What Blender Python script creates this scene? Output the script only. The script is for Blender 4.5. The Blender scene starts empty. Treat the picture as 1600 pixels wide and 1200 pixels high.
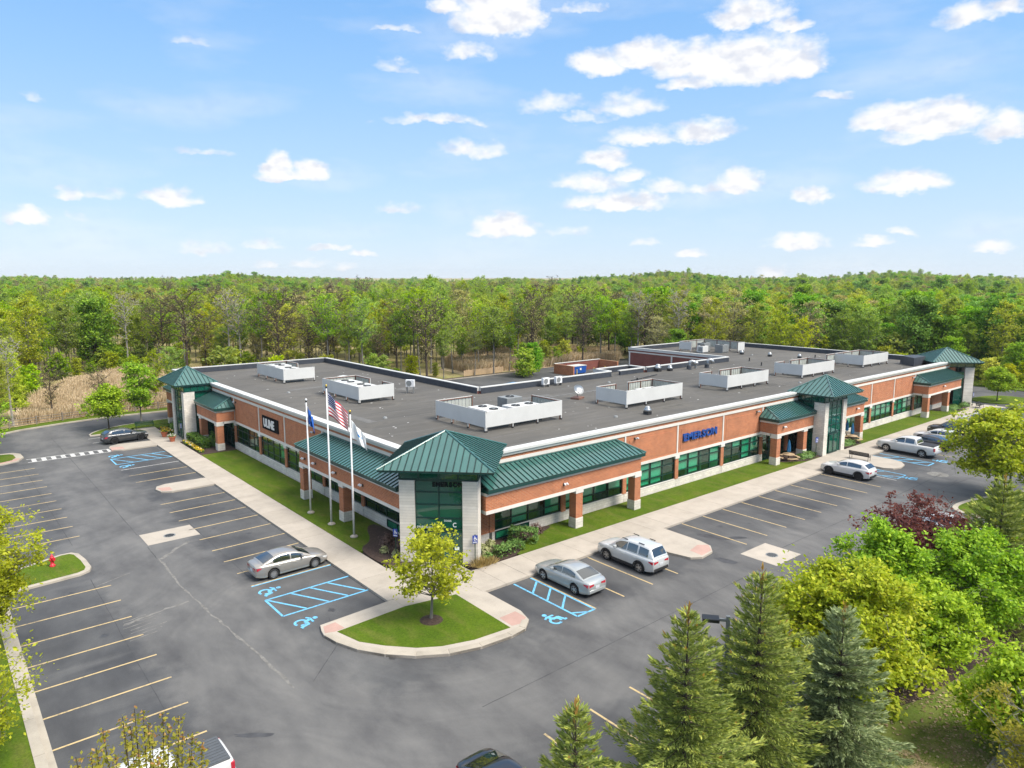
import bpy, bmesh, math, random
import numpy as np
from mathutils import Vector, Matrix

scene = bpy.context.scene
R = math.radians

# ------------------------------------------------------------------ camera
cam_data = bpy.data.cameras.new('camera')
cam = bpy.data.objects.new('camera', cam_data)
scene.collection.objects.link(cam)
cam_data.sensor_width = 36.0
cam_data.lens = 36.0 * 1115 / 1600
cam_data.clip_start = 0.5
cam_data.clip_end = 9000
CAM_H = 19.2
yaw, pitch = R(50.1), math.atan(168 / 1115)
cam.location = (0, 0, CAM_H)
fwd = Vector((math.cos(yaw) * math.cos(pitch), math.sin(yaw) * math.cos(pitch), -math.sin(pitch)))
cam.rotation_euler = fwd.to_track_quat('-Z', 'Y').to_euler()
scene.camera = cam

# ------------------------------------------------------------------ sky
SUN_EL, SUN_AZ = R(52), math.atan2(0.30, -0.80)          # azimuth measured from +Y towards +X
SKY_STRENGTH = 0.060
world = bpy.data.worlds.new('World')
scene.world = world
world.use_nodes = True
wt = world.node_tree
wt.nodes.clear()
def wn(kind, **kw):
    n = wt.nodes.new(kind)
    for k, v in kw.items():
        setattr(n, k, v)
    return n
def wmath(op, a, b=None, c=None):
    n = wn('ShaderNodeMath', operation=op)
    for i, v in enumerate((a, b, c)):
        if v is None: continue
        if isinstance(v, (int, float)): n.inputs[i].default_value = v
        else: wt.links.new(v, n.inputs[i])
    return n.outputs[0]
def wvec(op, a, b=None, c=None):
    n = wn('ShaderNodeVectorMath', operation=op)
    for i, v in enumerate((a, b, c)):
        if v is None: continue
        if isinstance(v, tuple): n.inputs[i].default_value = v
        else: wt.links.new(v, n.inputs[i])
    return n.outputs[1] if op in ('DOT_PRODUCT', 'LENGTH') else n.outputs[0]
sky = wn('ShaderNodeTexSky', sky_type='NISHITA')
sky.sun_disc = False
sky.sun_elevation = SUN_EL
sky.sun_rotation = SUN_AZ
sky.altitude = 200
sky.air_density = 1.0
sky.dust_density = 0.25
sky.ozone_density = 2.2
tc = wn('ShaderNodeTexCoord')
sep = wn('ShaderNodeSeparateXYZ')
wt.links.new(tc.outputs['Generated'], sep.inputs[0])
az = wmath('MULTIPLY', wmath('ARCTAN2', sep.outputs[1], sep.outputs[0]), 180 / math.pi)
el = wmath('MULTIPLY', wmath('ARCSINE', sep.outputs[2]), 180 / math.pi)
comb = wn('ShaderNodeCombineXYZ')
wt.links.new(az, comb.inputs[0]); wt.links.new(el, comb.inputs[1])
# billowy edges: the cloud plane is warped by noise before the cloud bodies are measured in it
sc_ = wvec('MULTIPLY', comb.outputs[0], (1.0, 1.55, 1.0))
nz = wn('ShaderNodeTexNoise'); nz.inputs['Scale'].default_value = 0.42; nz.inputs['Detail'].default_value = 7; nz.inputs['Roughness'].default_value = 0.62
wt.links.new(sc_, nz.inputs['Vector'])
nz2 = wn('ShaderNodeTexNoise'); nz2.inputs['Scale'].default_value = 0.20; nz2.inputs['Detail'].default_value = 5; nz2.inputs['Roughness'].default_value = 0.5
wt.links.new(sc_, nz2.inputs['Vector'])
warp = wvec('MULTIPLY', wvec('SUBTRACT', nz.outputs['Color'], (0.5, 0.5, 0.5)), (3.0, 1.7, 0))
P = wvec('ADD', comb.outputs[0], warp)
CLOUDS = [(51.3,18.25,4.1,2.7,1.0),(53.3,16.13,2.18,1.01,0.55),(50.1,18.7,2.89,2.22,1),(54.9,19.13,1.91,0.8,0.7),(43.6,15.17,2.4,1.52,0.9),(40.0,15.61,3.3,1.66,1),(36.2,14.87,3.9,2.14,1),(32.2,14.53,4.85,2.74,1),(29.2,14.3,1.91,1.45,0.9),(32.8,17.83,3.3,1.4,0.85),(30.0,17.1,1.7,0.68,0.7),(37.1,13.77,2.09,0.75,0.7),(41.1,12.35,2.63,1.19,0.5),(46.9,12.65,2.45,1.06,0.4),(44.5,11.65,1.95,0.5,0.4),(39.8,10.08,3.11,1.01,0.6),(35.6,10.32,2.78,1.34,0.85),(42.9,8.6,2.2,1.04,0.7),(41.0,7.55,1.94,0.82,0.6),(44.4,6.86,3.21,1.13,0.55),(41.9,5.42,4.41,1.22,0.8),(38.5,6.42,1.92,0.97,0.6),(33.1,6.54,2.37,1.45,0.85),(35.9,6.3,2.35,0.67,0.4),(50.6,3.61,2.92,1.48,0.95),(52.6,3.32,1.11,0.39,0.4),(28.1,5.57,1.46,1.0,0.75),(21.9,6.06,2.79,1.41,0.95),(28.9,2.25,2.28,1.1,0.85),(24.0,2.26,1.3,0.57,0.6),(22.1,2.98,1.1,0.49,0.6),(16.5,1.95,1.12,0.59,0.6),(36.2,1.52,1.24,0.46,0.6),(39.6,2.62,1.17,0.47,0.45),(30.3,0.1,1.17,0.68,0.6),(22.8,10.26,3.11,1.46,0.9),(20.3,9.92,2.78,1.9,1),(21.2,9.2,2.65,0.81,0.5),(16.6,9.09,1.65,1.69,0.8),(26.9,12.28,1.74,0.46,0.4),(18.7,15.99,2.28,1.15,0.6),(16.8,16.11,1.35,0.84,0.7),(67.0,7.22,2.55,0.8,0.8),(67.8,7.6,1.35,1.43,0.9),(65.3,7.53,1.67,1.24,0.9),(75.1,5.32,1.97,1.12,0.9),(81.1,5.33,0.81,0.73,0.55),(78.9,5.4,1.54,0.61,0.3),(83.8,3.65,1.46,0.98,0.85),(80.8,3.94,0.67,0.4,0.3),(73.1,1.82,1.8,0.73,0.45),(69.1,2.31,1.44,0.52,0.4),(64.2,2.05,1.62,0.46,0.6),(61.8,1.54,1.07,0.47,0.55),(65.9,0.93,1.22,0.46,0.4),(68.7,0.89,0.73,0.38,0.4),(63.3,0.51,1.25,0.47,0.35),(53.1,9.42,2.96,0.96,0.45),(58.8,15.12,1.62,0.61,0.35),(58.8,4.93,1.76,0.54,0.25),(82.6,11.18,0.49,0.55,0.3),(73.0,15.72,1.32,0.38,0.2),(72.6,8.72,1.52,0.28,0.2),(45.6,3.37,2.0,0.55,0.25),(58.3,17.57,2.84,0.39,0.35),(56.0,11.51,3.89,0.5,0.4),(45.1,19.03,2.39,0.51,0.3)]
rc = random.Random(5)
for i in range(34):                                       # the same fair-weather cumulus all round the horizon
    a = rc.uniform(95, 366)
    e = rc.uniform(2, 40)
    s = 0.35 + e / 22
    for j in range(rc.randint(1, 3)):
        CLOUDS.append((((a + rc.uniform(-3, 3) * s + 180) % 360) - 180, e + rc.uniform(-.6, .6) * s, rc.uniform(1.5, 4) * s, rc.uniform(.7, 1.5) * s, rc.uniform(.5, 1)))
acc = None
for (ca, ce, ha, hb, w) in CLOUDS:
    q = wvec('MULTIPLY_ADD', P, (1 / ha, 1 / hb, 0), (-ca / ha, -ce / hb, 0))
    m = wvec('MAXIMUM', q, wvec('MULTIPLY', q, (-1, -2.6, 0)))
    r2 = wvec('DOT_PRODUCT', m, m)
    v = wmath('MULTIPLY_ADD', r2, -w, w)
    acc = v if acc is None else wmath('MAXIMUM', acc, v)
nz4 = wn('ShaderNodeTexNoise'); nz4.inputs['Scale'].default_value = 0.75; nz4.inputs['Detail'].default_value = 5; nz4.inputs['Roughness'].default_value = 0.52
wt.links.new(sc_, nz4.inputs['Vector'])
dens = wmath('ADD', acc, wmath('ADD', wmath('MULTIPLY', wmath('SUBTRACT', nz2.outputs['Fac'], 0.5), 0.8), wmath('MULTIPLY', wmath('SUBTRACT', nz4.outputs['Fac'], 0.5), 1.1)))
mr = wn('ShaderNodeMapRange', interpolation_type='SMOOTHSTEP')
wt.links.new(dens, mr.inputs['Value'])
mr.inputs['From Min'].default_value = -0.20; mr.inputs['From Max'].default_value = 0.72
mr.inputs['To Min'].default_value = 0.0; mr.inputs['To Max'].default_value = 0.97
# thin high veil
nz3 = wn('ShaderNodeTexNoise'); nz3.inputs['Scale'].default_value = 0.065; nz3.inputs['Detail'].default_value = 6
wt.links.new(wvec('MULTIPLY', comb.outputs[0], (1.0, 3.6, 1.0)), nz3.inputs['Vector'])
veil = wn('ShaderNodeMapRange'); wt.links.new(nz3.outputs['Fac'], veil.inputs['Value'])
veil.inputs['From Min'].default_value = 0.5; veil.inputs['From Max'].default_value = 0.80; veil.inputs['To Max'].default_value = 0.42
cl = wmath('MAXIMUM', mr.outputs[0], veil.outputs[0])
# white cumulus, with shaded billow undersides painted in by an offset noise
shade = wn('ShaderNodeMix', data_type='RGBA'); shade.inputs[6].default_value = (5.7, 5.65, 5.65, 1); shade.inputs[7].default_value = (4.35, 4.5, 4.95, 1)
nz5 = wn('ShaderNodeTexNoise'); nz5.inputs['Scale'].default_value = 0.42; nz5.inputs['Detail'].default_value = 3; nz5.inputs['Roughness'].default_value = 0.55
wt.links.new(wvec('ADD', sc_, (-0.28, 0.75, 0.0)), nz5.inputs['Vector'])
nz6 = wn('ShaderNodeTexNoise'); nz6.inputs['Scale'].default_value = 0.42; nz6.inputs['Detail'].default_value = 3; nz6.inputs['Roughness'].default_value = 0.55
wt.links.new(sc_, nz6.inputs['Vector'])
rel = wn('ShaderNodeMapRange', interpolation_type='SMOOTHSTEP'); wt.links.new(wmath('SUBTRACT', nz5.outputs['Fac'], nz6.outputs['Fac']), rel.inputs['Value'])
rel.inputs['From Min'].default_value = -0.05; rel.inputs['From Max'].default_value = 0.22
wt.links.new(rel.outputs[0], shade.inputs[0])
# spring air: pale at the horizon, clear blue higher up
hz = wn('ShaderNodeMapRange'); wt.links.new(el, hz.inputs['Value'])
hz.inputs['From Min'].default_value = -2; hz.inputs['From Max'].default_value = 60
air = wn('ShaderNodeValToRGB'); wt.links.new(hz.outputs[0], air.inputs[0])
ae_ = air.color_ramp.elements
for p_, c_ in ((0.25, None), (0.40, None), (0.7, None)): ae_.new(p_)
for e_, (p_, c_) in zip(ae_, ((0.03, (.62, .74, .89)), (0.14, (.47, .68, .93)), (0.26, (.32, .58, .94)), (0.40, (.18, .45, .90)), (1.0, (.10, .28, .66)))): e_.position = p_; e_.color = (*c_, 1)
airs = wvec('MULTIPLY', air.outputs[0], (6.0, 6.0, 6.0))
mixh = wn('ShaderNodeMix', data_type='RGBA'); mixh.inputs[0].default_value = 0.85
wt.links.new(airs, mixh.inputs[7]); wt.links.new(sky.outputs[0], mixh.inputs[6])
mixc = wn('ShaderNodeMix', data_type='RGBA')
wt.links.new(cl, mixc.inputs[0]); wt.links.new(mixh.outputs[2], mixc.inputs[6]); wt.links.new(shade.outputs[2], mixc.inputs[7])
# the broken cloud layer closes overhead, as the soft shadows of the place show
ov = wn('ShaderNodeMapRange', interpolation_type='SMOOTHSTEP'); wt.links.new(el, ov.inputs['Value'])
ov.inputs['From Min'].default_value = 23; ov.inputs['From Max'].default_value = 46; ov.inputs['To Max'].default_value = 0.9
nzo = wn('ShaderNodeTexNoise'); nzo.inputs['Scale'].default_value = 3.0; nzo.inputs['Detail'].default_value = 6
wt.links.new(tc.outputs['Generated'], nzo.inputs['Vector'])
ovn = wn('ShaderNodeMapRange', interpolation_type='SMOOTHSTEP'); wt.links.new(nzo.outputs['Fac'], ovn.inputs['Value'])
ovn.inputs['From Min'].default_value = 0.30; ovn.inputs['From Max'].default_value = 0.55; ovn.inputs['To Min'].default_value = 0.35
mixo = wn('ShaderNodeMix', data_type='RGBA'); wt.links.new(wmath('MULTIPLY', ov.outputs[0], ovn.outputs[0]), mixo.inputs[0])
wt.links.new(mixc.outputs[2], mixo.inputs[6]); mixo.inputs[7].default_value = (8.6, 8.5, 8.3, 1)
bg = wn('ShaderNodeBackground'); bg.inputs['Strength'].default_value = SKY_STRENGTH
wt.links.new(mixo.outputs[2], bg.inputs['Color'])
wo = wn('ShaderNodeOutputWorld'); wt.links.new(bg.outputs[0], wo.inputs[0])
world.cycles.sampling_method = 'MANUAL'; world.cycles.sample_map_resolution = 512

# ------------------------------------------------------------------ sun behind thin cloud
sl = bpy.data.lights.new('sun', 'SUN'); sl.energy = 1.9; sl.angle = R(26); sl.color = (1.0, 0.94, 0.85)
so = bpy.data.objects.new('sun', sl); scene.collection.objects.link(so)
sd = Vector((math.sin(SUN_AZ) * math.cos(SUN_EL), math.cos(SUN_AZ) * math.cos(SUN_EL), math.sin(SUN_EL)))
so.rotation_euler = sd.to_track_quat('Z', 'Y').to_euler()
so.location = (0, 0, 60)

vs = scene.view_settings
vs.view_transform = 'Standard'; vs.look = 'None'; vs.gamma = 1; vs.exposure = 1.62
try: vs.use_curve_mapping = False
except Exception: pass
scene.cycles.use_denoising = True
scene.cycles.max_bounces = 5; scene.cycles.diffuse_bounces = 2; scene.cycles.glossy_bounces = 3
scene.cycles.transmission_bounces = 4; scene.cycles.transparent_max_bounces = 8
scene.cycles.caustics_reflective = False; scene.cycles.caustics_refractive = False
scene.cycles.sample_clamp_indirect = 6

# ------------------------------------------------------------------ materials
M = {}
def new_mat(name):
    m = bpy.data.materials.new(name); m.use_nodes = True
    M[name] = m
    return m, m.node_tree, m.node_tree.nodes['Principled BSDF']
def N(nt, kind, **kw):
    n = nt.nodes.new(kind)
    for k, v in kw.items(): setattr(n, k, v)
    return n
def ramp(nt, fac, stops):
    r = N(nt, 'ShaderNodeValToRGB'); nt.links.new(fac, r.inputs[0])
    e = r.color_ramp.elements
    while len(e) < len(stops): e.new(0.5)
    for i, (p, c) in enumerate(stops): e[i].position = p; e[i].color = (*c, 1) if len(c) == 3 else c
    return r.outputs[0]
def noise(nt, scale, detail=4, rough=0.55, vec=None, mapscale=None, coord='Object'):
    n = N(nt, 'ShaderNodeTexNoise'); n.inputs['Scale'].default_value = scale; n.inputs['Detail'].default_value = detail; n.inputs['Roughness'].default_value = rough
    if vec is None:
        t = N(nt, 'ShaderNodeTexCoord'); vec = t.outputs[coord]
        if coord == 'World':
            pass
    if mapscale:
        mp = N(nt, 'ShaderNodeVectorMath', operation='MULTIPLY'); nt.links.new(vec, mp.inputs[0]); mp.inputs[1].default_value = mapscale; vec = mp.outputs[0]
    nt.links.new(vec, n.inputs['Vector'])
    return n.outputs['Fac']
def pos(nt):
    return N(nt, 'ShaderNodeNewGeometry').outputs['Position']
def mixc_(nt, fac, a, b, mode='MIX'):
    n = N(nt, 'ShaderNodeMix', data_type='RGBA', blend_type=mode)
    for i, v in ((0, fac), (6, a), (7, b)):
        if isinstance(v, (int, float)): n.inputs[i].default_value = v
        elif isinstance(v, tuple): n.inputs[i].default_value = (*v, 1) if len(v) == 3 else v
        else: nt.links.new(v, n.inputs[i])
    return n.outputs[2]
def mth(nt, op, a, b=0.0, c=None):
    n = N(nt, 'ShaderNodeMath', operation=op)
    for i, v in enumerate((a, b, c)):
        if v is None: continue
        if isinstance(v, (int, float)): n.inputs[i].default_value = v
        else: nt.links.new(v, n.inputs[i])
    return n.outputs[0]
def bump(nt, b, h, strength=0.3, dist=0.02):
    n = N(nt, 'ShaderNodeBump'); n.inputs['Strength'].default_value = strength; n.inputs['Distance'].default_value = dist
    nt.links.new(h, n.inputs['Height']); nt.links.new(n.outputs[0], b.inputs['Normal'])
def simple(name, col, rough=0.6, metal=0.0, var=0.12, scale=3.0, spec=0.5, coat=0.0):
    m, nt, b = new_mat(name)
    f = noise(nt, scale, 5, 0.6, vec=pos(nt))
    lo = tuple(c * (1 - var) for c in col); hi = tuple(min(1, c * (1 + var)) for c in col)
    nt.links.new(ramp(nt, f, [(0.3, lo), (0.7, hi)]), b.inputs['Base Color'])
    b.inputs['Roughness'].default_value = rough; b.inputs['Metallic'].default_value = metal
    b.inputs['Specular IOR Level'].default_value = spec
    if coat: b.inputs['Coat Weight'].default_value = coat; b.inputs['Coat Roughness'].default_value = 0.05
    return m

def asphalt():
    m, nt, b = new_mat('asphalt')
    p = pos(nt)
    big = noise(nt, 0.10, 4, 0.6, p)
    mid = noise(nt, 0.32, 6, 0.6, p, (1.5, .7, 1))
    fine = noise(nt, 14, 3, 0.7, p)
    c1 = ramp(nt, big, [(0.34, (0.040, 0.042, 0.047)), (0.66, (0.092, 0.092, 0.093))])
    c2 = ramp(nt, mid, [(0.32, (0.68, 0.68, 0.70)), (0.5, (0.98, 0.98, 0.98)), (0.70, (1.26, 1.25, 1.22))])
    c = mixc_(nt, 1.0, c1, c2, 'MULTIPLY')
    streak = noise(nt, 0.25, 5, 0.6, p, (0.35, 1.6, 1))
    c = mixc_(nt, ramp(nt, streak, [(0.58, (0, 0, 0)), (0.74, (0.5, 0.5, 0.5))]), c, (0.130, 0.128, 0.126))
    c = mixc_(nt, 0.40, c, ramp(nt, fine, [(0.3, (0.45, 0.45, 0.45)), (0.7, (0.58, 0.58, 0.58))]), 'OVERLAY')
    # traffic has scuffed the sealcoat of the driving aisles greyer than the parking stalls, with a ragged edge
    sx = N(nt, 'ShaderNodeSeparateXYZ'); nt.links.new(p, sx.inputs[0])
    jit = mth(nt, 'MULTIPLY', mth(nt, 'SUBTRACT', noise(nt, 0.3, 5, 0.65, p), 0.5), 7.0)
    def band(v, lo, hi):
        d = mth(nt, 'MINIMUM', mth(nt, 'SUBTRACT', mth(nt, 'ADD', v, jit), lo), mth(nt, 'SUBTRACT', hi, mth(nt, 'ADD', v, jit)))
        r_ = N(nt, 'ShaderNodeMapRange', interpolation_type='SMOOTHSTEP'); nt.links.new(d, r_.inputs['Value'])
        r_.inputs['From Min'].default_value = -0.6; r_.inputs['From Max'].default_value = 1.6
        return r_.outputs[0]
    wear = mth(nt, 'MAXIMUM', mth(nt, 'MULTIPLY', band(sx.outputs[0], 7.2, 15.0), band(sx.outputs[1], 18, 120)), mth(nt, 'MULTIPLY', band(sx.outputs[1], 19.5, 27.5), band(sx.outputs[0], 6, 130)))
    c = mixc_(nt, mth(nt, 'MULTIPLY', wear, 0.60), c, mixc_(nt, 1.0, (0.128, 0.125, 0.122), c2, 'MULTIPLY'))
    dd = N(nt, 'ShaderNodeVectorMath', operation='DISTANCE'); nt.links.new(p, dd.inputs[0]); dd.inputs[1].default_value = (21.5, 33.0, 0)
    cr = N(nt, 'ShaderNodeCombineXYZ'); nt.links.new(mth(nt, 'ADD', mth(nt, 'MULTIPLY', dd.outputs['Value'], 1.0), mth(nt, 'MULTIPLY', noise(nt, 0.12, 3, 0.5, p), 5.0)), cr.inputs[0])
    arcs = noise(nt, 0.9, 3, 0.7, cr.outputs[0])
    c = mixc_(nt, 0.8, c, ramp(nt, arcs, [(0.35, (0.90, 0.90, 0.90)), (0.65, (1.10, 1.10, 1.09))]), 'MULTIPLY')
    c = mixc_(nt, 0.30, c, ramp(nt, fine, [(0.3, (0.42, 0.42, 0.42)), (0.7, (0.60, 0.60, 0.60))]), 'OVERLAY')
    nt.links.new(c, b.inputs['Base Color'])
    b.inputs['Roughness'].default_value = 0.82
    bump(nt, b, fine, 0.35, 0.01)
asphalt()
def lawn():
    m, nt, b = new_mat('lawn')
    p = pos(nt)
    a = noise(nt, 0.35, 5, 0.6, p); f = noise(nt, 9, 4, 0.7, p, (1, 1, 1)); s = noise(nt, 0.9, 4, 0.6, p, (1.6, .5, 1))
    c = ramp(nt, a, [(0.28, (0.053, 0.096, 0.005)), (0.55, (0.080, 0.128, 0.007)), (0.8, (0.126, 0.145, 0.016))])
    c = mixc_(nt, ramp(nt, s, [(0.48, (0, 0, 0)), (0.72, (0.6, 0.6, 0.6))]), c, (0.14, 0.135, 0.035))
    c = mixc_(nt, 0.95, c, ramp(nt, f, [(0.25, (0.28, 0.30, 0.28)), (0.75, (0.68, 0.68, 0.62))]), 'OVERLAY')
    nt.links.new(c, b.inputs['Base Color']); b.inputs['Roughness'].default_value = 0.9; b.inputs['Specular IOR Level'].default_value = 0.15
    bump(nt, b, f, 0.9, 0.06)
lawn()
def dry_lawn():
    m, nt, b = new_mat('shaded_lawn')
    p = pos(nt)
    a = noise(nt, 0.5, 6, 0.65, p); f = noise(nt, 9, 4, 0.7, p)
    c = ramp(nt, a, [(0.33, (0.12, 0.18, 0.03)), (0.52, (0.18, 0.20, 0.055)), (0.66, (0.30, 0.24, 0.14))])
    c = mixc_(nt, 0.7, c, ramp(nt, f, [(0.25, (0.28, 0.30, 0.28)), (0.75, (0.66, 0.66, 0.62))]), 'OVERLAY')
    nt.links.new(c, b.inputs['Base Color']); b.inputs['Roughness'].default_value = 0.95; b.inputs['Specular IOR Level'].default_value = 0.1
    bump(nt, b, f, 0.9, 0.06)
dry_lawn()
def wild():
    m, nt, b = new_mat('wild_ground')
    p = pos(nt)
    a = noise(nt, 0.05, 6, 0.65, p); f = noise(nt, 2.2, 4, 0.7, p)
    c = ramp(nt, a, [(0.3, (0.20, 0.20, 0.06)), (0.5, (0.33, 0.27, 0.14)), (0.7, (0.15, 0.19, 0.05))])
    c = mixc_(nt, 0.8, c, ramp(nt, f, [(0.25, (0.25, 0.25, 0.25)), (0.75, (0.68, 0.68, 0.65))]), 'OVERLAY')
    nt.links.new(c, b.inputs['Base Color']); b.inputs['Roughness'].default_value = 0.95; b.inputs['Specular IOR Level'].default_value = 0.1
    bump(nt, b, f, 1.0, 0.2)
wild()
def mulch():
    m, nt, b = new_mat('mulch')
    p = pos(nt)
    f = noise(nt, 7, 5, 0.75, p)
    nt.links.new(ramp(nt, f, [(0.3, (0.022, 0.013, 0.010)), (0.55, (0.060, 0.036, 0.026)), (0.8, (0.12, 0.08, 0.06))]), b.inputs['Base Color'])
    b.inputs['Roughness'].default_value = 0.95; bump(nt, b, f, 1.0, 0.06)
mulch()
def concrete(name, col, var=0.16):
    m, nt, b = new_mat(name)
    p = pos(nt)
    a = noise(nt, 0.7, 6, 0.65, p); f = noise(nt, 18, 3, 0.6, p)
    lo = tuple(c * (1 - var) for c in col); hi = tuple(c * (1 + var * .7) for c in col)
    c = ramp(nt, a, [(0.28, lo), (0.5, col), (0.75, hi)])
    oi = N(nt, 'ShaderNodeObjectInfo')
    c = mixc_(nt, 1.0, c, ramp(nt, oi.outputs['Random'], [(0.0, (0.90, 0.90, 0.89)), (1.0, (1.03, 1.03, 1.03))]), 'MULTIPLY')
    c = mixc_(nt, 0.3, c, ramp(nt, f, [(0.3, (0.42, 0.42, 0.42)), (0.7, (0.57, 0.57, 0.57))]), 'OVERLAY')
    nt.links.new(c, b.inputs['Base Color']); b.inputs['Roughness'].default_value = 0.85
    bump(nt, b, f, 0.15, 0.01)
concrete('concrete', (0.385, 0.343, 0.292))
concrete('kerb_concrete', (0.375, 0.335, 0.278), 0.25)
concrete('pink_pad', (0.41, 0.265, 0.225))
concrete('white_trim', (0.66, 0.63, 0.58), 0.10)
concrete('joint_fill', (0.22, 0.20, 0.17))
def masonry(name, c1, c2, mortar, w, h, msize, rough=0.85, bstr=0.25, offs=0.5):
    m, nt, b = new_mat(name)
    p = pos(nt)
    s = N(nt, 'ShaderNodeSeparateXYZ'); nt.links.new(p, s.inputs[0])
    u = mth(nt, 'ADD', s.outputs[0], s.outputs[1])
    cb = N(nt, 'ShaderNodeCombineXYZ'); nt.links.new(u, cb.inputs[0]); nt.links.new(s.outputs[2], cb.inputs[1])
    br = N(nt, 'ShaderNodeTexBrick'); nt.links.new(cb.outputs[0], br.inputs['Vector'])
    br.offset = offs
    br.inputs['Color1'].default_value = (*c1, 1); br.inputs['Color2'].default_value = (*c2, 1); br.inputs['Mortar'].default_value = (*mortar, 1)
    br.inputs['Scale'].default_value = 1; br.inputs['Mortar Size'].default_value = msize; br.inputs['Mortar Smooth'].default_value = 0.3
    br.inputs['Brick Width'].default_value = w; br.inputs['Row Height'].default_value = h
    a = noise(nt, 0.8, 6, 0.65, p)
    c = mixc_(nt, 1.0, br.outputs['Color'], ramp(nt, a, [(0.25, (0.76, 0.76, 0.76)), (0.5, (0.98, 0.98, 0.98)), (0.75, (1.16, 1.14, 1.11))]), 'MULTIPLY')
    nt.links.new(c, b.inputs['Base Color']); b.inputs['Roughness'].default_value = rough
    bump(nt, b, br.outputs['Fac'], -bstr, 0.01)
masonry('brick', (0.46, 0.140, 0.048), (0.345, 0.092, 0.032), (0.47, 0.29, 0.185), 0.30, 0.10, 0.014)
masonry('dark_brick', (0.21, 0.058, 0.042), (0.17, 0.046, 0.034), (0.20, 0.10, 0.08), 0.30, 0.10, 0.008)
masonry('stone_block', (0.70, 0.655, 0.585), (0.60, 0.555, 0.485), (0.48, 0.44, 0.38), 0.42, 0.20, 0.012, bstr=0.5)

def roof_metal():
    m, nt, b = new_mat('green_metal')
    p = pos(nt)
    a = noise(nt, 0.6, 5, 0.6, p)
    oi = N(nt, 'ShaderNodeObjectInfo')
    c = ramp(nt, a, [(0.3, (0.022, 0.098, 0.083)), (0.7, (0.030, 0.122, 0.104))])
    c = mixc_(nt, 1.0, c, ramp(nt, oi.outputs['Random'], [(0.0, (0.90, 0.92, 0.92)), (1.0, (1.1, 1.08, 1.08))]), 'MULTIPLY')
    nt.links.new(c, b.inputs['Base Color'])
    b.inputs['Roughness'].default_value = 0.40; b.inputs['Metallic'].default_value = 0.0; b.inputs['Specular IOR Level'].default_value = 0.5; b.inputs['Coat Weight'].default_value = 1.0; b.inputs['Coat Roughness'].default_value = 0.16; b.inputs['Coat IOR'].default_value = 1.6
    bump(nt, b, noise(nt, 2.5, 2, 0.5, p), 0.05, 0.02)
roof_metal()
simple('green_trim', (0.008, 0.050, 0.044), 0.4, 0.1)
simple('seam_green', (0.005, 0.028, 0.025), 0.6, 0.1)
simple('frame_green', (0.006, 0.040, 0.034), 0.4, 0.2)
def glass(name, tint, refl_tint=(1, 1, 1), rough=0.02, opac=0.0, base=(0.01, 0.05, 0.04), refl=0.5):
    m, nt, b = new_mat(name)
    out = nt.nodes['Material Output']
    tr = N(nt, 'ShaderNodeBsdfTransparent'); tr.inputs[0].default_value = (*tint, 1)
    gl = N(nt, 'ShaderNodeBsdfGlossy'); gl.inputs['Roughness'].default_value = rough; gl.inputs[0].default_value = (*refl_tint, 1)
    df = N(nt, 'ShaderNodeBsdfDiffuse'); df.inputs[0].default_value = (*base, 1)
    m0 = N(nt, 'ShaderNodeMixShader'); m0.inputs[0].default_value = opac
    nt.links.new(tr.outputs[0], m0.inputs[1]); nt.links.new(df.outputs[0], m0.inputs[2])
    lw = N(nt, 'ShaderNodeLayerWeight'); lw.inputs[0].default_value = 0.5
    f2 = mth(nt, 'MULTIPLY_ADD', mth(nt, 'POWER', lw.outputs['Facing'], 4.0), 0.85, 0.04 + 0.03 * refl)
    m1 = N(nt, 'ShaderNodeMixShader'); nt.links.new(f2, m1.inputs[0])
    nt.links.new(m0.outputs[0], m1.inputs[1]); nt.links.new(gl.outputs[0], m1.inputs[2])
    nt.links.new(m1.outputs[0], out.inputs[0])
    nt.nodes.remove(b)
glass('green_glass', (0.44, 0.84, 0.72), opac=0.07, base=(0.006, 0.085, 0.055), refl=0.6)
glass('tower_glass', (0.10, 0.45, 0.33), opac=0.72, base=(0.008, 0.115, 0.075), refl=1.0)
glass('car_glass', (0.12, 0.15, 0.16), opac=0.75, base=(0.016, 0.022, 0.023), refl=4.5)
simple('blind', (0.80, 0.88, 0.83), 0.8)
simple('room_wall', (0.34, 0.35, 0.33), 0.9)
simple('room_floor', (0.055, 0.06, 0.055), 0.9)
simple('ceiling_tile', (0.30, 0.31, 0.30), 0.9)
def membrane():
    m, nt, b = new_mat('roof_membrane')
    p = pos(nt)
    a = noise(nt, 0.07, 5, 0.6, p); s = noise(nt, 0.5, 5, 0.7, p, (0.25, 2.2, 1)); f = noise(nt, 6, 4, 0.7, p)
    c = ramp(nt, a, [(0.3, (0.070, 0.066, 0.059)), (0.5, (0.092, 0.086, 0.077)), (0.7, (0.114, 0.106, 0.095))])
    c = mixc_(nt, 1.0, c, ramp(nt, s, [(0.3, (0.80, 0.80, 0.80)), (0.7, (1.13, 1.13, 1.12))]), 'MULTIPLY')
    pond = noise(nt, 0.16, 6, 0.6, p, (1, 1.3, 1))                 # dried ponding: tide lines and darker middles
    c = mixc_(nt, 1.0, c, ramp(nt, pond, [(0.40, (1, 1, 1)), (0.55, (0.97, 0.97, 0.97)), (0.60, (1.14, 1.13, 1.10)), (0.64, (0.84, 0.84, 0.85))]), 'MULTIPLY')
    c = mixc_(nt, 0.35, c, ramp(nt, f, [(0.3, (0.42, 0.42, 0.42)), (0.7, (0.58, 0.58, 0.58))]), 'OVERLAY')
    nt.links.new(c, b.inputs['Base Color']); b.inputs['Roughness'].default_value = 0.9
    bump(nt, b, s, 0.15, 0.03)
membrane()
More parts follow.
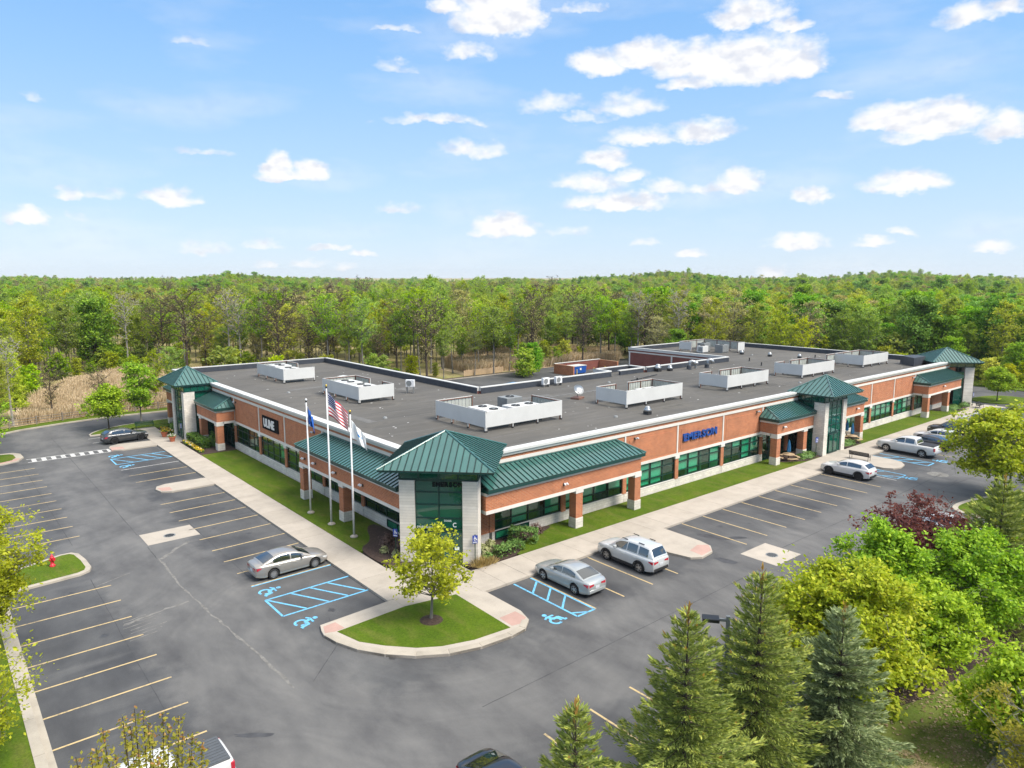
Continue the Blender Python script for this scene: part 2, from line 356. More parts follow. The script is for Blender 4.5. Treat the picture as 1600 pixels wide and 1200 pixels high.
simple('reed_ground', (0.40, 0.31, 0.19), 0.95, var=0.3, scale=1.2)
simple('membrane_patch', (0.115, 0.112, 0.106), 0.9, var=0.25, scale=2)
simple('sign_black', (0.010, 0.010, 0.011), 0.9, spec=0.1)
simple('dark_flashing', (0.040, 0.046, 0.058), 0.55, 0.0, 0.2, 1.0)
simple('white_metal', (0.58, 0.58, 0.56), 0.4, 0.0, 0.05, 0.7)
simple('coping_white', (0.56, 0.555, 0.53), 0.45, 0.0, 0.08, 0.6)
simple('screen_back', (0.40, 0.42, 0.38), 0.6, 0.0, 0.12, 1.5)
simple('rust_steel', (0.20, 0.10, 0.07), 0.7, 0.2, 0.3, 3)
simple('galvanised', (0.42, 0.43, 0.43), 0.35, 0.8, 0.12, 3)
simple('grey_paint', (0.20, 0.21, 0.21), 0.5)
simple('black_paint', (0.012, 0.012, 0.013), 0.45)
simple('black_plastic', (0.018, 0.018, 0.020), 0.6)
simple('rubber', (0.014, 0.014, 0.015), 0.85)
simple('alloy', (0.50, 0.50, 0.51), 0.3, 0.8, 0.05)
simple('dark_alloy', (0.03, 0.03, 0.032), 0.35, 0.5, 0.05)
def road_paint(name, col):
    m, nt, b = new_mat(name)
    p = pos(nt)
    w = noise(nt, 5, 6, 0.75, p); w2 = noise(nt, 0.6, 3, 0.6, p)
    s = mth(nt, 'ADD', mth(nt, 'MULTIPLY', w, 0.65), mth(nt, 'MULTIPLY', w2, 0.35))
    c = ramp(nt, s, [(0.38, tuple(0.25 * c + 0.06 for c in col)), (0.50, col), (0.8, tuple(min(1, c * 1.08) for c in col))])
    nt.links.new(c, b.inputs['Base Color']); b.inputs['Roughness'].default_value = 0.7
road_paint('yellow_line', (0.50, 0.375, 0.185))
road_paint('blue_line', (0.13, 0.42, 0.66))
road_paint('white_line', (0.52, 0.515, 0.50))
simple('sealed_crack', (0.040, 0.041, 0.044), 0.8, var=0.4, scale=2)
simple('chalk_crack', (0.155, 0.15, 0.14), 0.9, var=0.35, scale=3)
simple('stain', (0.045, 0.045, 0.048), 0.6, var=0.4, scale=1.5)
simple('patch_asphalt', (0.066, 0.067, 0.071), 0.85, var=0.25, scale=0.9)
simple('bed_grey', (0.075, 0.082, 0.09), 0.5)
def paint(name, col, metal=0.0, rough=0.3):
    m, nt, b = new_mat(name)
    b.inputs['Base Color'].default_value = (*col, 1); b.inputs['Metallic'].default_value = metal; b.inputs['Roughness'].default_value = rough
    b.inputs['Coat Weight'].default_value = 1.0; b.inputs['Coat Roughness'].default_value = 0.04
    d = noise(nt, 1.5, 4, 0.6)
    c = mixc_(nt, 1.0, tuple(col), ramp(nt, d, [(0.3, (0.93, 0.93, 0.92)), (0.7, (1, 1, 1))]), 'MULTIPLY')
    nt.links.new(c, b.inputs['Base Color'])
paint('paint_champagne', (0.34, 0.32, 0.295), 0.5, 0.38)
paint('paint_silver', (0.42, 0.445, 0.45), 0.45, 0.38)
paint('paint_ice', (0.57, 0.59, 0.60), 0.25, 0.36)
paint('paint_white', (0.58, 0.58, 0.575), 0.0, 0.35)
paint('paint_black', (0.010, 0.010, 0.012), 0.0, 0.3)
paint('paint_grey', (0.055, 0.060, 0.066), 0.5, 0.35)
simple('red_lens', (0.45, 0.012, 0.03), 0.15, coat=1)
simple('clear_lens', (0.60, 0.62, 0.63), 0.12, 0.2, coat=1)
simple('plate_white', (0.6, 0.62, 0.66), 0.5)
simple('hydrant_red', (0.55, 0.018, 0.03), 0.4)
simple('terracotta', (0.42, 0.125, 0.06), 0.8)
simple('sign_blue', (0.02, 0.055, 0.32), 0.4)
simple('emerson_blue', (0.009, 0.062, 0.27), 0.4)
simple('umbrella_blue', (0.03, 0.17, 0.34), 0.8)
simple('dumpster_blue', (0.012, 0.085, 0.36), 0.5)
simple('bench_green', (0.010, 0.045, 0.025), 0.5)
simple('tan_wood', (0.42, 0.30, 0.18), 0.7)
simple('grey_wood', (0.20, 0.165, 0.13), 0.9)
simple('yellow_post', (0.50, 0.40, 0.10), 0.6)
simple('white_plastic', (0.72, 0.72, 0.72), 0.4)
simple('gold', (0.60, 0.42, 0.08), 0.3, 0.7)
simple('orange_tarp', (0.40, 0.19, 0.10), 0.8)
def bark(name, a_, b_):
    m, nt, b = new_mat(name)
    f = noise(nt, 3.0, 5, 0.7, pos(nt), (2, 2, .5))
    nt.links.new(ramp(nt, f, [(0.3, a_), (0.7, b_)]), b.inputs['Base Color']); b.inputs['Roughness'].default_value = 0.95; b.inputs['Specular IOR Level'].default_value = 0.1
bark('bark_grey', (0.11, 0.10, 0.088), (0.25, 0.235, 0.21))
bark('bark_brown', (0.045, 0.034, 0.026), (0.12, 0.095, 0.075))
bark('bark_pale', (0.20, 0.185, 0.165), (0.40, 0.375, 0.34))
bark('bark_red', (0.05, 0.025, 0.022), (0.11, 0.06, 0.05))
def leaf(name, stops, trans=0.48, objvar=0.0, rough=0.6):
    m, nt, b = new_mat(name)
    out = nt.nodes['Material Output']
    g = N(nt, 'ShaderNodeNewGeometry')
    oi = N(nt, 'ShaderNodeObjectInfo')
    cl = noise(nt, 0.55, 3, 0.55, g.outputs['Position'])
    f = mth(nt, 'ADD', mth(nt, 'MULTIPLY', g.outputs['Random Per Island'], 0.55), mth(nt, 'MULTIPLY', cl, 0.45))
    c = ramp(nt, f, stops)
    if objvar:
        hs = N(nt, 'ShaderNodeHueSaturation'); nt.links.new(c, hs.inputs['Color'])
        nt.links.new(mth(nt, 'MULTIPLY_ADD', oi.outputs['Random'], -0.034 * objvar, 0.5 + 0.022 * objvar), hs.inputs['Hue'])
        r2 = mth(nt, 'FRACT', mth(nt, 'MULTIPLY', oi.outputs['Random'], 7.31))
        nt.links.new(mth(nt, 'MULTIPLY_ADD', r2, -0.24 * objvar, 1.0 + 0.10 * objvar), hs.inputs['Saturation'])
        r3 = mth(nt, 'FRACT', mth(nt, 'MULTIPLY', oi.outputs['Random'], 13.7))
        nt.links.new(mth(nt, 'MULTIPLY_ADD', r3, 0.55 * objvar, 1.0 - 0.30 * objvar), hs.inputs['Value'])
        c = hs.outputs['Color']
    nt.links.new(c, b.inputs['Base Color']); b.inputs['Roughness'].default_value = rough; b.inputs['Specular IOR Level'].default_value = 0.25
    if trans:
        t = N(nt, 'ShaderNodeBsdfTranslucent'); nt.links.new(mixc_(nt, 1.0, c, (1.35, 1.30, 0.9), 'MULTIPLY'), t.inputs[0])
        mx = N(nt, 'ShaderNodeMixShader'); mx.inputs[0].default_value = trans
        nt.links.new(b.outputs[0], mx.inputs[1]); nt.links.new(t.outputs[0], mx.inputs[2]); nt.links.new(mx.outputs[0], out.inputs[0])
leaf('leaf_lime', [(0.2, (0.24, 0.28, 0.014)), (0.5, (0.4, 0.44, 0.022)), (0.8, (0.58, 0.58, 0.045))], 0.45)
leaf('leaf_bright', [(0.2, (0.12, 0.25, 0.012)), (0.5, (0.245, 0.42, 0.02)), (0.8, (0.41, 0.57, 0.04))], 0.36)
leaf('leaf_gold', [(0.2, (0.2, 0.27, 0.012)), (0.5, (0.36, 0.44, 0.02)), (0.8, (0.56, 0.57, 0.045))], 0.38)
leaf('leaf_olive', [(0.2, (0.17, 0.17, 0.02)), (0.5, (0.3, 0.29, 0.035)), (0.8, (0.44, 0.38, 0.06))])
leaf('leaf_plum', [(0.2, (0.09, 0.03, 0.03)), (0.5, (0.16, 0.052, 0.05)), (0.8, (0.25, 0.095, 0.08))])
leaf('leaf_wood_green', [(0.2, (0.155, 0.265, 0.014)), (0.5, (0.285, 0.41, 0.021)), (0.8, (0.44, 0.54, 0.036))], 0.48, 1.0)
leaf('leaf_wood_yellow', [(0.2, (0.26, 0.31, 0.014)), (0.5, (0.41, 0.46, 0.022)), (0.8, (0.58, 0.6, 0.05))], 0.48, 1.0)
leaf('leaf_wood_dark', [(0.2, (0.1, 0.23, 0.008)), (0.5, (0.19, 0.36, 0.014)), (0.8, (0.31, 0.48, 0.025))], 0.3, 1.0)
leaf('leaf_wood_tan', [(0.2, (0.27, 0.24, 0.08)), (0.5, (0.38, 0.34, 0.11)), (0.8, (0.5, 0.44, 0.16))], 0.3, 1.0)
leaf('needle_green', [(0.2, (0.13, 0.185, 0.042)), (0.5, (0.24, 0.3, 0.065)), (0.8, (0.38, 0.43, 0.1))], 0.15)
leaf('needle_blue', [(0.2, (0.14, 0.19, 0.085)), (0.5, (0.25, 0.31, 0.14)), (0.8, (0.38, 0.45, 0.21))], 0.15)
leaf('needle_tip', [(0.2, (0.290, 0.176, 0.048)), (0.5, (0.392, 0.230, 0.060)), (0.8, (0.493, 0.297, 0.084))], 0.2)
leaf('needle_new', [(0.2, (0.27, 0.32, 0.06)), (0.5, (0.4, 0.44, 0.08)), (0.8, (0.54, 0.55, 0.12))], 0.2)
leaf('needle_newblue', [(0.2, (0.22, 0.28, 0.14)), (0.5, (0.34, 0.41, 0.2)), (0.8, (0.48, 0.55, 0.28))], 0.2)
leaf('leaf_fresh', [(0.2, (0.16, 0.27, 0.012)), (0.5, (0.3, 0.45, 0.02)), (0.8, (0.48, 0.6, 0.04))], 0.36)
leaf('grass_blade', [(0.2, (0.09, 0.15, 0.016)), (0.5, (0.13, 0.205, 0.024)), (0.8, (0.2, 0.25, 0.045))], 0.3)
leaf('litter', [(0.2, (.20, .13, .07)), (0.5, (.33, .24, .14)), (0.8, (.48, .38, .25))], 0.1)
leaf('hedge_leaf', [(0.2, (0.05, 0.12, 0.018)), (0.5, (0.11, 0.21, 0.03)), (0.8, (0.2, 0.31, 0.05))], 0.2)
leaf('juniper_leaf', [(0.2, (0.07, 0.15, 0.035)), (0.5, (0.13, 0.24, 0.055)), (0.8, (0.2, 0.31, 0.075))], 0.2)
leaf('cream_leaf', [(0.2, (0.20, 0.24, 0.08)), (0.5, (0.36, 0.38, 0.16)), (0.8, (0.55, 0.54, 0.32))], 0.2)
leaf('purple_twig', [(0.2, (0.07, 0.04, 0.035)), (0.5, (0.13, 0.08, 0.065)), (0.8, (0.20, 0.13, 0.10))], 0.1)
leaf('straw', [(0.2, (0.4, 0.3, 0.18)), (0.5, (0.54, 0.42, 0.27)), (0.8, (0.66, 0.53, 0.36))], 0.2)
leaf('dry_grass', [(0.2, (0.22, 0.16, 0.05)), (0.5, (0.36, 0.26, 0.10)), (0.8, (0.46, 0.36, 0.15))], 0.2)
leaf('petal_yellow', [(0.2, (0.55, 0.30, 0.01)), (0.5, (0.72, 0.50, 0.02)), (0.8, (0.80, 0.62, 0.05))], 0.2)
leaf('petal_white', [(0.2, (0.55, 0.50, 0.45)), (0.8, (0.8, 0.78, 0.74))], 0.2)
leaf('bud_red', [(0.2, (0.24, 0.11, 0.03)), (0.5, (0.34, 0.18, 0.05)), (0.8, (0.42, 0.28, 0.09))], 0.2)
# ------------------------------------------------------------------ mesh helpers
COL = scene.collection
rnd = random.Random(11)

def link(o, parent=None):
    COL.objects.link(o)
    if parent is not None: o.parent = parent
    return o
def tag(o, label=None, cat=None, group=None, kind=None):
    if label: o['label'] = label
    if cat: o['category'] = cat
    if group: o['group'] = group
    if kind: o['kind'] = kind
    return o
def thing(name, label, cat, loc=(0, 0, 0), rz=0.0, group=None):
    o = bpy.data.objects.new(name, None); o.empty_display_size = 0.3
    o.location = loc; o.rotation_euler = (0, 0, rz)
    link(o)
    return tag(o, label, cat, group)
def sub(name, parent):
    """an Empty that groups the sub-parts of one part"""
    o = bpy.data.objects.new(name, None); o.empty_display_size = 0.2
    return link(o, parent)

class MB:
    def __init__(s): s.v = []; s.f = []; s.smooth = False
    def add(s, vs, fs):
        n = len(s.v); s.v.extend(vs); s.f.extend([tuple(i + n for i in f) for f in fs]); return s
    def box(s, x0, x1, y0, y1, z0, z1):
        return s.add([(x0, y0, z0), (x1, y0, z0), (x1, y1, z0), (x0, y1, z0), (x0, y0, z1), (x1, y0, z1), (x1, y1, z1), (x0, y1, z1)],
                     [(0, 3, 2, 1), (4, 5, 6, 7), (0, 1, 5, 4), (1, 2, 6, 5), (2, 3, 7, 6), (3, 0, 4, 7)])
    def cbox(s, c, h, rz=0.0, ch=None):
        ca, sa = math.cos(rz), math.sin(rz)
        vs = []
        for dz in (-1, 1):
            for dx, dy in ((-1, -1), (1, -1), (1, 1), (-1, 1)):
                x, y = dx * h[0], dy * h[1]
                vs.append((c[0] + x * ca - y * sa, c[1] + x * sa + y * ca, c[2] + dz * h[2]))
        return s.add(vs, [(0, 3, 2, 1), (4, 5, 6, 7), (0, 1, 5, 4), (1, 2, 6, 5), (2, 3, 7, 6), (3, 0, 4, 7)])
    def prism(s, poly, z0, z1):
        n = len(poly)
        return s.add([(x, y, z0) for x, y in poly] + [(x, y, z1) for x, y in poly],
                     [tuple(range(n))[::-1], tuple(range(n, 2 * n))] + [(i, (i + 1) % n, n + (i + 1) % n, n + i) for i in range(n)])
    def sheet(s, poly, z):
        return s.add([(x, y, z) for x, y in poly], [tuple(range(len(poly)))])
    def lathe(s, prof, n=16, c=(0, 0, 0), axis='z', cap=True):
        vs = []
        for r, h in prof:
            for k in range(n):
                a = 2 * math.pi * k / n
                p = (r * math.cos(a), r * math.sin(a), h)
                if axis == 'y': p = (p[0], h, p[1])
                if axis == 'x': p = (h, p[0], p[1])
                vs.append((p[0] + c[0], p[1] + c[1], p[2] + c[2]))
        m = len(prof); fs = []
        for i in range(m - 1):
            for k in range(n):
                k2 = (k + 1) % n
                f = (i * n + k, i * n + k2, (i + 1) * n + k2, (i + 1) * n + k)
                fs.append(f[::-1] if axis == 'y' else f)
        if cap:
            fs.append(tuple(range(n))[::-1]); fs.append(tuple(range((m - 1) * n, m * n)))
        return s.add(vs, fs)
    def tube(s, pts, rad, n=6, cap=True):
        if isinstance(rad, (int, float)): rad = [rad] * len(pts)
        P_ = [Vector(p) for p in pts]; rings = []
        for i, p in enumerate(P_):
            t = (P_[min(i + 1, len(P_) - 1)] - P_[max(i - 1, 0)])
            t = t.normalized() if t.length > 1e-9 else Vector((0, 0, 1))
            a = Vector((0, 0, 1)) if abs(t.z) < 0.9 else Vector((1, 0, 0))
            u = t.cross(a).normalized(); w = t.cross(u)
            rings.append([tuple(p + (u * math.cos(2 * math.pi * k / n) + w * math.sin(2 * math.pi * k / n)) * rad[i]) for k in range(n)])
        vs = [v for r in rings for v in r]; fs = []
        for i in range(len(rings) - 1):
            for k in range(n):
                k2 = (k + 1) % n
                fs.append((i * n + k, (i + 1) * n + k, (i + 1) * n + k2, i * n + k2))
        if cap and len(rings) > 1:
            fs.append(tuple(range(n))); fs.append(tuple(range((len(rings) - 1) * n, len(rings) * n))[::-1])
        return s.add(vs, fs)
    def mesh(s, name, mat, smooth=False):
        me = bpy.data.meshes.new(name); me.from_pydata(s.v, [], s.f)
        me.materials.append(M[mat])
        if smooth: me.polygons.foreach_set('use_smooth', [True] * len(me.polygons))
        me.update()
        return me
    def build(s, name, mat, parent=None, smooth=False, bevel=0.0):
        o = bpy.data.objects.new(name, s.mesh(name, mat, smooth))
        if bevel:
            b = o.modifiers.new('bevel', 'BEVEL'); b.width = bevel; b.segments = 2; b.limit_method = 'ANGLE'
        return link(o, parent)
def quads_mesh(name, mat, verts, n):
    """verts: (n*4,3) array of loose quads"""
    me = bpy.data.meshes.new(name)
    me.vertices.add(n * 4); me.vertices.foreach_set('co', np.ascontiguousarray(verts, dtype=np.float32).ravel())
    me.loops.add(n * 4); me.loops.foreach_set('vertex_index', np.arange(n * 4, dtype=np.int32))
    me.polygons.add(n); me.polygons.foreach_set('loop_start', np.arange(0, n * 4, 4, dtype=np.int32)); me.polygons.foreach_set('loop_total', np.full(n, 4, dtype=np.int32))
    me.materials.append(M[mat]); me.update(); me.validate()
    return me
def put(name, me, parent=None, loc=(0, 0, 0), rz=0.0, sc=1.0):
    o = bpy.data.objects.new(name, me); o.location = loc; o.rotation_euler = (0, 0, rz)
    o.scale = (sc, sc, sc) if isinstance(sc, (int, float)) else sc
    return link(o, parent)
def copy_tree(o, parent=None):
    c = o.copy(); COL.objects.link(c); c.parent = parent
    for ch in list(o.children): copy_tree(ch, c)
    return c
def structure(name, mb, mat, z=None):
    return tag(mb.build(name, mat), kind='structure')
def arc(cx, cy, r, a0, a1, n=8):
    return [(cx + r * math.cos(R(a0 + (a1 - a0) * i / n)), cy + r * math.sin(R(a0 + (a1 - a0) * i / n))) for i in range(n + 1)]
def smooth_poly(pts, it=2):
    for _ in range(it):
        q = []
        for i in range(len(pts)):
            a, b = pts[i], pts[(i + 1) % len(pts)]
            q += [(a[0] * .75 + b[0] * .25, a[1] * .75 + b[1] * .25), (a[0] * .25 + b[0] * .75, a[1] * .25 + b[1] * .75)]
        pts = q
    return pts
def offset_poly(pts, d):
    """inset a counter-clockwise polygon by d"""
    n = len(pts); out = []
    for i in range(n):
        p0, p1, p2 = Vector(pts[i - 1]), Vector(pts[i]), Vector(pts[(i + 1) % n])
        a = (p1 - p0).normalized(); b = (p2 - p1).normalized()
        na = Vector((-a.y, a.x)); nb = Vector((-b.y, b.x))
        m = (na + nb); m = m / max(m.length_squared / 2, 0.3)
        out.append(tuple(p1 + m * d))
    return out

# ------------------------------------------------------------------ terrain
def hill(x, y):
    d = math.hypot(x, y); a = math.degrees(math.atan2(y, x))
    if d < 260: return 0.0
    t = min(1, (d - 260) / 800)
    return t * t * (3 - 2 * t) * (0.6 + 12.0 * math.exp(-((a - 38) / 5) ** 2) + 11 * math.exp(-((a - 22) / 6) ** 2) + 8 * math.exp(-((a - 71) / 5) ** 2) + 5 * math.exp(-((a - 84) / 4) ** 2) + 1.2 * math.sin(a * 0.9))
mb = MB()
rings = [0.01, 60, 120, 180, 260, 340, 450, 600, 800, 1050, 1350, 1700, 2200, 3000, 4500, 7500]
na_ = 120
for r_ in rings:
    for k in range(na_):
        a = 2 * math.pi * k / na_
        x, y = r_ * math.cos(a), r_ * math.sin(a)
        mb.v.append((x, y, -0.06 + hill(x, y)))
for i in range(len(rings) - 1):
    for k in range(na_):
        k2 = (k + 1) % na_
        mb.f.append((i * na_ + k, (i + 1) * na_ + k, (i + 1) * na_ + k2, i * na_ + k2))
tag(mb.build('ground', 'wild_ground', smooth=True), kind='structure')

# car park: one sheet of asphalt round the building
lot = [(2.2, 12), (140, 12), (142.5, 36), (143, 42.5), (140, 112), (26.7, 109.1), (19.3, 109.5), (13.9, 108.6), (8.8, 107.0), (6.7, 105.5), (1, 100), (-9, 96), (-9, 58), (2.2, 56)]
structure('car_park', MB().sheet(lot, 0.0), 'asphalt')

# ------------------------------------------------------------------ pavements, kerbs, lawns
def slab_walk(name, x0, x1, y0, y1, along, step=1.83, z=0.15, gap=0.018):
    base = tag(MB().box(x0 + .01, x1 - .01, y0 + .01, y1 - .01, -0.05, z - 0.02).build(name, 'joint_fill'), kind='structure')
    a0, a1 = (x0, x1) if along == 'x' else (y0, y1)
    n = max(1, round((a1 - a0) / step)); L_ = (a1 - a0) / n
    if along == 'x': me = MB().box(gap / 2, L_ - gap / 2, 0, y1 - y0, -0.15, 0).mesh('slab', 'concrete')
    else: me = MB().box(0, x1 - x0, gap / 2, L_ - gap / 2, -0.15, 0).mesh('slab', 'concrete')
    for i in range(n):
        put('slab', me, base, (x0 + i * L_, y0, z + rnd.uniform(-.003, .003)) if along == 'x' else (x0, y0 + i * L_, z + rnd.uniform(-.003, .003)))
    return base
slab_walk('side_pavement', 20.0, 22.35, 35.4, 98.5, 'y')
slab_walk('front_pavement', 25.1, 122.3, 32.75, 35.75, 'x')
slab_walk('corner_pavement', 20.35, 25.1, 33.9, 37.4, 'x', 1.6, 0.148)
slab_walk('entrance_pavement', 22.35, 26.4, 35.4, 39.6, 'y', 1.4, 0.146)
slab_walk('door_pavement', 73.6, 78.2, 35.75, 36.4, 'x', 1.5, 0.149)
slab_walk('tower_pavement', 22.35, 23.4, 87.0, 92.0, 'y', 1.6, 0.149)
slab_walk('end_pavement', 116.5, 122.3, 35.75, 37.6, 'x', 1.5, 0.149)

def kerbed(name, outline, lawn_mat=None, width=0.30, z=0.15, lawn_name='lawn', concrete_fill=False):
    """island: kerb ring with a fill; the outline runs counter-clockwise"""
    inner = offset_poly(outline, width)
    n = len(outline)
    b = MB(); zi = z
    b.v = [(x, y, -0.05) for x, y in outline] + [(x, y, zi - 0.02) for x, y in offset_poly(outline, 0.02)] + [(x, y, zi) for x, y in offset_poly(outline, 0.06)] + [(x, y, zi) for x, y in inner] + [(x, y, -0.05) for x, y in inner]
    for k in range(4):
        for i in range(n):
            j = (i + 1) % n
            b.f.append((k * n + i, k * n + j, (k + 1) * n + j, (k + 1) * n + i))
    o = tag(b.build(name, 'kerb_concrete'), kind='structure')
    if lawn_mat:
        tag(MB().prism(inner, -0.05, z + 0.02).build(lawn_name, lawn_mat), kind='structure')
    return o
def finger(name, pts, z=0.152):
    o = tag(MB().prism(pts, -0.05, z).build(name, 'concrete', bevel=0.02), kind='structure')
    return o

# the rounded corner island with the tree
isl = [(20.2, 34.15), (16.1, 33.95)] + smooth_poly([(15.75, 33.9), (15.25, 33.6), (15.6, 32.4), (16.2, 31.2), (17.2, 29.8), (18.9, 28.4), (20.9, 27.6), (22.6, 27.35), (23.9, 27.6), (23.8, 28.3)], 1)[3:-3] + [(23.75, 28.3), (23.75, 33.4)]
isl_in = [(23.62, 33.55), (20.4, 34.15), (16.0, 33.92), (16.4, 32.2), (17.25, 30.95), (18.4, 29.7), (19.5, 29.0), (21.2, 28.45), (23.5, 28.25)]
isl_out = [(15.62, 35.2), (15.4, 34.6), (15.28, 34.0), (15.45, 32.9), (15.95, 31.5), (16.8, 30.2), (17.9, 29.05), (19.35, 28.15), (21.05, 27.65), (23.0, 27.5), (24.1, 27.65), (24.9, 28.3), (25.25, 29.4), (25.25, 34.0), (20.2, 35.4)]
tag(MB().prism(isl_out, -0.05, 0.140).build('corner_island_concrete', 'concrete'), kind='structure')
tag(MB().prism(isl_in[::-1], 0.0, 0.155).build('corner_island_lawn', 'lawn'), kind='structure')
# kerb round its outer edge, in separate lengths
kp = isl_out[2:12]
kin = [(15.72, 33.98), (15.88, 33.05), (16.35, 31.75), (17.15, 30.5), (18.2, 29.4), (19.55, 28.55), (21.15, 28.07), (23.0, 27.93), (23.95, 28.05), (24.6, 28.55)]
kb = tag(MB().prism([(15.29, 34.0), (15.29, 33.95), (15.7, 33.95), (15.7, 34.0)], -.05, 0.1).build('corner_island_kerb', 'kerb_concrete'), kind='structure')
for i in range(len(kp) - 1):
    a, b_, c, d = kp[i], kp[i + 1], kin[i + 1], kin[i]
    def lp(p, q, t): return (p[0] + (q[0] - p[0]) * t, p[1] + (q[1] - p[1]) * t)
    MB().prism([lp(a, b_, .012), lp(a, b_, .988), lp(d, c, .988), lp(d, c, .012)], -0.05, 0.165).build('kerb_length', 'kerb_concrete', kb, bevel=0.025)
for pad in ([(15.66, 34.93), (15.42, 34.2), (15.95, 34.0), (16.5, 34.05), (16.4, 34.98)], [(23.75, 29.5), (23.7, 28.35), (24.35, 28.2), (24.95, 28.6), (24.95, 29.55)]):
    tag(MB().prism(pad, 0.0, 0.146).build('tactile_pad', 'pink_pad'), kind='structure')
tag(MB().lathe([(0.0, 0.15), (0.66, 0.152), (0.62, 0.175), (0.3, 0.23), (0.06, 0.26)], 22, (20.65, 31.75, 0)).build('mulch_ring', 'mulch'), kind='structure')
tag(MB().sheet([(8.6, 109.6), (14, 111.8), (22, 112.4), (34, 112.2), (46, 112.6), (54, 122), (50, 142), (36, 156), (24, 157), (15, 142), (9, 124)], -0.02).build('reed_bed', 'reed_ground'), kind='structure')
tag(MB().sheet([(82, 112.4), (100, 111.6), (124, 107), (134, 118), (120, 138), (100, 140), (84, 128)], -0.02).build('reed_bed', 'reed_ground'), kind='structure')

# lawns beside the building
def lawn_piece(name, poly, z=0.165, mat='lawn'):
    return tag(MB().prism(poly, -0.05, z).build(name, mat), kind='structure')
lawn_piece('side_lawn', [(22.37, 43.4), (26.2, 43.4), (26.2, 79.0), (22.37, 79.0)])
lawn_piece('front_lawn', [(30.6, 35.77), (72.6, 35.77), (72.6, 38.9), (30.6, 38.9)])
lawn_piece('far_lawn', [(80.4, 35.77), (116.4, 35.77), (116.4, 38.9), (80.4, 38.9)])
lawn_piece('tower_lawn', smooth_poly([(15.2, 97.6), (22.3, 98.3), (26.2, 94.5), (26.2, 103.0), (20.2, 102.2), (16.8, 100.7), (15.2, 98.6)], 1), 0.15)
kerbed('side_lawn_kerb', smooth_poly([(15.0, 97.3), (19.9, 97.9), (20.2, 99.2), (26.3, 99.5), (26.3, 103.2), (20.2, 102.5), (16.7, 101.0), (15.0, 98.8)], 1), None)
# planting beds
def bed(name, poly, z=0.19): return tag(MB().prism(poly, -0.05, z).build(name, 'mulch'), kind='structure')
bed('corner_bed_left', smooth_poly([(22.45, 43.8), (22.45, 39.8), (23.7, 38.9), (25.9, 39.4), (26.3, 47.5), (25.2, 47.8), (24.0, 44.6)], 2))
bed('corner_bed_right', smooth_poly([(26.5, 36.9), (26.9, 35.82), (30.9, 35.85), (31.9, 37.4), (36.0, 38.3), (36.2, 39.0), (28.0, 39.0)], 2))
bed('entrance_bed_left', [(67.6, 37.2), (70.0, 35.85), (73.2, 35.85), (73.2, 38.9), (67.6, 38.9)])
bed('entrance_bed_right', [(79.0, 35.85), (82.6, 35.85), (84.2, 37.3), (84.2, 38.9), (79.0, 38.9)])
bed('end_bed', [(111.0, 37.9), (114.0, 36.0), (121.0, 36.6), (119.6, 38.9), (111.0, 38.9)])
bed('tower_bed', [(22.4, 79.0), (26.2, 79.0), (26.2, 87.0), (22.4, 87.0)])
bed('tower_bed_far', [(22.4, 92.2), (26.2, 92.2), (26.2, 97.0), (22.4, 97.0)])

# parking bays between the stalls (concrete fingers) and manhole pads
finger('finger_walk', [(20.0, 67.05), (20.0, 69.75), (16.4, 69.9), (15.6, 69.5), (15.3, 68.6), (15.5, 67.6), (16.3, 67.05)])
finger('finger_walk', [(20.0, 87.2), (20.0, 90.1), (16.6, 90.5), (15.7, 90.0), (15.4, 89.0), (15.6, 87.7), (16.4, 87.2)])
finger('finger_walk', [(38.8, 32.75), (38.9, 29.5), (39.3, 27.9), (40.0, 27.45), (41.4, 27.6), (42.2, 28.3), (42.45, 29.4), (42.5, 32.75)])
finger('finger_walk', [(73.5, 32.75), (73.5, 29.6), (74.0, 28.8), (75.0, 28.5), (76.4, 28.7), (77.4, 29.4), (77.7, 30.4), (77.7, 32.75)])
finger('finger_walk', [(97.6, 32.75), (97.6, 29.4), (98.6, 28.6), (100.6, 28.7), (101.6, 29.6), (101.6, 32.75)])
for pad in ([(15.45, 87.75), (16.7, 87.4), (16.75, 88.9), (15.55, 89.2)], [(40.2, 27.62), (41.5, 27.75), (42.2, 28.5), (41.6, 29.0), (40.3, 28.7)], [(15.6, 67.7), (16.4, 67.3), (16.5, 68.6), (15.5, 68.9)]):
    tag(MB().prism(pad, 0.0, 0.156).build('tactile_pad', 'pink_pad'), kind='structure')
for (x, y, hx, hy, mx, my) in ((13.2, 55.9, 1.8, 1.35, 13.15, 55.75), (44.4, 24.9, 1.6, 1.38, 44.3, 24.75)):
    tag(MB().cbox((x, y, 0.0), (hx, hy, 0.008)).build('drain_pad', 'concrete'), kind='structure')
    t = thing('manhole_cover', 'round grey iron manhole cover in the concrete square of the %s lot' % ('side' if x < 20 else 'front'), 'manhole', (mx, my, 0.008), group='manholes')
    MB().lathe([(0.0, 0.0), (0.42, 0.0), (0.42, 0.012), (0.36, 0.014), (0.36, 0.006), (0.0, 0.006)], 20, cap=False).build('cover', 'grey_paint', t)
    b = MB()
    for k in range(-3, 4): b.cbox((0, k * .09, 0.011), (math.sqrt(max(.01, .33 ** 2 - (k * .09) ** 2)), .025, .005))
    b.build('grate', 'black_paint', t)
tag(MB().lathe([(0, .004), (0.95, .004)], 20, (75.65, 25.3, 0), cap=False).build('asphalt_patch', 'chalk_crack'), kind='structure')

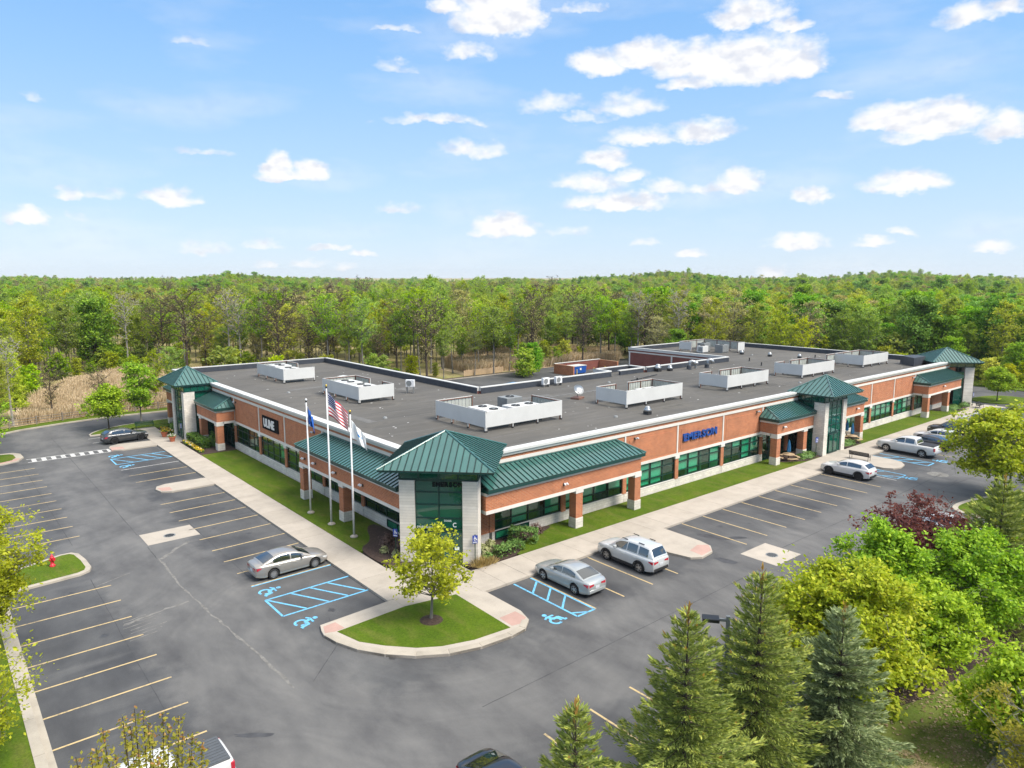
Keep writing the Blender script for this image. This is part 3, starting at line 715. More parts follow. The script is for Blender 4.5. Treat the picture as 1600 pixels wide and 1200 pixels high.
r = random.Random(90)
for k in range(44):                                            # oil drips in the stalls
    if k < 22: x, y = r.choice((r.uniform(3.6, 6.4), r.uniform(15.6, 18.4))), r.uniform(28, 84)
    else: x, y = r.uniform(30, 66), r.choice((r.uniform(28.5, 31), r.uniform(16, 19)))
    if abs(y - 54) < 4 and x < 8: continue
    a = r.uniform(.08, .26)
    o = MB().sheet([(a * r.uniform(.6, 1.2) * math.cos(2 * math.pi * q / 12), a * r.uniform(.6, 1.5) * math.sin(2 * math.pi * q / 12)) for q in range(12)], 0).build('oil_stain', 'stain'); o.location = (x, y, .0025); tag(o, kind='structure')
# left edge: lawn strip with a two-part kerb, and the hydrant island
lawn_piece('left_lawn', [(-60, 14), (2.0, 14), (2.0, 50.4), (-60, 50.4)], 0.14)
kb = tag(MB().box(2.0, 2.32, 14, 50.4, -.05, 0.12).build('left_kerb', 'kerb_concrete'), kind='structure')
me = MB().box(0, .40, 0.012, 3.028, -0.2, 0).mesh('kerb_length', 'kerb_concrete')
for i in range(12): put('kerb_length', me, kb, (1.98, 14 + i * 3.04, 0.165))
tag(MB().box(2.36, 2.66, 14, 50.4, -.05, 0.012).build('gutter', 'kerb_concrete'), kind='structure')
hyd = smooth_poly([(-12, 51.2), (3.6, 51.25), (6.6, 51.5), (7.55, 51.9), (7.65, 53.2), (7.35, 55.9), (7.0, 56.6), (6.0, 56.4), (3.4, 53.6), (-12, 53.4)], 1)
hyd = [(-12, 51.2), (3.7, 51.3), (6.7, 51.6), (7.3, 51.95), (7.5, 52.6), (7.45, 54.2), (7.25, 55.7), (6.9, 56.25), (6.2, 56.3), (3.6, 55.2), (-12, 54.8)]
kerbed('hydrant_island_kerb', hyd, 'lawn', 0.34, 0.15, 'hydrant_island_lawn')
kerbed('crossing_island_kerb', [(-12, 88.0), (5.6, 88.2), (7.0, 88.9), (7.6, 90.4), (7.5, 92.4), (6.9, 93.3), (5.6, 93.6), (-12, 93.6)], 'lawn', 0.7, 0.15, 'crossing_island_lawn')
tag(MB().prism([(5.4, 88.3), (6.8, 88.85), (7.3, 89.9), (6.3, 90.1), (5.2, 89.6)], 0.0, 0.157).build('tactile_pad', 'pink_pad'), kind='structure')
# back drive kerb
bk = [(-12, 97.5), (0.5, 101.2), (6.7, 105.6), (8.9, 107.1), (13.9, 108.65), (19.3, 109.6), (26.7, 109.4), (60, 109.2)]
kb = tag(MB().box(60, 97, 109.05, 109.35, -.05, .14).build('back_kerb', 'kerb_concrete'), kind='structure')
for i in range(len(bk) - 1):
    a, c = Vector(bk[i]), Vector(bk[i + 1]); d = c - a; nn = max(1, round(d.length / 4))
    for k in range(nn):
        m = a + d * ((k + .5) / nn)
        MB().cbox((m.x, m.y, .05), (d.length / nn / 2 - .015, .17, .10), math.atan2(d.y, d.x)).build('kerb_length', 'kerb_concrete', kb)
# verge of mown grass behind it
vb = [(p[0] - .1, p[1] + .2) for p in bk]
lawn_piece('back_verge', vb + [(60, 111.6), (26.7, 112.2), (19.3, 112.2), (13.9, 111.4), (8.0, 109.6), (0, 104.0), (-12, 100.5)], 0.10)

# right side: planted strip, lawn and island
lawn_piece('right_lawn', [(-10, -14), (130, -14), (130, 9), (60, 12.5), (42, 9.8), (38.5, 10.6), (34, 11.1), (31.3, 11.9), (26, 12.6), (14, 10.0), (2, 10.0)], 0.10, 'shaded_lawn')
bed('tree_bed', [(2, 9.9), (14, 9.9), (26, 12.5), (31.3, 11.8), (34, 11.0), (38.5, 10.5), (42, 9.7), (60, 12.4), (64, 14.4), (10, 14.4), (2, 13.0)], 0.12)
kb = tag(MB().box(8.0, 64.6, 14.6, 14.8, -.05, .02).build('front_kerb', 'kerb_concrete'), kind='structure')
me = MB().box(0.012, 3.028, 0, .3, -0.2, 0).mesh('kerb_length', 'kerb_concrete')
for i in range(18): put('kerb_length', me, kb, (8.0 + 3.04 * i, 14.4, 0.15))
ri = smooth_poly([(62.9, 8), (100, 8), (100, 12.0), (90, 14.0), (82, 16.0), (75, 18.2), (70.8, 19.8), (66.6, 20.8), (64.4, 20.4), (63.9, 18.6), (62.9, 14.6)], 2)
kerbed('right_island_kerb', ri, 'lawn', 0.45, 0.15, 'right_island_lawn')
bed('right_island_bed', smooth_poly([(66.0, 12), (72, 12), (72.5, 15.5), (69, 16.5), (66.0, 15.8)], 2))
lawn_piece('right_verge', [(130.2, -14), (300, -14), (300, 60), (143.3, 60), (143.1, 42.5), (142.7, 36), (140.3, 12), (130.2, 9)], 0.10)
lawn_piece('end_island_lawn', smooth_poly([(124.6, 33.4), (134, 31.5), (134.5, 37.5), (125.2, 39.5)], 2), 0.15)
tag(MB().box(20.5, 42, 6.2, 7.6, -.02, .125).build('park_path', 'concrete'), kind='structure')
bed('dock_edge', [(49, 109.6), (97, 109.6), (97, 110.8), (49, 110.8)], 0.05)

# ------------------------------------------------------------------ painted markings
lines = {'yellow_line': MB(), 'blue_line': MB(), 'white_line': MB()}
def stripe(mat, x0, y0, x1, y1, w=0.10, z=0.006):
    d = Vector((x1 - x0, y1 - y0)); L_ = d.length
    lines[mat].cbox(((x0 + x1) / 2, (y0 + y1) / 2, z), (L_ / 2, w / 2, 0.002), math.atan2(d.y, d.x))
marks = []
def mark(name, mat, segs, label=None, w=0.10):
    b = MB()
    for (x0, y0, x1, y1) in segs:
        d = Vector((x1 - x0, y1 - y0))
        b.cbox(((x0 + x1) / 2, (y0 + y1) / 2, 0.005), (d.length / 2, w / 2, 0.003), math.atan2(d.y, d.x))
    return tag(b.build(name, mat), kind='structure')
for k in range(-3, 8): mark('stall_line', 'yellow_line', [(2.66, 29.8 + 2.71 * k, 7.92, 29.8 + 2.71 * k)])
for k in range(10): mark('stall_line', 'yellow_line', [(2.6, 59.95 + 2.76 * k, 7.95, 59.95 + 2.76 * k)]); mark('stall_line', 'yellow_line', [(-8.8, 59.95 + 2.76 * k, -3.4, 59.95 + 2.76 * k)])
for y in (45.55, 48.1, 50.65, 53.45, 56.15, 58.8, 61.4, 64.15, 72.75, 75.6): mark('stall_line', 'yellow_line', [(14.6, y - .1, 19.95, y)])
mark('stall_line', 'white_line', [(14.5, 78.35, 19.95, 78.5)])
mark('stall_line', 'yellow_line', [(14.6, 42.98, 19.95, 43.0)]); mark('stall_line', 'blue_line', [(14.6, 42.87, 19.95, 42.89)], w=.11)
for y in (93.6, 96.3): mark('stall_line', 'white_line', [(14.6, y, 18.5, y)])
def aisle_box(x0, x1, y0, y1, hatch, vert):
    segs = [(x0, y0, x1, y0), (x0, y1, x1, y1)] if vert == 'x' else [(x0, y0, x0, y1), (x1, y0, x1, y1)]
    segs += [(x0, y0, x0, y1)] if vert == 'x' else [(x0, y0, x1, y0)]
    segs += hatch
    return mark('access_aisle', 'blue_line', segs, w=0.13)
aisle_box(14.55, 20.0, 37.8, 40.45, [(14.65, 40.35, 16.0, 37.9), (16.1, 40.4, 17.4, 37.9), (17.35, 40.4, 18.65, 37.9), (18.5, 40.4, 19.8, 37.9)], 'x')
aisle_box(14.6, 20.0, 81.05, 83.95, [(14.7, 83.8, 16.2, 81.1), (16.2, 83.9, 17.6, 81.1), (17.6, 83.9, 18.9, 81.1), (18.6, 83.9, 19.9, 81.1)], 'x')
aisle_box(27.45, 28.86, 27.0, 32.65, [(27.5, 28.3, 28.8, 29.4), (27.5, 29.6, 28.8, 30.7), (27.5, 30.9, 28.8, 32.0), (27.5, 27.5, 28.3, 27.05)], 'y')
aisle_box(78.3, 79.9, 27.2, 32.65, [(78.35, 31.6, 79.8, 30.6), (78.35, 30.2, 79.8, 29.2), (78.35, 28.8, 79.8, 27.8)], 'y')
aisle_box(70.9, 72.9, 27.2, 32.65, [(71.0, 30.4, 72.8, 29.2), (71.0, 28.6, 72.0, 27.3)], 'y')
for x in (31.45, 34.15, 36.7, 44.75, 47.5, 50.25, 53.05, 55.75, 58.45, 61.15, 64.1, 66.9, 84.2, 86.9, 88.9, 92.4, 94.2, 103.5, 106.2, 109): mark('stall_line', 'yellow_line', [(x, 27.0, x, 32.7)])
mark('stall_line', 'yellow_line', [(28.97, 27.0, 28.97, 32.7)])
mark('stall_line', 'white_line', [(70.3, 27.0, 70.3, 32.7)])
for x in (13.4, 16.1, 18.85, 21.6, 24.3, 27.0, 29.75, 32.5, 35.2, 37.9, 40.6, 43.4, 46.1, 48.8, 51.5, 54.2, 57.0, 59.7): mark('stall_line', 'yellow_line', [(x, 15.0, x, 20.4)], w=.11)
for k in range(5): mark('stall_line', 'yellow_line', [(136.5, 14 + 5.0 * k, 141.5, 14 + 5.0 * k)])
# zebra crossing: two thin bars with blocks between
mark('crossing_bar', 'white_line', [(7.7, 89.45, 15.4, 89.25)], w=.12); mark('crossing_bar', 'white_line', [(7.7, 87.9, 15.3, 87.6)], w=.12)
for k in range(9):
    x = 8.1 + .88 * k
    mark('crossing_block', 'white_line', [(x, 88.62 - .02 * k, x + .42, 88.61 - .02 * k)], w=1.35)
def wheelchair(x, y, rz, s=1.0, mat='blue_line', z=0.006, name='wheelchair_mark', th=0.003):
    """the forward-leaning wheelchair symbol, flat on the asphalt"""
    b = MB(); lay = [0]
    for i in range(30):                                    # wheel, an open ring
        if 25 <= i < 28: continue
        a0, a1 = 2 * math.pi * i / 30, 2 * math.pi * (i + 1) / 30
        b.prism([(math.cos(a) * r_, math.sin(a) * r_ - .20) for a, r_ in ((a0, .27), (a0, .43), (a1, .43), (a1, .27))], -th, th)
    def bar(x0, y0, x1, y1, w):
        lay[0] += 1; e = .0012 * lay[0]
        d = Vector((x1 - x0, y1 - y0)); b.cbox(((x0 + x1) / 2, (y0 + y1) / 2, e), (d.length / 2, w / 2, th + e), math.atan2(d.y, d.x))
    bar(-.16, .52, .06, .06, .22); bar(-.02, .06, .46, .10, .20); bar(.44, .14, .60, -.42, .17); bar(.54, -.42, .76, -.36, .13); bar(-.14, .50, -.44, .28, .13); bar(-.08, .44, .34, .44, .13)
    b.lathe([(0, -th), (.16, -th), (.16, th), (0, th)], 14, (-.10, .76, 0), cap=False)
    o = b.build(name, mat); o.location = (x, y, z); o.rotation_euler = (0, 0, rz); o.scale = (s, s, 1)
    return o
for x, y, rz in ((15.15, 41.6, R(-90)), (15.2, 36.4, R(-90)), (15.2, 85.2, R(-90)), (15.2, 79.8, R(-90)), (26.15, 27.6, R(0)), (81.3, 27.0, R(0)), (72.0, 26.4, R(0))):
    tag(wheelchair(x, y, rz, .92), kind='structure')
# sealed cracks and scuffs in the asphalt
def crack(pts, w, mat, name='sealed_crack', seed=1, n=14):
    r = random.Random(seed); b = MB(); P2 = []
    for i in range(len(pts) - 1):
        for k in range(n):
            t = k / n; P2.append((pts[i][0] + (pts[i + 1][0] - pts[i][0]) * t + r.gauss(0, w * .22), pts[i][1] + (pts[i + 1][1] - pts[i][1]) * t + r.gauss(0, w * .22)))
    P2.append(pts[-1])
    for i, p in enumerate(P2):
        a = P2[max(0, i - 1)]; c = P2[min(len(P2) - 1, i + 1)]
        d = Vector((c[0] - a[0], c[1] - a[1])).normalized(); ww = w / 2 * r.uniform(.45, 1.3)
        b.v += [(p[0] - d.y * ww, p[1] + d.x * ww, .004), (p[0] + d.y * ww, p[1] - d.x * ww, .004)]
    b.f = [(2 * i, 2 * i + 1, 2 * i + 3, 2 * i + 2) for i in range(len(P2) - 1)]
    return tag(b.build(name, mat), kind='structure')
crack([(6.9, 26), (7.0, 40), (7.1, 50.6)], .035, 'sealed_crack', seed=2)
crack([(11.25, 51.6), (11.3, 54.3)], .04, 'sealed_crack', seed=3)
crack([(12.1, 30.5), (11.9, 35.5), (11.5, 40.5), (11.25, 46), (11.35, 51.5)], .15, 'chalk_crack', 'scuff_mark', 4, 10)
crack([(11.35, 51.2), (13.9, 53.6)], .28, 'chalk_crack', 'scuff_mark', 14, 8)
crack([(7.4, 42.6), (11.0, 43.3)], .18, 'chalk_crack', 'scuff_mark', 5)
for k in range(7): crack([(7.2 + .1 * k % .4, 40.3 + .42 * k), (8.6 + .35 * (k % 3), 40.55 + .42 * k)], .07, 'chalk_crack', 'scuff_mark', 30 + k, 6)
crack([(7.2, 49.2), (9.3, 50.1)], .10, 'chalk_crack', 'scuff_mark', 38, 6)
crack([(11.3, 57.4), (11.4, 75), (11.3, 100)], .04, 'sealed_crack', seed=6)
crack([(15.0, 44), (15.1, 60), (15.0, 66)], .035, 'sealed_crack', seed=7)
crack([(7.2, 58), (7.1, 86)], .035, 'sealed_crack', seed=8)
crack([(18, 23.6), (26, 23.7), (40, 23.9)], .04, 'sealed_crack', seed=9)
crack([(12, 22.0), (17.5, 18.7), (27, 18.9)], .035, 'sealed_crack', seed=10)
crack([(46, 25.0), (60, 24.9), (76, 25.1), (90, 24.9)], .04, 'sealed_crack', seed=12)
crack([(13.0, 30.4), (15.6, 33.0), (16.5, 36.0)], .035, 'sealed_crack', seed=13)
crack([(68, 22.0), (72, 26.5), (77, 24.2), (84, 26.8)], .035, 'sealed_crack', seed=15)
crack([(62, 20.5), (70, 23.3), (80, 22.5)], .04, 'sealed_crack', seed=16)
crack([(72, 24.8), (73.5, 23.2), (75, 23.4)], .035, 'sealed_crack', seed=17)
crack([(72.5, 26.4), (74.5, 26.7), (76.5, 26.3), (78.5, 27.0)], .035, 'sealed_crack', seed=18)
for (x, y, a, b_, rz, mt) in ((9.4, 28.2, .18, .9, .9, 'stain'), (44.2, 29.4, .45, 1.3, .4, 'stain'), (45.4, 28.2, .3, .7, .9, 'stain'), (41.0, 26.2, .4, .9, .2, 'stain')):
    r = random.Random(int(x * 10)); poly = [(a * r.uniform(.7, 1.15) * math.cos(2 * math.pi * k / 18), b_ * r.uniform(.7, 1.15) * math.sin(2 * math.pi * k / 18)) for k in range(18)]
    o = MB().sheet(smooth_poly(poly, 1), 0).build('oil_stain', mt); o.location = (x, y, .003); o.rotation_euler = (0, 0, rz); tag(o, kind='structure')
# ------------------------------------------------------------------ the office building
BX, BY = 26.4, 39.0
BLD = thing('office_building', 'long single-storey red brick office building with green metal tower roofs', 'building', (BX, BY, 0))
BINV = Matrix.Translation((-BX, -BY, 0))
def bp(name, mb, mat, parent=None, **kw):
    o = mb.build(name, mat, parent or BLD, **kw)
    if parent is None: o.matrix_parent_inverse = BINV
    return o
def bsub(name):
    o = sub(name, BLD); o.matrix_parent_inverse = BINV
    return o
def fb(b, fr, s0, s1, d0, d1, z0, z1):
    if fr == 'R': b.box(s0, s1, BY - d1, BY - d0, z0, z1)
    else: b.box(BX - d1, BX - d0, s0, s1, z0, z1)
    return b
XE, YE = 120.4, 103.1                                        # far ends of the front and side facades
OUT = [(BX, BY), (XE, BY), (XE, 83.7), (97.0, 83.7), (97.0, 63.6), (77.3, 63.6), (77.3, 66.7), (70.2, 66.7), (70.2, 63.8), (48.5, 63.8), (48.5, YE), (BX, YE)]
DECK, TOP = 6.05, 6.8
wr = random.Random(3)

# ---- roof deck and parapets
bp('roof_deck', MB().prism(offset_poly(OUT, 0.30), 5.75, DECK), 'roof_membrane')
def roof_seams():
    b = MB()
    r = random.Random(21)
    for (x0, x1, y0, y1) in ((27.5, 48, 40, 102.5), (48, 118, 40, 63)):
        y = y0 + 2.0
        while y < y1:
            b.box(x0, x1 - r.uniform(0, .5), y, y + .09, DECK - .01, DECK + .006 + r.uniform(0, .002)); y += 3.05
    return b
bp('membrane_seams', roof_seams(), 'membrane_patch')
pr_ = random.Random(8)
pb = MB()
for k in range(150):                                          # pale grit and bird marks scattered on the membrane
    if pr_.random() < .4: x, y = pr_.uniform(28, 47), pr_.uniform(45, 101)
    else: x, y = pr_.uniform(28, 117), pr_.uniform(41, 62)
    s_ = pr_.uniform(.03, .12)
    pb.cbox((x, y, DECK + .009), (s_, s_ * pr_.uniform(.4, 1), .003), pr_.uniform(0, 3))
tag(bp('roof_grit', pb, 'coping_white'), kind='stuff')
for k in range(14): bp('walk_pad', MB().box(47.2 + .95 * k, 48.05 + .95 * k, 56.4 + .02 * (k % 3), 57.2 + .02 * (k % 3), DECK - .01, DECK + .02), 'membrane_patch')
for (x, y) in ((33, 58), (32, 78), (50, 44.5), (66, 60), (84, 44.5), (100, 54), (108, 66)):
    dn = bp('roof_drain', MB().lathe([(.22, DECK), (.22, DECK + .03), (.14, DECK + .16), (0, DECK + .17)], 10, (x, y, 0), cap=False), 'grey_paint')
for (x, y, hx, hy, rz) in ((36, 80, 3.2, .5, .1), (44, 72, 1.2, .9, .3), (51, 58, 3.0, .5, 0), (67, 52, .8, 2.0, .1), (84, 56, 2.8, .7, 0), (31.0, 60, .5, 3.0, .05), (100, 52, 2.0, .6, .1)):
    bp('membrane_patch', MB().cbox((x, y, DECK + .005), (hx, hy, .006), rz), 'membrane_patch')
for i in range(len(OUT)):
    a, c = Vector(OUT[i]), Vector(OUT[(i + 1) % len(OUT)])
    front = i in (0, len(OUT) - 1)
    d = (c - a).normalized(); n_ = Vector((-d.y, d.x))        # n_ points inwards
    def strip(o0, o1, z0, z1, e=0.0):
        b = MB(); p = [a + n_ * o0 - d * e, c + n_ * o0 + d * e, c + n_ * o1 + d * e, a + n_ * o1 - d * e]
        return b.prism([tuple(q) for q in p], z0, z1)
    if not front:
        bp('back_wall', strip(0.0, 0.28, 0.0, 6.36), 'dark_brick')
        bp('wall_band', strip(-0.03, 0.01, 5.9, 6.12, 0.03), 'white_trim')
        bp('coping', strip(-0.08, 0.40, 6.72, 6.8, 0.05), 'coping_white')
        bp('coping_face', strip(-0.05, 0.29, 6.36, 6.72, 0.03), 'coping_white')
    bp('parapet_flashing', strip(0.30, 0.385, DECK - .05, 6.62 if front else 6.715), 'dark_flashing')
# pilaster strips on the brick wall of the rear wing
for y in (83.4, 74.2): bp('wall_strip', MB().box(96.94, 97.02, y - .14, y + .14, 0, 5.9), 'white_trim')
# inner parapet across the loading recess, with its open end
bp('inner_parapet', MB().box(72.2, 77.2, 63.62, 63.9, 5.9, 6.62), 'dark_flashing')
bp('inner_coping', MB().box(72.0, 77.2, 63.56, 63.96, 6.62, 6.74), 'coping_white')

# ---- inside: floor, ceiling and room walls seen through the tinted glass
bp('floor', MB().prism(offset_poly(OUT, 0.32), 0.0, 0.10), 'room_floor')
bp('ceiling', MB().prism(offset_poly(OUT, 0.32), 3.15, 3.22), 'ceiling_tile')
bp('room_wall', MB().box(BX + 6, XE - 1, BY + 5.5, BY + 5.6, 0.1, 3.15), 'room_wall')
bp('room_wall', MB().box(BX + 5.5, BX + 5.6, BY + 6, YE - 1, 0.1, 3.15), 'room_wall')
for x in (36, 43, 57, 66, 88, 95.5, 109): bp('partition', MB().box(x, x + .12, BY + .8, BY + 5.5, .1, 3.15), 'room_wall')
for y in (48, 61, 69, 77): bp('partition', MB().box(BX + .8, BX + 5.5, y, y + .12, .1, 3.15), 'room_wall')
for k in range(26):
    x = 31.5 + 3.05 * k
    bp('desk', MB().box(x, x + 1.6, BY + 1.0 + wr.random(), BY + 2.6, .1, wr.choice((.75, .8, 1.2))), wr.choice(('room_wall', 'tan_wood', 'grey_paint')))

# ---- windows
def window(fr, s0, s1, z0, z1, cols, zs, d=-0.12, blinds=0.4, gl='green_glass', drop=None):
    w = bsub('window')
    f = MB(); t = 0.05
    zz = [z0] + list(zs) + [z1]
    cs = [s0 + (s1 - s0) * i / cols for i in range(cols + 1)]
    for c in cs: fb(f, fr, c - t, c + t, d - .05, d + .05, z0, z1)
    for z in zz: fb(f, fr, s0 - t, s1 + t, d - .048, d + .048, z - .04, z + .04)
    f.build('frame', 'frame_green', w)
    for i in range(cols):
        down = wr.random() < blinds
        lo = wr.choice((zz[0] + .1, zz[1], zz[1], zz[-2] - .2 if len(zz) > 2 else z0)) if drop is None else drop
        for j in range(len(zz) - 1):
            fb(MB(), fr, 0, 1, 0, 1, 0, 1)
            b = fb(MB(), fr, cs[i] + t, cs[i + 1] - t, d - .008, d + .012, zz[j] + .04, zz[j + 1] - .04)
            b.build('pane', gl, w)
        if down:
            fb(MB(), fr, cs[i] + .07, cs[i + 1] - .07, d - .13, d - .12, lo, z1 - .04).build('blind', 'blind', w)
    return w
def bay(fr, s0, s1, cols=4, blinds=0.4, panel=True, low=False):
    """one bay between pier centres s0..s1: stone base, window, bands, brick panel"""
    p = .24
    bp('stone_base', fb(MB(), fr, s0 + .02, s1 - .02, -.28, .02, 0, .84), 'stone_block')
    bp('window_sill', fb(MB(), fr, s0 + p, s1 - p, -.2, .05, .84, .90), 'white_trim')
    window(fr, s0 + p, s1 - p, .92, 3.03, cols, (1.52, 2.38), blinds=blinds)
    if low:
        window(fr, low[0], low[1], .28, .83, 2, (), d=.03, blinds=0)
    brick_top(fr, s0, s1, panel)
def brick_top(fr, s0, s1, panel=True):
    bp('brick_wall', fb(MB(), fr, s0, s1, -.28, 0, 3.27, 5.88), 'brick')
    if panel: bp('brick_panel', fb(MB(), fr, s0 + .52, s1 - .52, -.02, .028, 3.55, 5.45), 'brick', bevel=.012)
def pier(fr, s, strip=True, low=True):
    if low:
        bp('pier', fb(MB(), fr, s - .24, s + .24, -.28, .05, .86, 2.78), 'brick')
        bp('pier_base', fb(MB(), fr, s - .015, s + .27, -.28, .045, 0, .85), 'stone_block')
        bp('pier_capital', fb(MB(), fr, s - .31, s + .31, -.2, .11, 2.78, 3.06), 'white_trim')
    if strip: bp('wall_strip', fb(MB(), fr, s - .09, s + .09, -.1, .05, 3.27, 5.88), 'white_trim')
def bands(fr, s0, s1):
    n = max(1, round((s1 - s0) / 7.2)); L_ = (s1 - s0) / n
    for i in range(n):
        a, c = s0 + i * L_ + .004, s0 + (i + 1) * L_ - .004
        bp('lintel_band', fb(MB(), fr, a, c, -.2, .07, 3.04, 3.27), 'white_trim')
        bp('upper_band', fb(MB(), fr, a, c, -.2, .07, 5.88, 6.13), 'white_trim')
        bp('frieze', fb(MB(), fr, a, c, -.25, .03, 6.13, 6.33), 'brick')
        q = MB()
        if fr == 'R':
            prof = [(.03, 6.33), (.16, 6.38), (.20, 6.55), (.30, 6.62), (.30, 6.80), (-.45, 6.80), (-.45, 6.62), (-.28, 6.62), (-.28, 6.33)]
            q.v = [(x, BY - d_, z) for x in (a, c) for d_, z in prof]
        else:
            prof = [(.03, 6.33), (.16, 6.38), (.20, 6.55), (.30, 6.62), (.30, 6.80), (-.45, 6.80), (-.45, 6.62), (-.28, 6.62), (-.28, 6.33)]
            q.v = [(BX - d_, y, z) for y in (a, c) for d_, z in prof]
        m_ = len(prof)
        q.f = [tuple(range(m_)), tuple(range(m_, 2 * m_))[::-1]] + [(k, m_ + k, m_ + (k + 1) % m_, (k + 1) % m_) for k in range(m_)]
        if fr == 'R': q.f = [f[::-1] for f in q.f]
        bp('cornice', q, 'coping_white')
RP = [30.7, 37.85, 45.05, 52.2, 59.35, 66.35]
RQ = [85.0, 91.6, 98.3, 104.95, 111.6]
for i in range(5): bay('R', RP[i], RP[i + 1], 4 if i != 1 else 4, (.3, .9, .65, .6, .85)[i], panel=i > 1, low=(31.0, 34.2) if i == 0 else False)
for i in range(4): bay('R', RQ[i], RQ[i + 1], 4, .8, panel=i < 3)
for s in RP: pier('R', s, strip=s > 44)
for s in RQ: pier('R', s, strip=s < 106)
LP = [43.2, 50.3, 57.4, 65.7, 72.35, 79.75]
for i in range(5): bay('L', LP[i], LP[i + 1], 4, (.1, .2, .15, .1, .25)[i], panel=i > 1, low=(43.5, 46.4) if i == 0 else False)
for s in LP: pier('L', s, strip=s > 57)
bands('R', BX - .02, XE); bands('L', BY + .3, YE)
# plain wall behind the porches and beside the towers
for fr, s0, s1 in (('R', BX, 30.7), ('R', 66.35, 85.0), ('R', 111.6, XE), ('L', BY, 43.2), ('L', 79.75, YE)):
    bp('brick_wall', fb(MB(), fr, s0 + .01, s1 - .01, -.28, -.005, 3.27, 5.88), 'brick')
for fr, s0, s1 in (('R', 27.2, 30.45), ('R', 111.85, 115.4), ('L', 39.8, 42.95), ('L', 96.0, 102.9)):
    bp('brick_wall', fb(MB(), fr, s0, s1, -.28, -.005, .84, 3.04), 'brick'); bp('stone_base', fb(MB(), fr, s0, s1, -.28, .02, 0, .84), 'stone_block')
for fr, s0, s1, c in (('R', 66.7, 73.2, 5), ('R', 78.4, 84.7, 5), ('L', 80.1, 86.9, 5), ('L', 92.3, 95.9, 3)):
    window(fr, s0, s1, .12, 3.03, c, (2.2,), blinds=.1)
bp('pier', fb(MB(), 'R', 71.2, 71.7, -.2, .05, .5, 3.04), 'brick'); bp('pier', fb(MB(), 'R', 80.4, 80.9, -.2, .05, .1, 3.04), 'brick')

# ---- standing-seam roofs: every pan between two seams is a piece of its own
def roof_face(parent, e0, e1, t1, t0, step=0.46, mat='green_metal'):
    e0, e1, t0, t1 = map(Vector, (e0, e1, t0, t1))
    u = (e1 - e0); L_ = u.length; u.normalize()
    w = (t0 - e0) - u * (t0 - e0).dot(u)
    if w.length < 1e-6: w = (t1 - e1) - u * (t1 - e1).dot(u)
    w.normalize(); nrm = u.cross(w).normalized()
    ch = [(0.0, 0.0), ((t0 - e0).dot(u), (t0 - e0).dot(w)), ((t1 - e0).dot(u), (t1 - e0).dot(w)), (L_, 0.0)]
    def vmax(x):
        for k in range(3):
            (x0, y0), (x1, y1) = ch[k], ch[k + 1]
            if x0 - 1e-6 <= x <= x1 + 1e-6:
                return y0 if x1 - x0 < 1e-6 else y0 + (y1 - y0) * (x - x0) / (x1 - x0)
        return 0
    n = max(2, round(L_ / step)); st = L_ / n
    for i in range(n):
        x0, x1 = i * st, (i + 1) * st
        br = sorted({x0, x1} | {c[0] for c in ch if x0 + .01 < c[0] < x1 - .01})
        g_ = 0.004
        top = [(x, vmax(min(max(x, x0 + g_), x1 - g_))) for x in br]
        poly = [(x0 + g_, 0), (x1 - g_, 0)] + [(min(max(x, x0 + g_), x1 - g_), y) for x, y in reversed(top) if y > 0.005]
        if len(poly) < 3: continue
        b = MB(); m_ = len(poly)
        P_ = [e0 + u * x + w * y for x, y in poly]
        b.add([tuple(p) for p in P_] + [tuple(p - nrm * .03) for p in P_], [tuple(range(m_)), tuple(range(m_, 2 * m_))[::-1]] + [(k, m_ + k, m_ + (k + 1) % m_, (k + 1) % m_) for k in range(m_)])
        pan = b.build('roof_panel', mat, parent)
    b = MB()
    for i in range(n + 1):
        x = min(max(i * st, .03), L_ - .03); h = vmax(x)
        if h < .15: continue
        q = [e0 + u * (x - .028), e0 + u * (x + .028), e0 + u * (x + .028) + w * (h - .03), e0 + u * (x - .028) + w * (h - .03)]
        b.add([tuple(p) for p in q] + [tuple(p + nrm * .05) for p in q], [(0, 1, 2, 3), (7, 6, 5, 4), (0, 4, 5, 1), (1, 5, 6, 2), (2, 6, 7, 3), (3, 7, 4, 0)])
    b.build('seams', 'seam_green', parent)
    return nrm
def hip_cap(parent, p, q):
    MB().tube([p, q], .065, 6).build('hip_cap', 'green_metal', parent)
def pyramid(corners, apex, ze, step=0.46, fascia=.17):
    r_ = bsub('tower_roof')
    A = Vector(apex); C = [Vector((x, y, ze)) for x, y in corners]           # counter-clockwise from above
    for i in range(4): roof_face(r_, C[i], C[(i + 1) % 4], A, A, step)
    for c in C: hip_cap(r_, tuple(c + Vector((0, 0, .03))), tuple(A + Vector((0, 0, .03))))
    inner = offset_poly(corners, .06)
    MB().prism(inner, ze - fascia, ze - .032).build('fascia', 'green_trim', r_)
    MB().prism(offset_poly(corners, .35), ze - fascia - .02, ze - fascia - .003).build('soffit', 'green_trim', r_)
    MB().lathe([(.10, 0), (.10, .05), (0.0, .10)], 8, (A.x, A.y, A.z), cap=False).build('apex_cap', 'green_metal', r_)
    return r_

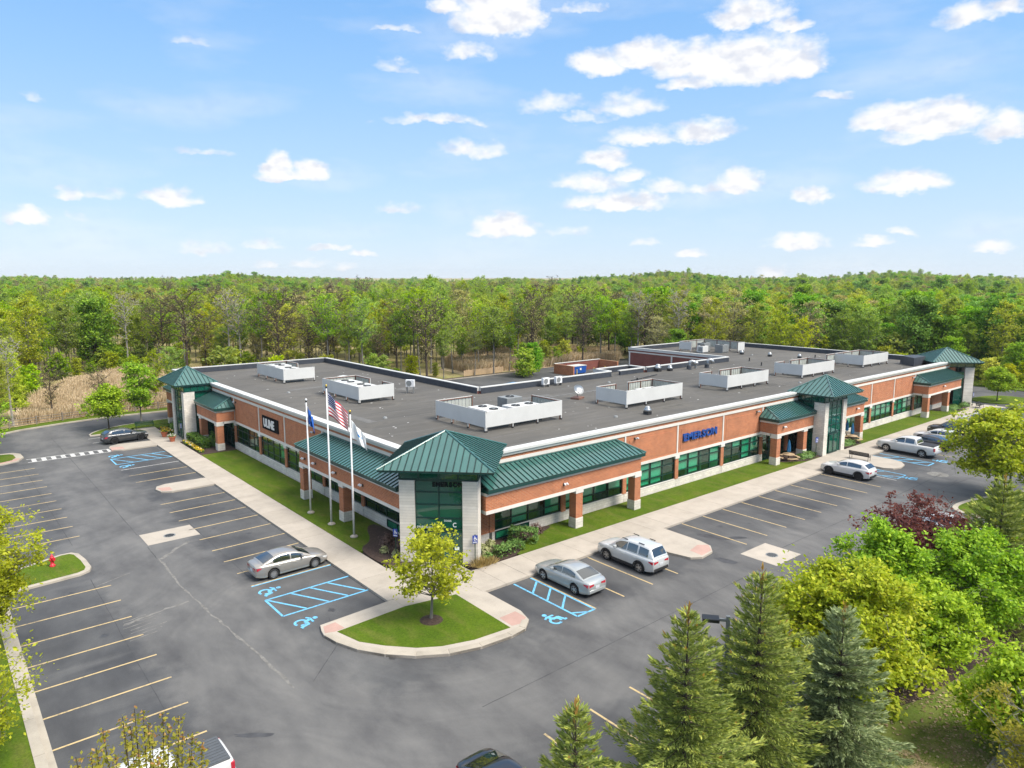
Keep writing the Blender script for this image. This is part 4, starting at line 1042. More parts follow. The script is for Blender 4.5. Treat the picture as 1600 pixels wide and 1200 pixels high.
def column(x0, x1, y0, y1):
    c = bsub('column')
    MB().box(x0 - .03, x1 + .03, y0 - .03, y1 + .03, 0, .96).build('stone_base', 'stone_block', c)
    MB().box(x0, x1, y0, y1, .96, 2.92).build('brick_shaft', 'brick', c)
    MB().box(x0 - .04, x1 + .04, y0 - .04, y1 + .04, 2.92, 3.36).build('capital', 'white_trim', c)
def fcol(fr, s, d=1.68, w=.36):
    if fr == 'R': column(s - w, s + w, BY - d - w, BY - d + w)
    else: column(BX - d - w, BX - d + w, s - w, s + w)
def canopy(fr, s0, s1, hip0, hip1, cols):
    """porch: brick beam on columns with a lean-to standing-seam roof; hip0/hip1 say which end is hipped"""
    def P3(s, d, z): return (s, BY - d, z) if fr == 'R' else (BX - d, s, z)
    for nm, d0, d1, z0, z1, mt in (('beam_band', 1.36, 2.06, 3.13, 3.37, 'white_trim'), ('brick_beam', 1.40, 2.02, 3.37, 4.42, 'brick'), ('eaves_band', 1.38, 2.08, 4.42, 4.63, 'white_trim')):
        bp(nm, fb(MB(), fr, s0, s1, d0, d1, z0, z1), mt)
        o = (d1 - 2.02)
        if hip0: bp(nm, fb(MB(), fr, s0 - o, s0 + .6, .075, d0 - .003, z0, z1), mt)
        if hip1: bp(nm, fb(MB(), fr, s1 - .6, s1 + o, .075, d0 - .003, z0, z1), mt)
    bp('porch_ceiling', fb(MB(), fr, s0 + (.6 if hip0 else 0), s1 - (.6 if hip1 else 0), .08, 1.36, 3.30, 3.36), 'white_trim')
    a0, a1 = s0 - (.22 if hip0 else 0), s1 + (.22 if hip1 else 0)
    bp('roof_fascia', fb(MB(), fr, a0, a1, .02, 2.30, 4.635, 4.90), 'green_trim')
    r_ = bsub('porch_roof')
    ze, zt, de, dt, hi = 4.93, 5.80, 2.34, .08, 1.0
    a0 -= .03 if hip0 else 0; a1 += .03 if hip1 else 0
    h0, h1 = (a0 + hi + .25 if hip0 else a0), (a1 - hi - .25 if hip1 else a1)
    E0, E1, T0, T1 = P3(a0, de, ze), P3(a1, de, ze), P3(h0, dt, zt), P3(h1, dt, zt)
    if fr == 'R': roof_face(r_, E0, E1, T1, T0)
    else: roof_face(r_, E1, E0, T0, T1)
    for hp, a, T, E in ((hip0, a0, T0, E0), (hip1, a1, T1, E1)):
        if not hp: continue
        W_ = P3(a, dt, ze)
        flip = (a == a0) == (fr == 'R')
        if flip: roof_face(r_, W_, E, T, T)
        else: roof_face(r_, E, W_, T, T)
        hip_cap(r_, tuple(Vector(E) + Vector((0, 0, .03))), tuple(Vector(T) + Vector((0, 0, .03))))
    # flashing where the roof meets the wall
    fb(MB(), fr, min(h0, h1) if not hip0 else h0 - .1, h1 + (.1 if hip1 else 0), .071, .17, 5.72, 5.865).build('wall_flashing', 'green_metal', r_)
    for s in cols: fcol(fr, s)
canopy('R', 28.6, 44.75, False, True, (37.6, 44.39))
canopy('L', 41.2, 57.75, False, True, (50.0, 57.39))
canopy('R', 65.9, 73.25, True, False, (66.26, 71.6))
canopy('R', 78.3, 85.2, False, True, (84.84,))
canopy('L', 79.6, 86.6, True, False, (79.96, 85.6))
canopy('L', 93.4, 99.6, False, True, (99.2,))
canopy('R', 104.4, 116.4, True, False, (104.76, 111.9))

# ---- towers
def tower_axis(fr, s0, s1, front, eave, apex):
    """square tower on a straight facade; front = depth of the stone columns"""
    def bx_(b, a0, a1, d0, d1, z0, z1): return fb(b, fr, a0, a1, d0, d1, z0, z1)
    cw = .82
    for a0, a1, dp in ((s0, s0 + cw, 1.25), (s1 - cw, s1, 1.25)):
        c = bsub('stone_column')
        bx_(MB(), a0, a1, front - dp, front, 0, 5.82).build('shaft', 'stone_block', c, bevel=.015)
        bx_(MB(), a0 - .02, a1 + .02, front - dp - .02, front + .02, 5.82, 5.88).build('cap', 'white_trim', c)
    w = window(fr, s0 + cw, s1 - cw, .02, 5.85, 3, (2.45, 3.3, 4.2, 5.1), d=front - .22, blinds=0, gl='tower_glass')
    w = window(fr, s0 - .02, s1 + .02, 5.92, 6.52, 5, (), d=front - .10, blinds=0, gl='tower_glass')
    # narrow side lights between column and wall, and the side of the glass lantern
    for a in (s0 + .25, s1 - .25):
        w = bsub('window'); f = MB()
        for z in (.02, 2.45, 3.3, 4.2, 5.1, 5.85): bx_(f, a - .04, a + .04, .08, front - 1.25, z - .04, z + .04)
        for d_ in (.10, front - 1.29): bx_(f, a - .045, a + .045, d_ - .05, d_ + .05, 0, 5.88)
        f.build('frame', 'frame_green', w)
        for z0, z1 in ((.06, 2.41), (2.49, 3.26), (3.34, 4.16), (4.24, 5.06), (5.14, 5.81)):
            bx_(MB(), a - .01, a + .01, .15, front - 1.34, z0, z1).build('pane', 'tower_glass', w)
        w = bsub('window'); f = MB()
        ss = s0 + .02 if a < (s0 + s1) / 2 else s1 - .02
        nd = 4
        for k in range(nd + 1):
            d_ = .1 + (front - .2) * k / nd; bx_(f, ss - .04, ss + .04, d_ - .04, d_ + .04, 5.9, 6.55)
        bx_(f, ss - .038, ss + .038, .06, front - .05, 5.88, 5.97)
        f.build('frame', 'frame_green', w)
        for k in range(nd):
            d0 = .1 + (front - .2) * k / nd + .04; bx_(MB(), ss - .01, ss + .012, d0, d0 + (front - .2) / nd - .08, 5.97, 6.5).build('pane', 'tower_glass', w)
    if fr == 'R': cs = [(eave[0], BY - eave[3]), (eave[1], BY - eave[3]), (eave[1], BY - eave[2]), (eave[0], BY - eave[2])]; ap = (apex[0], BY - apex[1], apex[2])
    else: cs = [(BX - eave[3], eave[0]), (BX - eave[2], eave[0]), (BX - eave[2], eave[1]), (BX - eave[3], eave[1])]; ap = (BX - apex[1], apex[0], apex[2])
    pyramid(cs, ap, 6.78)
    bp('tower_soffit', bx_(MB(), s0 + .05, s1 - .05, -1.0, front - .05, 6.50, 6.58), 'green_trim')
    # doors
    mid = (s0 + s1) / 2
    for sg in (-1, 1):
        dr = bsub('door')
        a0, a1 = (mid - .98, mid - .02) if sg < 0 else (mid + .02, mid + .98)
        f = MB()
        for q0, q1, z0, z1 in ((a0, a0 + .09, .15, 2.35), (a1 - .09, a1, .15, 2.35), (a0 + .09, a1 - .09, 2.22, 2.35), (a0 + .09, a1 - .09, .15, .35)): bx_(f, q0, q1, front - .17, front - .10, z0, z1)
        f.build('door_frame', 'frame_green', dr)
        bx_(MB(), a0 + .09, a1 - .09, front - .145, front - .125, .35, 2.22).build('door_pane', 'tower_glass', dr)
        h = mid + sg * .12
        bx_(MB(), h - .02, h + .02, front - .06, front - .03, .8, 1.5).build('door_handle', 'galvanised', dr)
tower_axis('R', 73.3, 78.2, 3.2, (72.55, 79.45, -.8, 4.35), (76.05, 1.7, 8.55))
tower_axis('L', 87.0, 92.0, 3.32, (86.75, 93.8, -.6, 4.30), (90.2, 1.85, 8.55))

def tower_corner(cx, cy, rz, half, label=None, eave=3.88, apex_h=8.6):
    """tower turned 45 degrees on a corner; local +y runs into the building, its front face lies on y = 0"""
    ca, sa = math.cos(rz), math.sin(rz)
    def W(u, v): return (cx + u * ca - v * sa, cy + u * sa + v * ca)
    def tb(b, u0, u1, v0, v1, z0, z1):
        x, y = W((u0 + u1) / 2, (v0 + v1) / 2)
        return b.cbox((x, y, (z0 + z1) / 2), ((u1 - u0) / 2, (v1 - v0) / 2, (z1 - z0) / 2), rz)
    cw = 1.05
    for u0 in (-half, half - cw):
        c = bsub('stone_column')
        tb(MB(), u0, u0 + cw, 0, 1.3, 0, 5.80).build('shaft', 'stone_block', c, bevel=.015)
        tb(MB(), u0 - .02, u0 + cw + .02, -.02, 1.32, 5.80, 5.86).build('cap', 'white_trim', c)
    g = half - cw
    def win(u0, u1, v, zs, cols):
        w = bsub('window'); f = MB(); st = (u1 - u0) / cols
        for k in range(cols + 1): tb(f, u0 + st * k - .045, u0 + st * k + .045, v - .05, v + .05, zs[0], zs[-1])
        for z in zs: tb(f, u0, u1, v - .047, v + .047, z - .045, z + .045)
        f.build('frame', 'frame_green', w)
        for k in range(cols):
            for j in range(len(zs) - 1):
                tb(MB(), u0 + st * k + .045, u0 + st * (k + 1) - .045, v - .01, v + .01, zs[j] + .045, zs[j + 1] - .045).build('pane', 'tower_glass', w)
    win(-g, g, .22, (.05, 2.5, 3.26, 4.2, 5.05, 5.82), 2)
    win(-half + .02, half - .02, .10, (5.92, 6.50), 4)
    for sg in (-1, 1):
        w = bsub('window'); f = MB(); u = sg * (half - .02)
        for v in (.15, 1.3, 2.5, 3.7): tb(f, u - .045, u + .045, v - .04, v + .04, 5.88, 6.52)
        tb(f, u - .04, u + .04, .1, 3.7, 5.88, 5.97); f.build('frame', 'frame_green', w)
        for v0, v1 in ((.19, 1.26), (1.34, 2.46), (2.54, 3.66)): tb(MB(), u - .012, u + .012, v0, v1, 5.97, 6.48).build('pane', 'tower_glass', w)
        u = sg * (half - .2)
        w = bsub('window'); f = MB()
        for z in (.05, 2.5, 3.9, 5.2): tb(f, u - .04, u + .04, 1.32, 2.6, z - .04, z + .04)
        f.build('frame', 'frame_green', w)
        for z0, z1 in ((.09, 2.46), (2.54, 3.86), (3.94, 5.16)): tb(MB(), u - .012, u + .012, 1.34, 2.6, z0, z1).build('pane', 'tower_glass', w)
        bp('tower_wall', tb(MB(), sg * (half - .35) - .12, sg * (half - .35) + .12, 2.6, 3.6, 3.3, 5.85), 'brick')
    bp('tower_soffit', tb(MB(), -half + .08, half - .08, .05, 4.2, 6.50, 6.58), 'green_trim')
    ctr = (0, eave - (eave - 2.68) + .0)
    vc = 2.95
    cs = [W(-eave, vc - eave), W(eave, vc - eave), W(eave, vc + eave), W(-eave, vc + eave)]
    a = W(0, vc); pyramid(cs, (a[0], a[1], apex_h), 6.76)
    for sg in (-1, 1):
        dr = bsub('door'); a0, a1 = (-.98, -.02) if sg < 0 else (.02, .98); f = MB()
        for q0, q1, z0, z1 in ((a0, a0 + .09, .15, 2.4), (a1 - .09, a1, .15, 2.4), (a0 + .09, a1 - .09, 2.27, 2.4), (a0 + .09, a1 - .09, .15, .36)): tb(f, q0, q1, .12, .17, z0, z1)
        f.build('door_frame', 'frame_green', dr)
        tb(MB(), a0 + .09, a1 - .09, .13, .15, .36, 2.27).build('door_pane', 'tower_glass', dr)
        tb(MB(), sg * .12 - .02, sg * .12 + .02, .05, .08, .8, 1.5).build('door_handle', 'galvanised', dr)
    return W
CT = tower_corner(25.5, 38.1, R(-45), 2.65)
tower_corner(121.3, 38.1, R(45), 2.4, eave=3.6)
bp('lobby_wall', MB().cbox((28.2, 40.8, 1.6), (2.4, .1, 1.55), R(-45)), 'room_wall')
# dark metal back of the end tower, seen over the roof
bp('roof_cricket', MB().prism([(112.6, 42.2), (116.8, 42.2), (117.6, 44.2), (114.8, 45.0)], DECK, 7.3), 'dark_flashing')

# ---- wall lights
def wall_light(x, y, z, rz, mat='white_plastic', k=''):
    t = thing('wall_light', k, 'light', (x, y, z), rz, 'floodlights on the brick walls')
    MB().box(-.10, .10, -.03, .0, -.10, .10).build('back_plate', 'black_paint', t)
    MB().tube([(0, -.03, .02), (0, -.22, .06)], .03, 6).build('arm', 'black_paint', t)
    for sx in (-1, 1):
        b = MB(); b.lathe([(.05, -.09), (.085, .05), (.085, .09)], 8, (0, 0, 0), 'y'); o = b.build('lamp_head', mat, t); o.location = (sx * .12, -.26, .06); o.rotation_euler = (R(25), 0, R(20) * sx)
FL = 'leftmost,second,third,fourth'.split(',')
for i, y in enumerate((56.6, 54.5, 50.8, 46.4)): wall_light(BX - 2.03, y, 3.87, R(-90), 'white_plastic', 'white twin floodlight on the brick beam behind the flagpoles, %s from the left' % FL[i])
for x, z, d, l in ((35.95, 3.9, 2.03, 'white twin floodlight on the brick beam right of the corner tower'), (67.0, 3.98, 2.03, 'white twin floodlight on the porch beam left of the middle tower'), (83.2, 3.96, 2.03, 'white twin floodlight on the porch beam right of the middle tower'), (109.5, 4.0, 2.03, 'white twin floodlight on the porch beam at the far end')):
    wall_light(x, BY - d, z, 0, 'white_plastic', l)
for x, l in ((46.25, 'dark floodlight under the white band above the corner porch roof'), (65.2, 'dark floodlight on the brick panel right of the blue EMERSON letters'), (103.9, 'dark floodlight under the white band near the end porch')):
    wall_light(x, BY - .03, 5.5, 0, 'galvanised', l)
for y, l in ((59.0, 'dark floodlight on the brick wall behind the blue flag'), (79.1, 'dark floodlight beside the left tower porch roof')):
    wall_light(BX - .03, y, 5.45, R(-90), 'galvanised', l)

# ------------------------------------------------------------------ lettering
def letter_mesh(ch, mat, extrude, offset):
    cu = bpy.data.curves.new('letter', 'FONT'); cu.body = ch; cu.size = 1.0; cu.extrude = extrude; cu.offset = offset
    cu.resolution_u = 4
    ob = bpy.data.objects.new('letter', cu); COL.objects.link(ob)
    dg = bpy.context.evaluated_depsgraph_get(); ev = ob.evaluated_get(dg)
    me = bpy.data.meshes.new_from_object(ev)
    bpy.data.objects.remove(ob); bpy.data.curves.remove(cu)
    me.materials.clear(); me.materials.append(M[mat])
    return me
def lettering(text, parent, mat, height, width, extrude=.05, offset=.02, gap=.10, z=0.0, x=0.0, y=0.0):
    """letters laid along local +x of the parent, upright in local z, each its own mesh"""
    ms = []; adv = 0
    for ch in text:
        if ch == ' ': adv += .35; ms.append(None); continue
        me = letter_mesh(ch, mat, extrude, offset)
        xs = [v.co.x for v in me.vertices]; x0, x1 = min(xs), max(xs)
        ms.append((me, adv - x0)); adv += x1 - x0 + gap
    adv -= gap
    cap = .70
    for m in ms:
        if not m: continue
        o = bpy.data.objects.new('letter', m[0]); o.scale = (width / adv, height / cap, height / cap)
        o.location = (x + m[1] * width / adv, y, z); o.rotation_euler = (R(90), 0, 0)
        link(o, parent)
t = thing('wall_sign', 'large blue raised EMERSON letters on the brick panel', 'sign', (52.95, BY - .10, 4.30))
lettering('EMERSON', t, 'emerson_blue', .64, 5.2, .10, .035, .07)
b = MB()
for k in range(7): b.box(.3 + .74 * k, .36 + .74 * k, -.0, .07, .1, .16)
b.build('mounting_pins', 'black_paint', t)
t = thing('wall_sign', 'black square wall sign with white ULINE lettering on the left facade', 'sign', (BX - .03, 71.2, 3.9), R(-90))
MB().box(0, 4.1, -.10, 0, 0, 1.36).build('panel', 'sign_black', t, bevel=.02)
lettering('ULINE', t, 'white_plastic', .80, 2.75, .02, .045, .05, z=.30, x=.45, y=-.115)
x, y = CT(-.42, .155)
t = thing('glass_lettering', 'dark EMERSON lettering on the corner tower glass', 'sign', (x, y, 5.44), R(-45))
lettering('EMERSON', t, 'sign_black', .30, 2.05, .01, .05, .06)
x, y = CT(.35, .09)
t = thing('glass_lettering', 'white DOOR C lettering above the corner tower door', 'sign', (x, y, 2.95), R(-45))
lettering('DOOR', t, 'white_plastic', .13, .5, .008, .012, .08, z=.10)
lettering('C', t, 'white_plastic', .30, .24, .008, .015, .08, z=-.26, x=.58)
x, y = CT(-1.50, .09)
t = thing('glass_lettering', 'small pale 39280 Suite address lettering on the tower glass, left of DOOR C', 'sign', (x, y, 2.58), R(-45))
lettering('39280 Suite', t, 'white_plastic', .14, 1.05, .006, .005, .08)
x, y = CT(1.05, .09)
t = thing('door_notice', 'small pale green notice stuck on the corner tower glass', 'notice', (x, y, 1.1), R(-45))
MB().box(0, .30, -.012, 0, 0, .22).build('card', 'blind', t)

# ------------------------------------------------------------------ things on the roof
def screen(label, x0, x1, y0, y1, walls, units, short=None):
    """white equipment screen standing on legs; walls = list of ('x'|'y', fixed, from, to)"""
    t = thing('roof_screen', label, 'roof screen', ((x0 + x1) / 2, (y0 + y1) / 2, DECK), 0, 'white equipment screens on the flat roof')
    ox, oy = (x0 + x1) / 2, (y0 + y1) / 2
    zb, zt = .42, 1.80
    for ax, fix, a, c in walls:
        inw = 1 if ((ax == 'x' and fix < oy) or (ax == 'y' and fix < ox)) else -1
        th = .05
        p = MB()
        if ax == 'x': p.box(a - ox, c - ox, min(fix - oy, fix - oy + inw * th), max(fix - oy, fix - oy + inw * th), zb, zt)
        else: p.box(min(fix - ox, fix - ox + inw * th), max(fix - ox, fix - ox + inw * th), a - oy, c - oy, zb, zt)
        w = p.build('screen_wall', 'white_metal', t)
        q = MB(); n = max(1, round((c - a) / .42))
        for k in range(n):
            s0, s1 = a + (c - a) * k / n + .03, a + (c - a) * (k + 1) / n - .06
            if ax == 'x': q.box(s0 - ox, s1 - ox, *sorted((fix - oy + inw * (th + .002), fix - oy + inw * (th + .05))), zb + .05, zt - .05)
            else: q.box(*sorted((fix - ox + inw * (th + .002), fix - ox + inw * (th + .05))), s0 - oy, s1 - oy, zb + .05, zt - .05)
        q.build('ribs', 'screen_back', w)
        q = MB(); nn = max(2, round((c - a) / 2.8) + 1)
        for k in range(nn):
            s = a + .08 + (c - a - .16) * k / (nn - 1)
            if ax == 'x': q.box(s - .04 - ox, s + .04 - ox, *sorted((fix - oy + inw * .11, fix - oy + inw * .19)), .0, zt - .02)
            else: q.box(*sorted((fix - ox + inw * .11, fix - ox + inw * .19)), s - .04 - oy, s + .04 - oy, .0, zt - .02)
        if ax == 'x': q.box(a - ox, c - ox, *sorted((fix - oy + inw * .10, fix - oy + inw * .16)), zt - .12, zt - .04)
        else: q.box(*sorted((fix - ox + inw * .10, fix - ox + inw * .16)), a - oy, c - oy, zt - .12, zt - .04)
        q.build('steel_rail', 'rust_steel', w)
        # legs below the wall with dark feet
        for k in range(nn):
            s = a + .08 + (c - a - .16) * k / (nn - 1)
            lx, ly = (s - ox, fix - oy) if ax == 'x' else (fix - ox, s - oy)
            if ax == 'x': ly += inw * .03
            else: lx += inw * .03
            lg = MB().box(lx - .04, lx + .04, ly - .04, ly + .04, .12, zb + .02).build('leg', 'coping_white', t)
            MB().box(lx - .07, lx + .07, ly - .07, ly + .07, -.0, .13).build('foot', 'black_plastic', lg)
    for i, (ux, uy, wx, wy, h, mat) in enumerate(units):
        u = thing('rooftop_unit', '%s air handler %sinside the %s' % ('low white' if mat == 'white_metal' else 'boxy grey', '' if len(units) == 1 else ('left, ', 'middle, ', 'right, ')[i] if len(units) == 3 else ('front, ', 'back, ')[i], short or label), 'air handler', (ux, uy, DECK), 0, 'air handlers on the roof')
        MB().box(-wx / 2, wx / 2, -wy / 2, wy / 2, .14, h).build('cabinet', mat, u, bevel=.03)
        MB().box(-wx / 2 - .05, wx / 2 + .05, -wy / 2 + .1, wy / 2 - .1, 0, .14).build('curb', 'grey_paint', u)
        nx, ny = max(1, int(wx / 1.15)), max(1, int(wy / 1.15))
        for a in range(nx):
            for c in range(ny):
                if (a + c + i) % 3 == 2 and nx * ny > 3: continue
                px, py = (-wx / 2 + wx * (a + .5) / nx), (-wy / 2 + wy * (c + .5) / ny)
                f = MB().lathe([(.42, h + .002), (.42, h + .07), (.36, h + .07), (.36, h + .01), (0, h + .01)], 14, (px, py, 0), cap=False).build('fan', 'black_paint', u)
                MB().cbox((px, py, h + .045), (.35, .05, .006), .6).cbox((px, py, h + .044), (.05, .35, .006), .6).build('fan_blade', 'grey_paint', f)
        q = MB()
        for k in range(5): q.box(-wx / 2 - .012, -wx / 2 - .002, -wy / 2 + .15 + k * .16, -wy / 2 + .27 + k * .16, .3, h - .2)
        q.build('louvre', 'grey_paint', u)
    return t
WM = 'white_metal'
screen('white roof screen farthest back on the left wing', 34.4, 38.5, 85.2, 94.0, [('y', 34.4, 85.2, 94.0), ('x', 85.2, 34.45, 38.5), ('x', 94.0, 34.45, 38.5), ('y', 38.5, 90.2, 93.95)], [(36.3, 87.5, 2.2, 3.0, 1.55, WM), (36.5, 91.5, 2.2, 2.6, 1.6, WM)], 'farthest left-wing roof screen')
screen('white roof screen behind the flagpoles', 34.7, 38.9, 66.3, 74.9, [('y', 34.7, 66.3, 74.9), ('x', 66.3, 34.75, 38.9), ('x', 74.9, 34.75, 38.9), ('y', 38.9, 71.4, 74.85), ('y', 38.9, 66.35, 68.6)], [(36.6, 68.7, 2.2, 2.8, 1.55, WM), (36.6, 72.4, 2.2, 2.8, 1.55, WM)], 'roof screen behind the flagpoles')
screen('largest white roof screen, above the corner tower', 36.4, 45.4, 47.05, 54.6, [('y', 36.4, 47.05, 54.6), ('x', 47.05, 36.45, 45.4), ('x', 54.6, 36.45, 40.6), ('y', 45.4, 47.1, 51.2)], [(38.6, 49.5, 2.2, 3.2, 1.55, WM), (42.2, 49.0, 3.2, 2.0, 1.5, WM), (43.2, 52.0, 1.9, 1.5, 1.75, 'grey_paint')], 'largest roof screen')
screen('white roof screen behind the EMERSON letters', 54.0, 63.1, 46.7, 50.9, [('y', 54.0, 46.7, 50.9), ('x', 46.7, 54.05, 63.1), ('x', 50.9, 54.05, 57.0), ('x', 50.9, 58.9, 63.1), ('y', 63.1, 46.75, 50.85)], [(57.0, 48.7, 3.0, 2.0, 1.12, WM), (60.4, 48.9, 3.0, 2.0, 1.15, WM)], 'roof screen behind the EMERSON letters')
screen('second white roof screen along the front, left of the middle tower', 71.4, 80.2, 46.6, 50.5, [('y', 71.4, 46.6, 50.5), ('x', 46.6, 71.45, 80.2), ('x', 50.5, 71.45, 73.8), ('x', 50.5, 75.4, 80.2), ('y', 80.2, 46.65, 50.45)], [(75.0, 48.6, 3.0, 2.0, 1.12, WM)], 'second front roof screen')
screen('third white roof screen along the front, right above the middle tower', 87.9, 96.5, 46.3, 50.3, [('y', 87.9, 46.3, 50.3), ('x', 46.3, 87.95, 96.5), ('x', 50.3, 87.95, 90.2), ('x', 50.3, 91.8, 96.5), ('y', 96.5, 46.35, 50.25)], [(91.0, 48.4, 3.0, 2.0, 1.12, WM)], 'third front roof screen')
screen('white roof screen farthest right along the front', 105.1, 113.3, 46.2, 50.6, [('y', 105.1, 46.2, 50.6), ('x', 46.2, 105.15, 113.3), ('x', 50.6, 102.6, 113.3), ('y', 113.3, 46.25, 50.55)], [(108.5, 48.4, 3.0, 2.0, 1.12, WM)])
screen('white roof screen on the rear wing with grey units inside', 104.0, 111.4, 69.6, 78.0, [('y', 104.0, 75.4, 78.0), ('x', 78.0, 104.05, 111.4), ('y', 111.4, 69.6, 77.95), ('x', 69.6, 109.4, 111.35)], [(105.0, 73.8, 1.6, 1.3, 1.2, WM), (106.5, 74.6, 1.8, 1.5, 1.6, 'grey_paint'), (107.8, 71.8, 1.8, 1.6, 1.4, 'grey_paint')], 'rear wing roof screen')

def roof_fan(x, y, label, s=1.0):
    s *= .8
    t = thing('exhaust_fan', label, 'exhaust fan', (x, y, DECK), 0, 'exhaust fans on the flat roof')
    MB().box(-.34 * s, .34 * s, -.34 * s, .34 * s, 0, .38 * s).build('curb', 'black_plastic', t)
    MB().lathe([(.40 * s, .38 * s), (.44 * s, .45 * s), (.44 * s, .60 * s), (.30 * s, .72 * s), (.30 * s, .82 * s), (.22 * s, .95 * s), (0, 1.0 * s)], 14, cap=False).build('hood', 'galvanised', t, smooth=True)
roof_fan(53.4, 43.5, 'white mushroom exhaust fan near the front edge before the EMERSON screen', 1.05)
roof_fan(79.2, 62.9, 'larger silver exhaust fan by the rear parapet', 1.35); roof_fan(81.0, 62.2, 'smaller silver exhaust fan by the rear parapet', 1.05)
roof_fan(107.8, 67.8, 'small white exhaust fan right of the rear wing screen', .95); roof_fan(108.5, 63.0, 'small white exhaust fan alone toward the rear right', .95); roof_fan(110.0, 58.6, 'small white exhaust fan behind the far right roof screen', .9)
def gooseneck(x, y, label, s=1.0, rz=R(-40)):
    t = thing('gooseneck_vent', label, 'roof vent', (x, y, DECK), rz, 'gooseneck vents on the flat roof')
    MB().lathe([(.34 * s, 0), (.34 * s, .5 * s)], 12).build('curb', 'dark_flashing', t)
    pts = [(0, 0, .45 * s), (0, 0, .75 * s)] + [(.42 * s * (1 - math.cos(a)), 0, .75 * s + .42 * s * math.sin(a)) for a in (R(30), R(60), R(90), R(120), R(150), R(180))]
    MB().tube(pts, .27 * s, 12).build('duct', 'galvanised', t, smooth=True)
gooseneck(84.3, 61.4, 'left bent silver duct by the rear parapet'); gooseneck(87.9, 60.9, 'right bent silver duct by the rear parapet')
t = thing('turbine_vent', 'round silver turbine vent between the two bent ducts', 'roof vent', (86.2, 61.6, DECK))
MB().lathe([(.2, 0), (.2, .55)], 10).build('pipe', 'galvanised', t); MB().lathe([(.2, .5), (.36, .62), (.38, .85), (.26, 1.0), (0, 1.05)], 14, cap=False).build('head', 'galvanised', t, smooth=True)
def condenser(x, y, rz, label, stand=.3):
    t = thing('condenser', label, 'condenser', (x, y, DECK), rz, 'small condensers on the roof')
    MB().box(-.5, .5, -.2, .2, stand, stand + .8).build('cabinet', 'white_plastic', t, bevel=.02)
    f = MB().lathe([(0, 0), (.30, 0), (.32, -.02), (.32, .0)], 14, (-.1, -.205, stand + .4), 'y', cap=False).build('fan_grille', 'grey_paint', t)
    for sx in (-.4, .4): MB().box(sx - .03, sx + .03, -.22, .22, 0, stand).build('leg', 'galvanised', t)
condenser(57.6, 62.6, 0, 'left white condenser by the rear parapet'); condenser(59.6, 62.5, 0, 'right white condenser by the rear parapet')
condenser(42.6, 69.0, R(-50), 'white condenser on a tall steel stand behind the screens', .75)
t = thing('satellite_dish', 'grey satellite dish on a ballast frame in the middle of the roof', 'satellite dish', (54.6, 54.2, DECK), R(20))
MB().box(-.7, .7, -.5, .5, 0, .18).build('ballast', 'rust_steel', t); MB().tube([(0, 0, .1), (0, 0, .8)], .05, 8).build('mast', 'galvanised', t)
o = MB().lathe([(0, 0), (.25, .03), (.45, .10), (.6, .2)], 18, cap=False).build('dish', 'galvanised', t, smooth=True); o.location = (-.1, -.1, .95); o.rotation_euler = (R(55), 0, R(-30))
MB().tube([(-.1, -.2, .8), (-.5, -.8, 1.15)], .02, 5).build('feed_arm', 'galvanised', t)
for (x, y) in ((96, 57), (100, 61.5), (112, 57), (69, 58)):
    t = thing('vent_pipe', 'short dark vent pipe standing on the flat roof %s' % {96: 'behind the third front screen', 100: 'by the rear wing', 112: 'behind the far right screen', 69: 'behind the second front screen'}[x], 'vent pipe', (x, y, DECK), 0, 'vent pipes')
    MB().lathe([(.09, 0), (.09, .55), (.07, .55), (.07, .3)], 8, cap=False).build('pipe', 'black_plastic', t); MB().lathe([(.2, 0), (.1, .12)], 8, cap=False).build('boot', 'black_plastic', t)
t = thing('roof_pipe', 'thin dark conduit run along the roof deck behind the front screens', 'pipe', (66, 53, DECK))
MB().tube([(-2.8, -1.2, .1), (3.0, 6.0, .1), (10.0, 7.5, .1)], .05, 6).build('conduit', 'black_plastic', t)
b = MB()
for p in ((-2.0, -.2), (0, 2.3), (2.5, 5.4), (6, 6.65)): b.cbox((p[0], p[1], .03), (.12, .12, .03), .9)
b.build('support_blocks', 'grey_wood', t)
t = thing('roof_tarp', 'orange brown tarp and debris beside the farthest left roof screen', 'tarp', (40.3, 83.6, DECK))
MB().prism([(-1.1, -.4), (.6, -.7), (1.2, .1), (.2, .7), (-.9, .5)], .0, .10).build('sheet', 'orange_tarp', t, bevel=.03); MB().cbox((1.6, .9, .2), (.55, .35, .2), .4).build('crate', 'white_metal', t); MB().tube([(-1.2, .6, .06), (2.2, 1.6, .06)], .05, 6).build('pipe', 'dark_flashing', t)
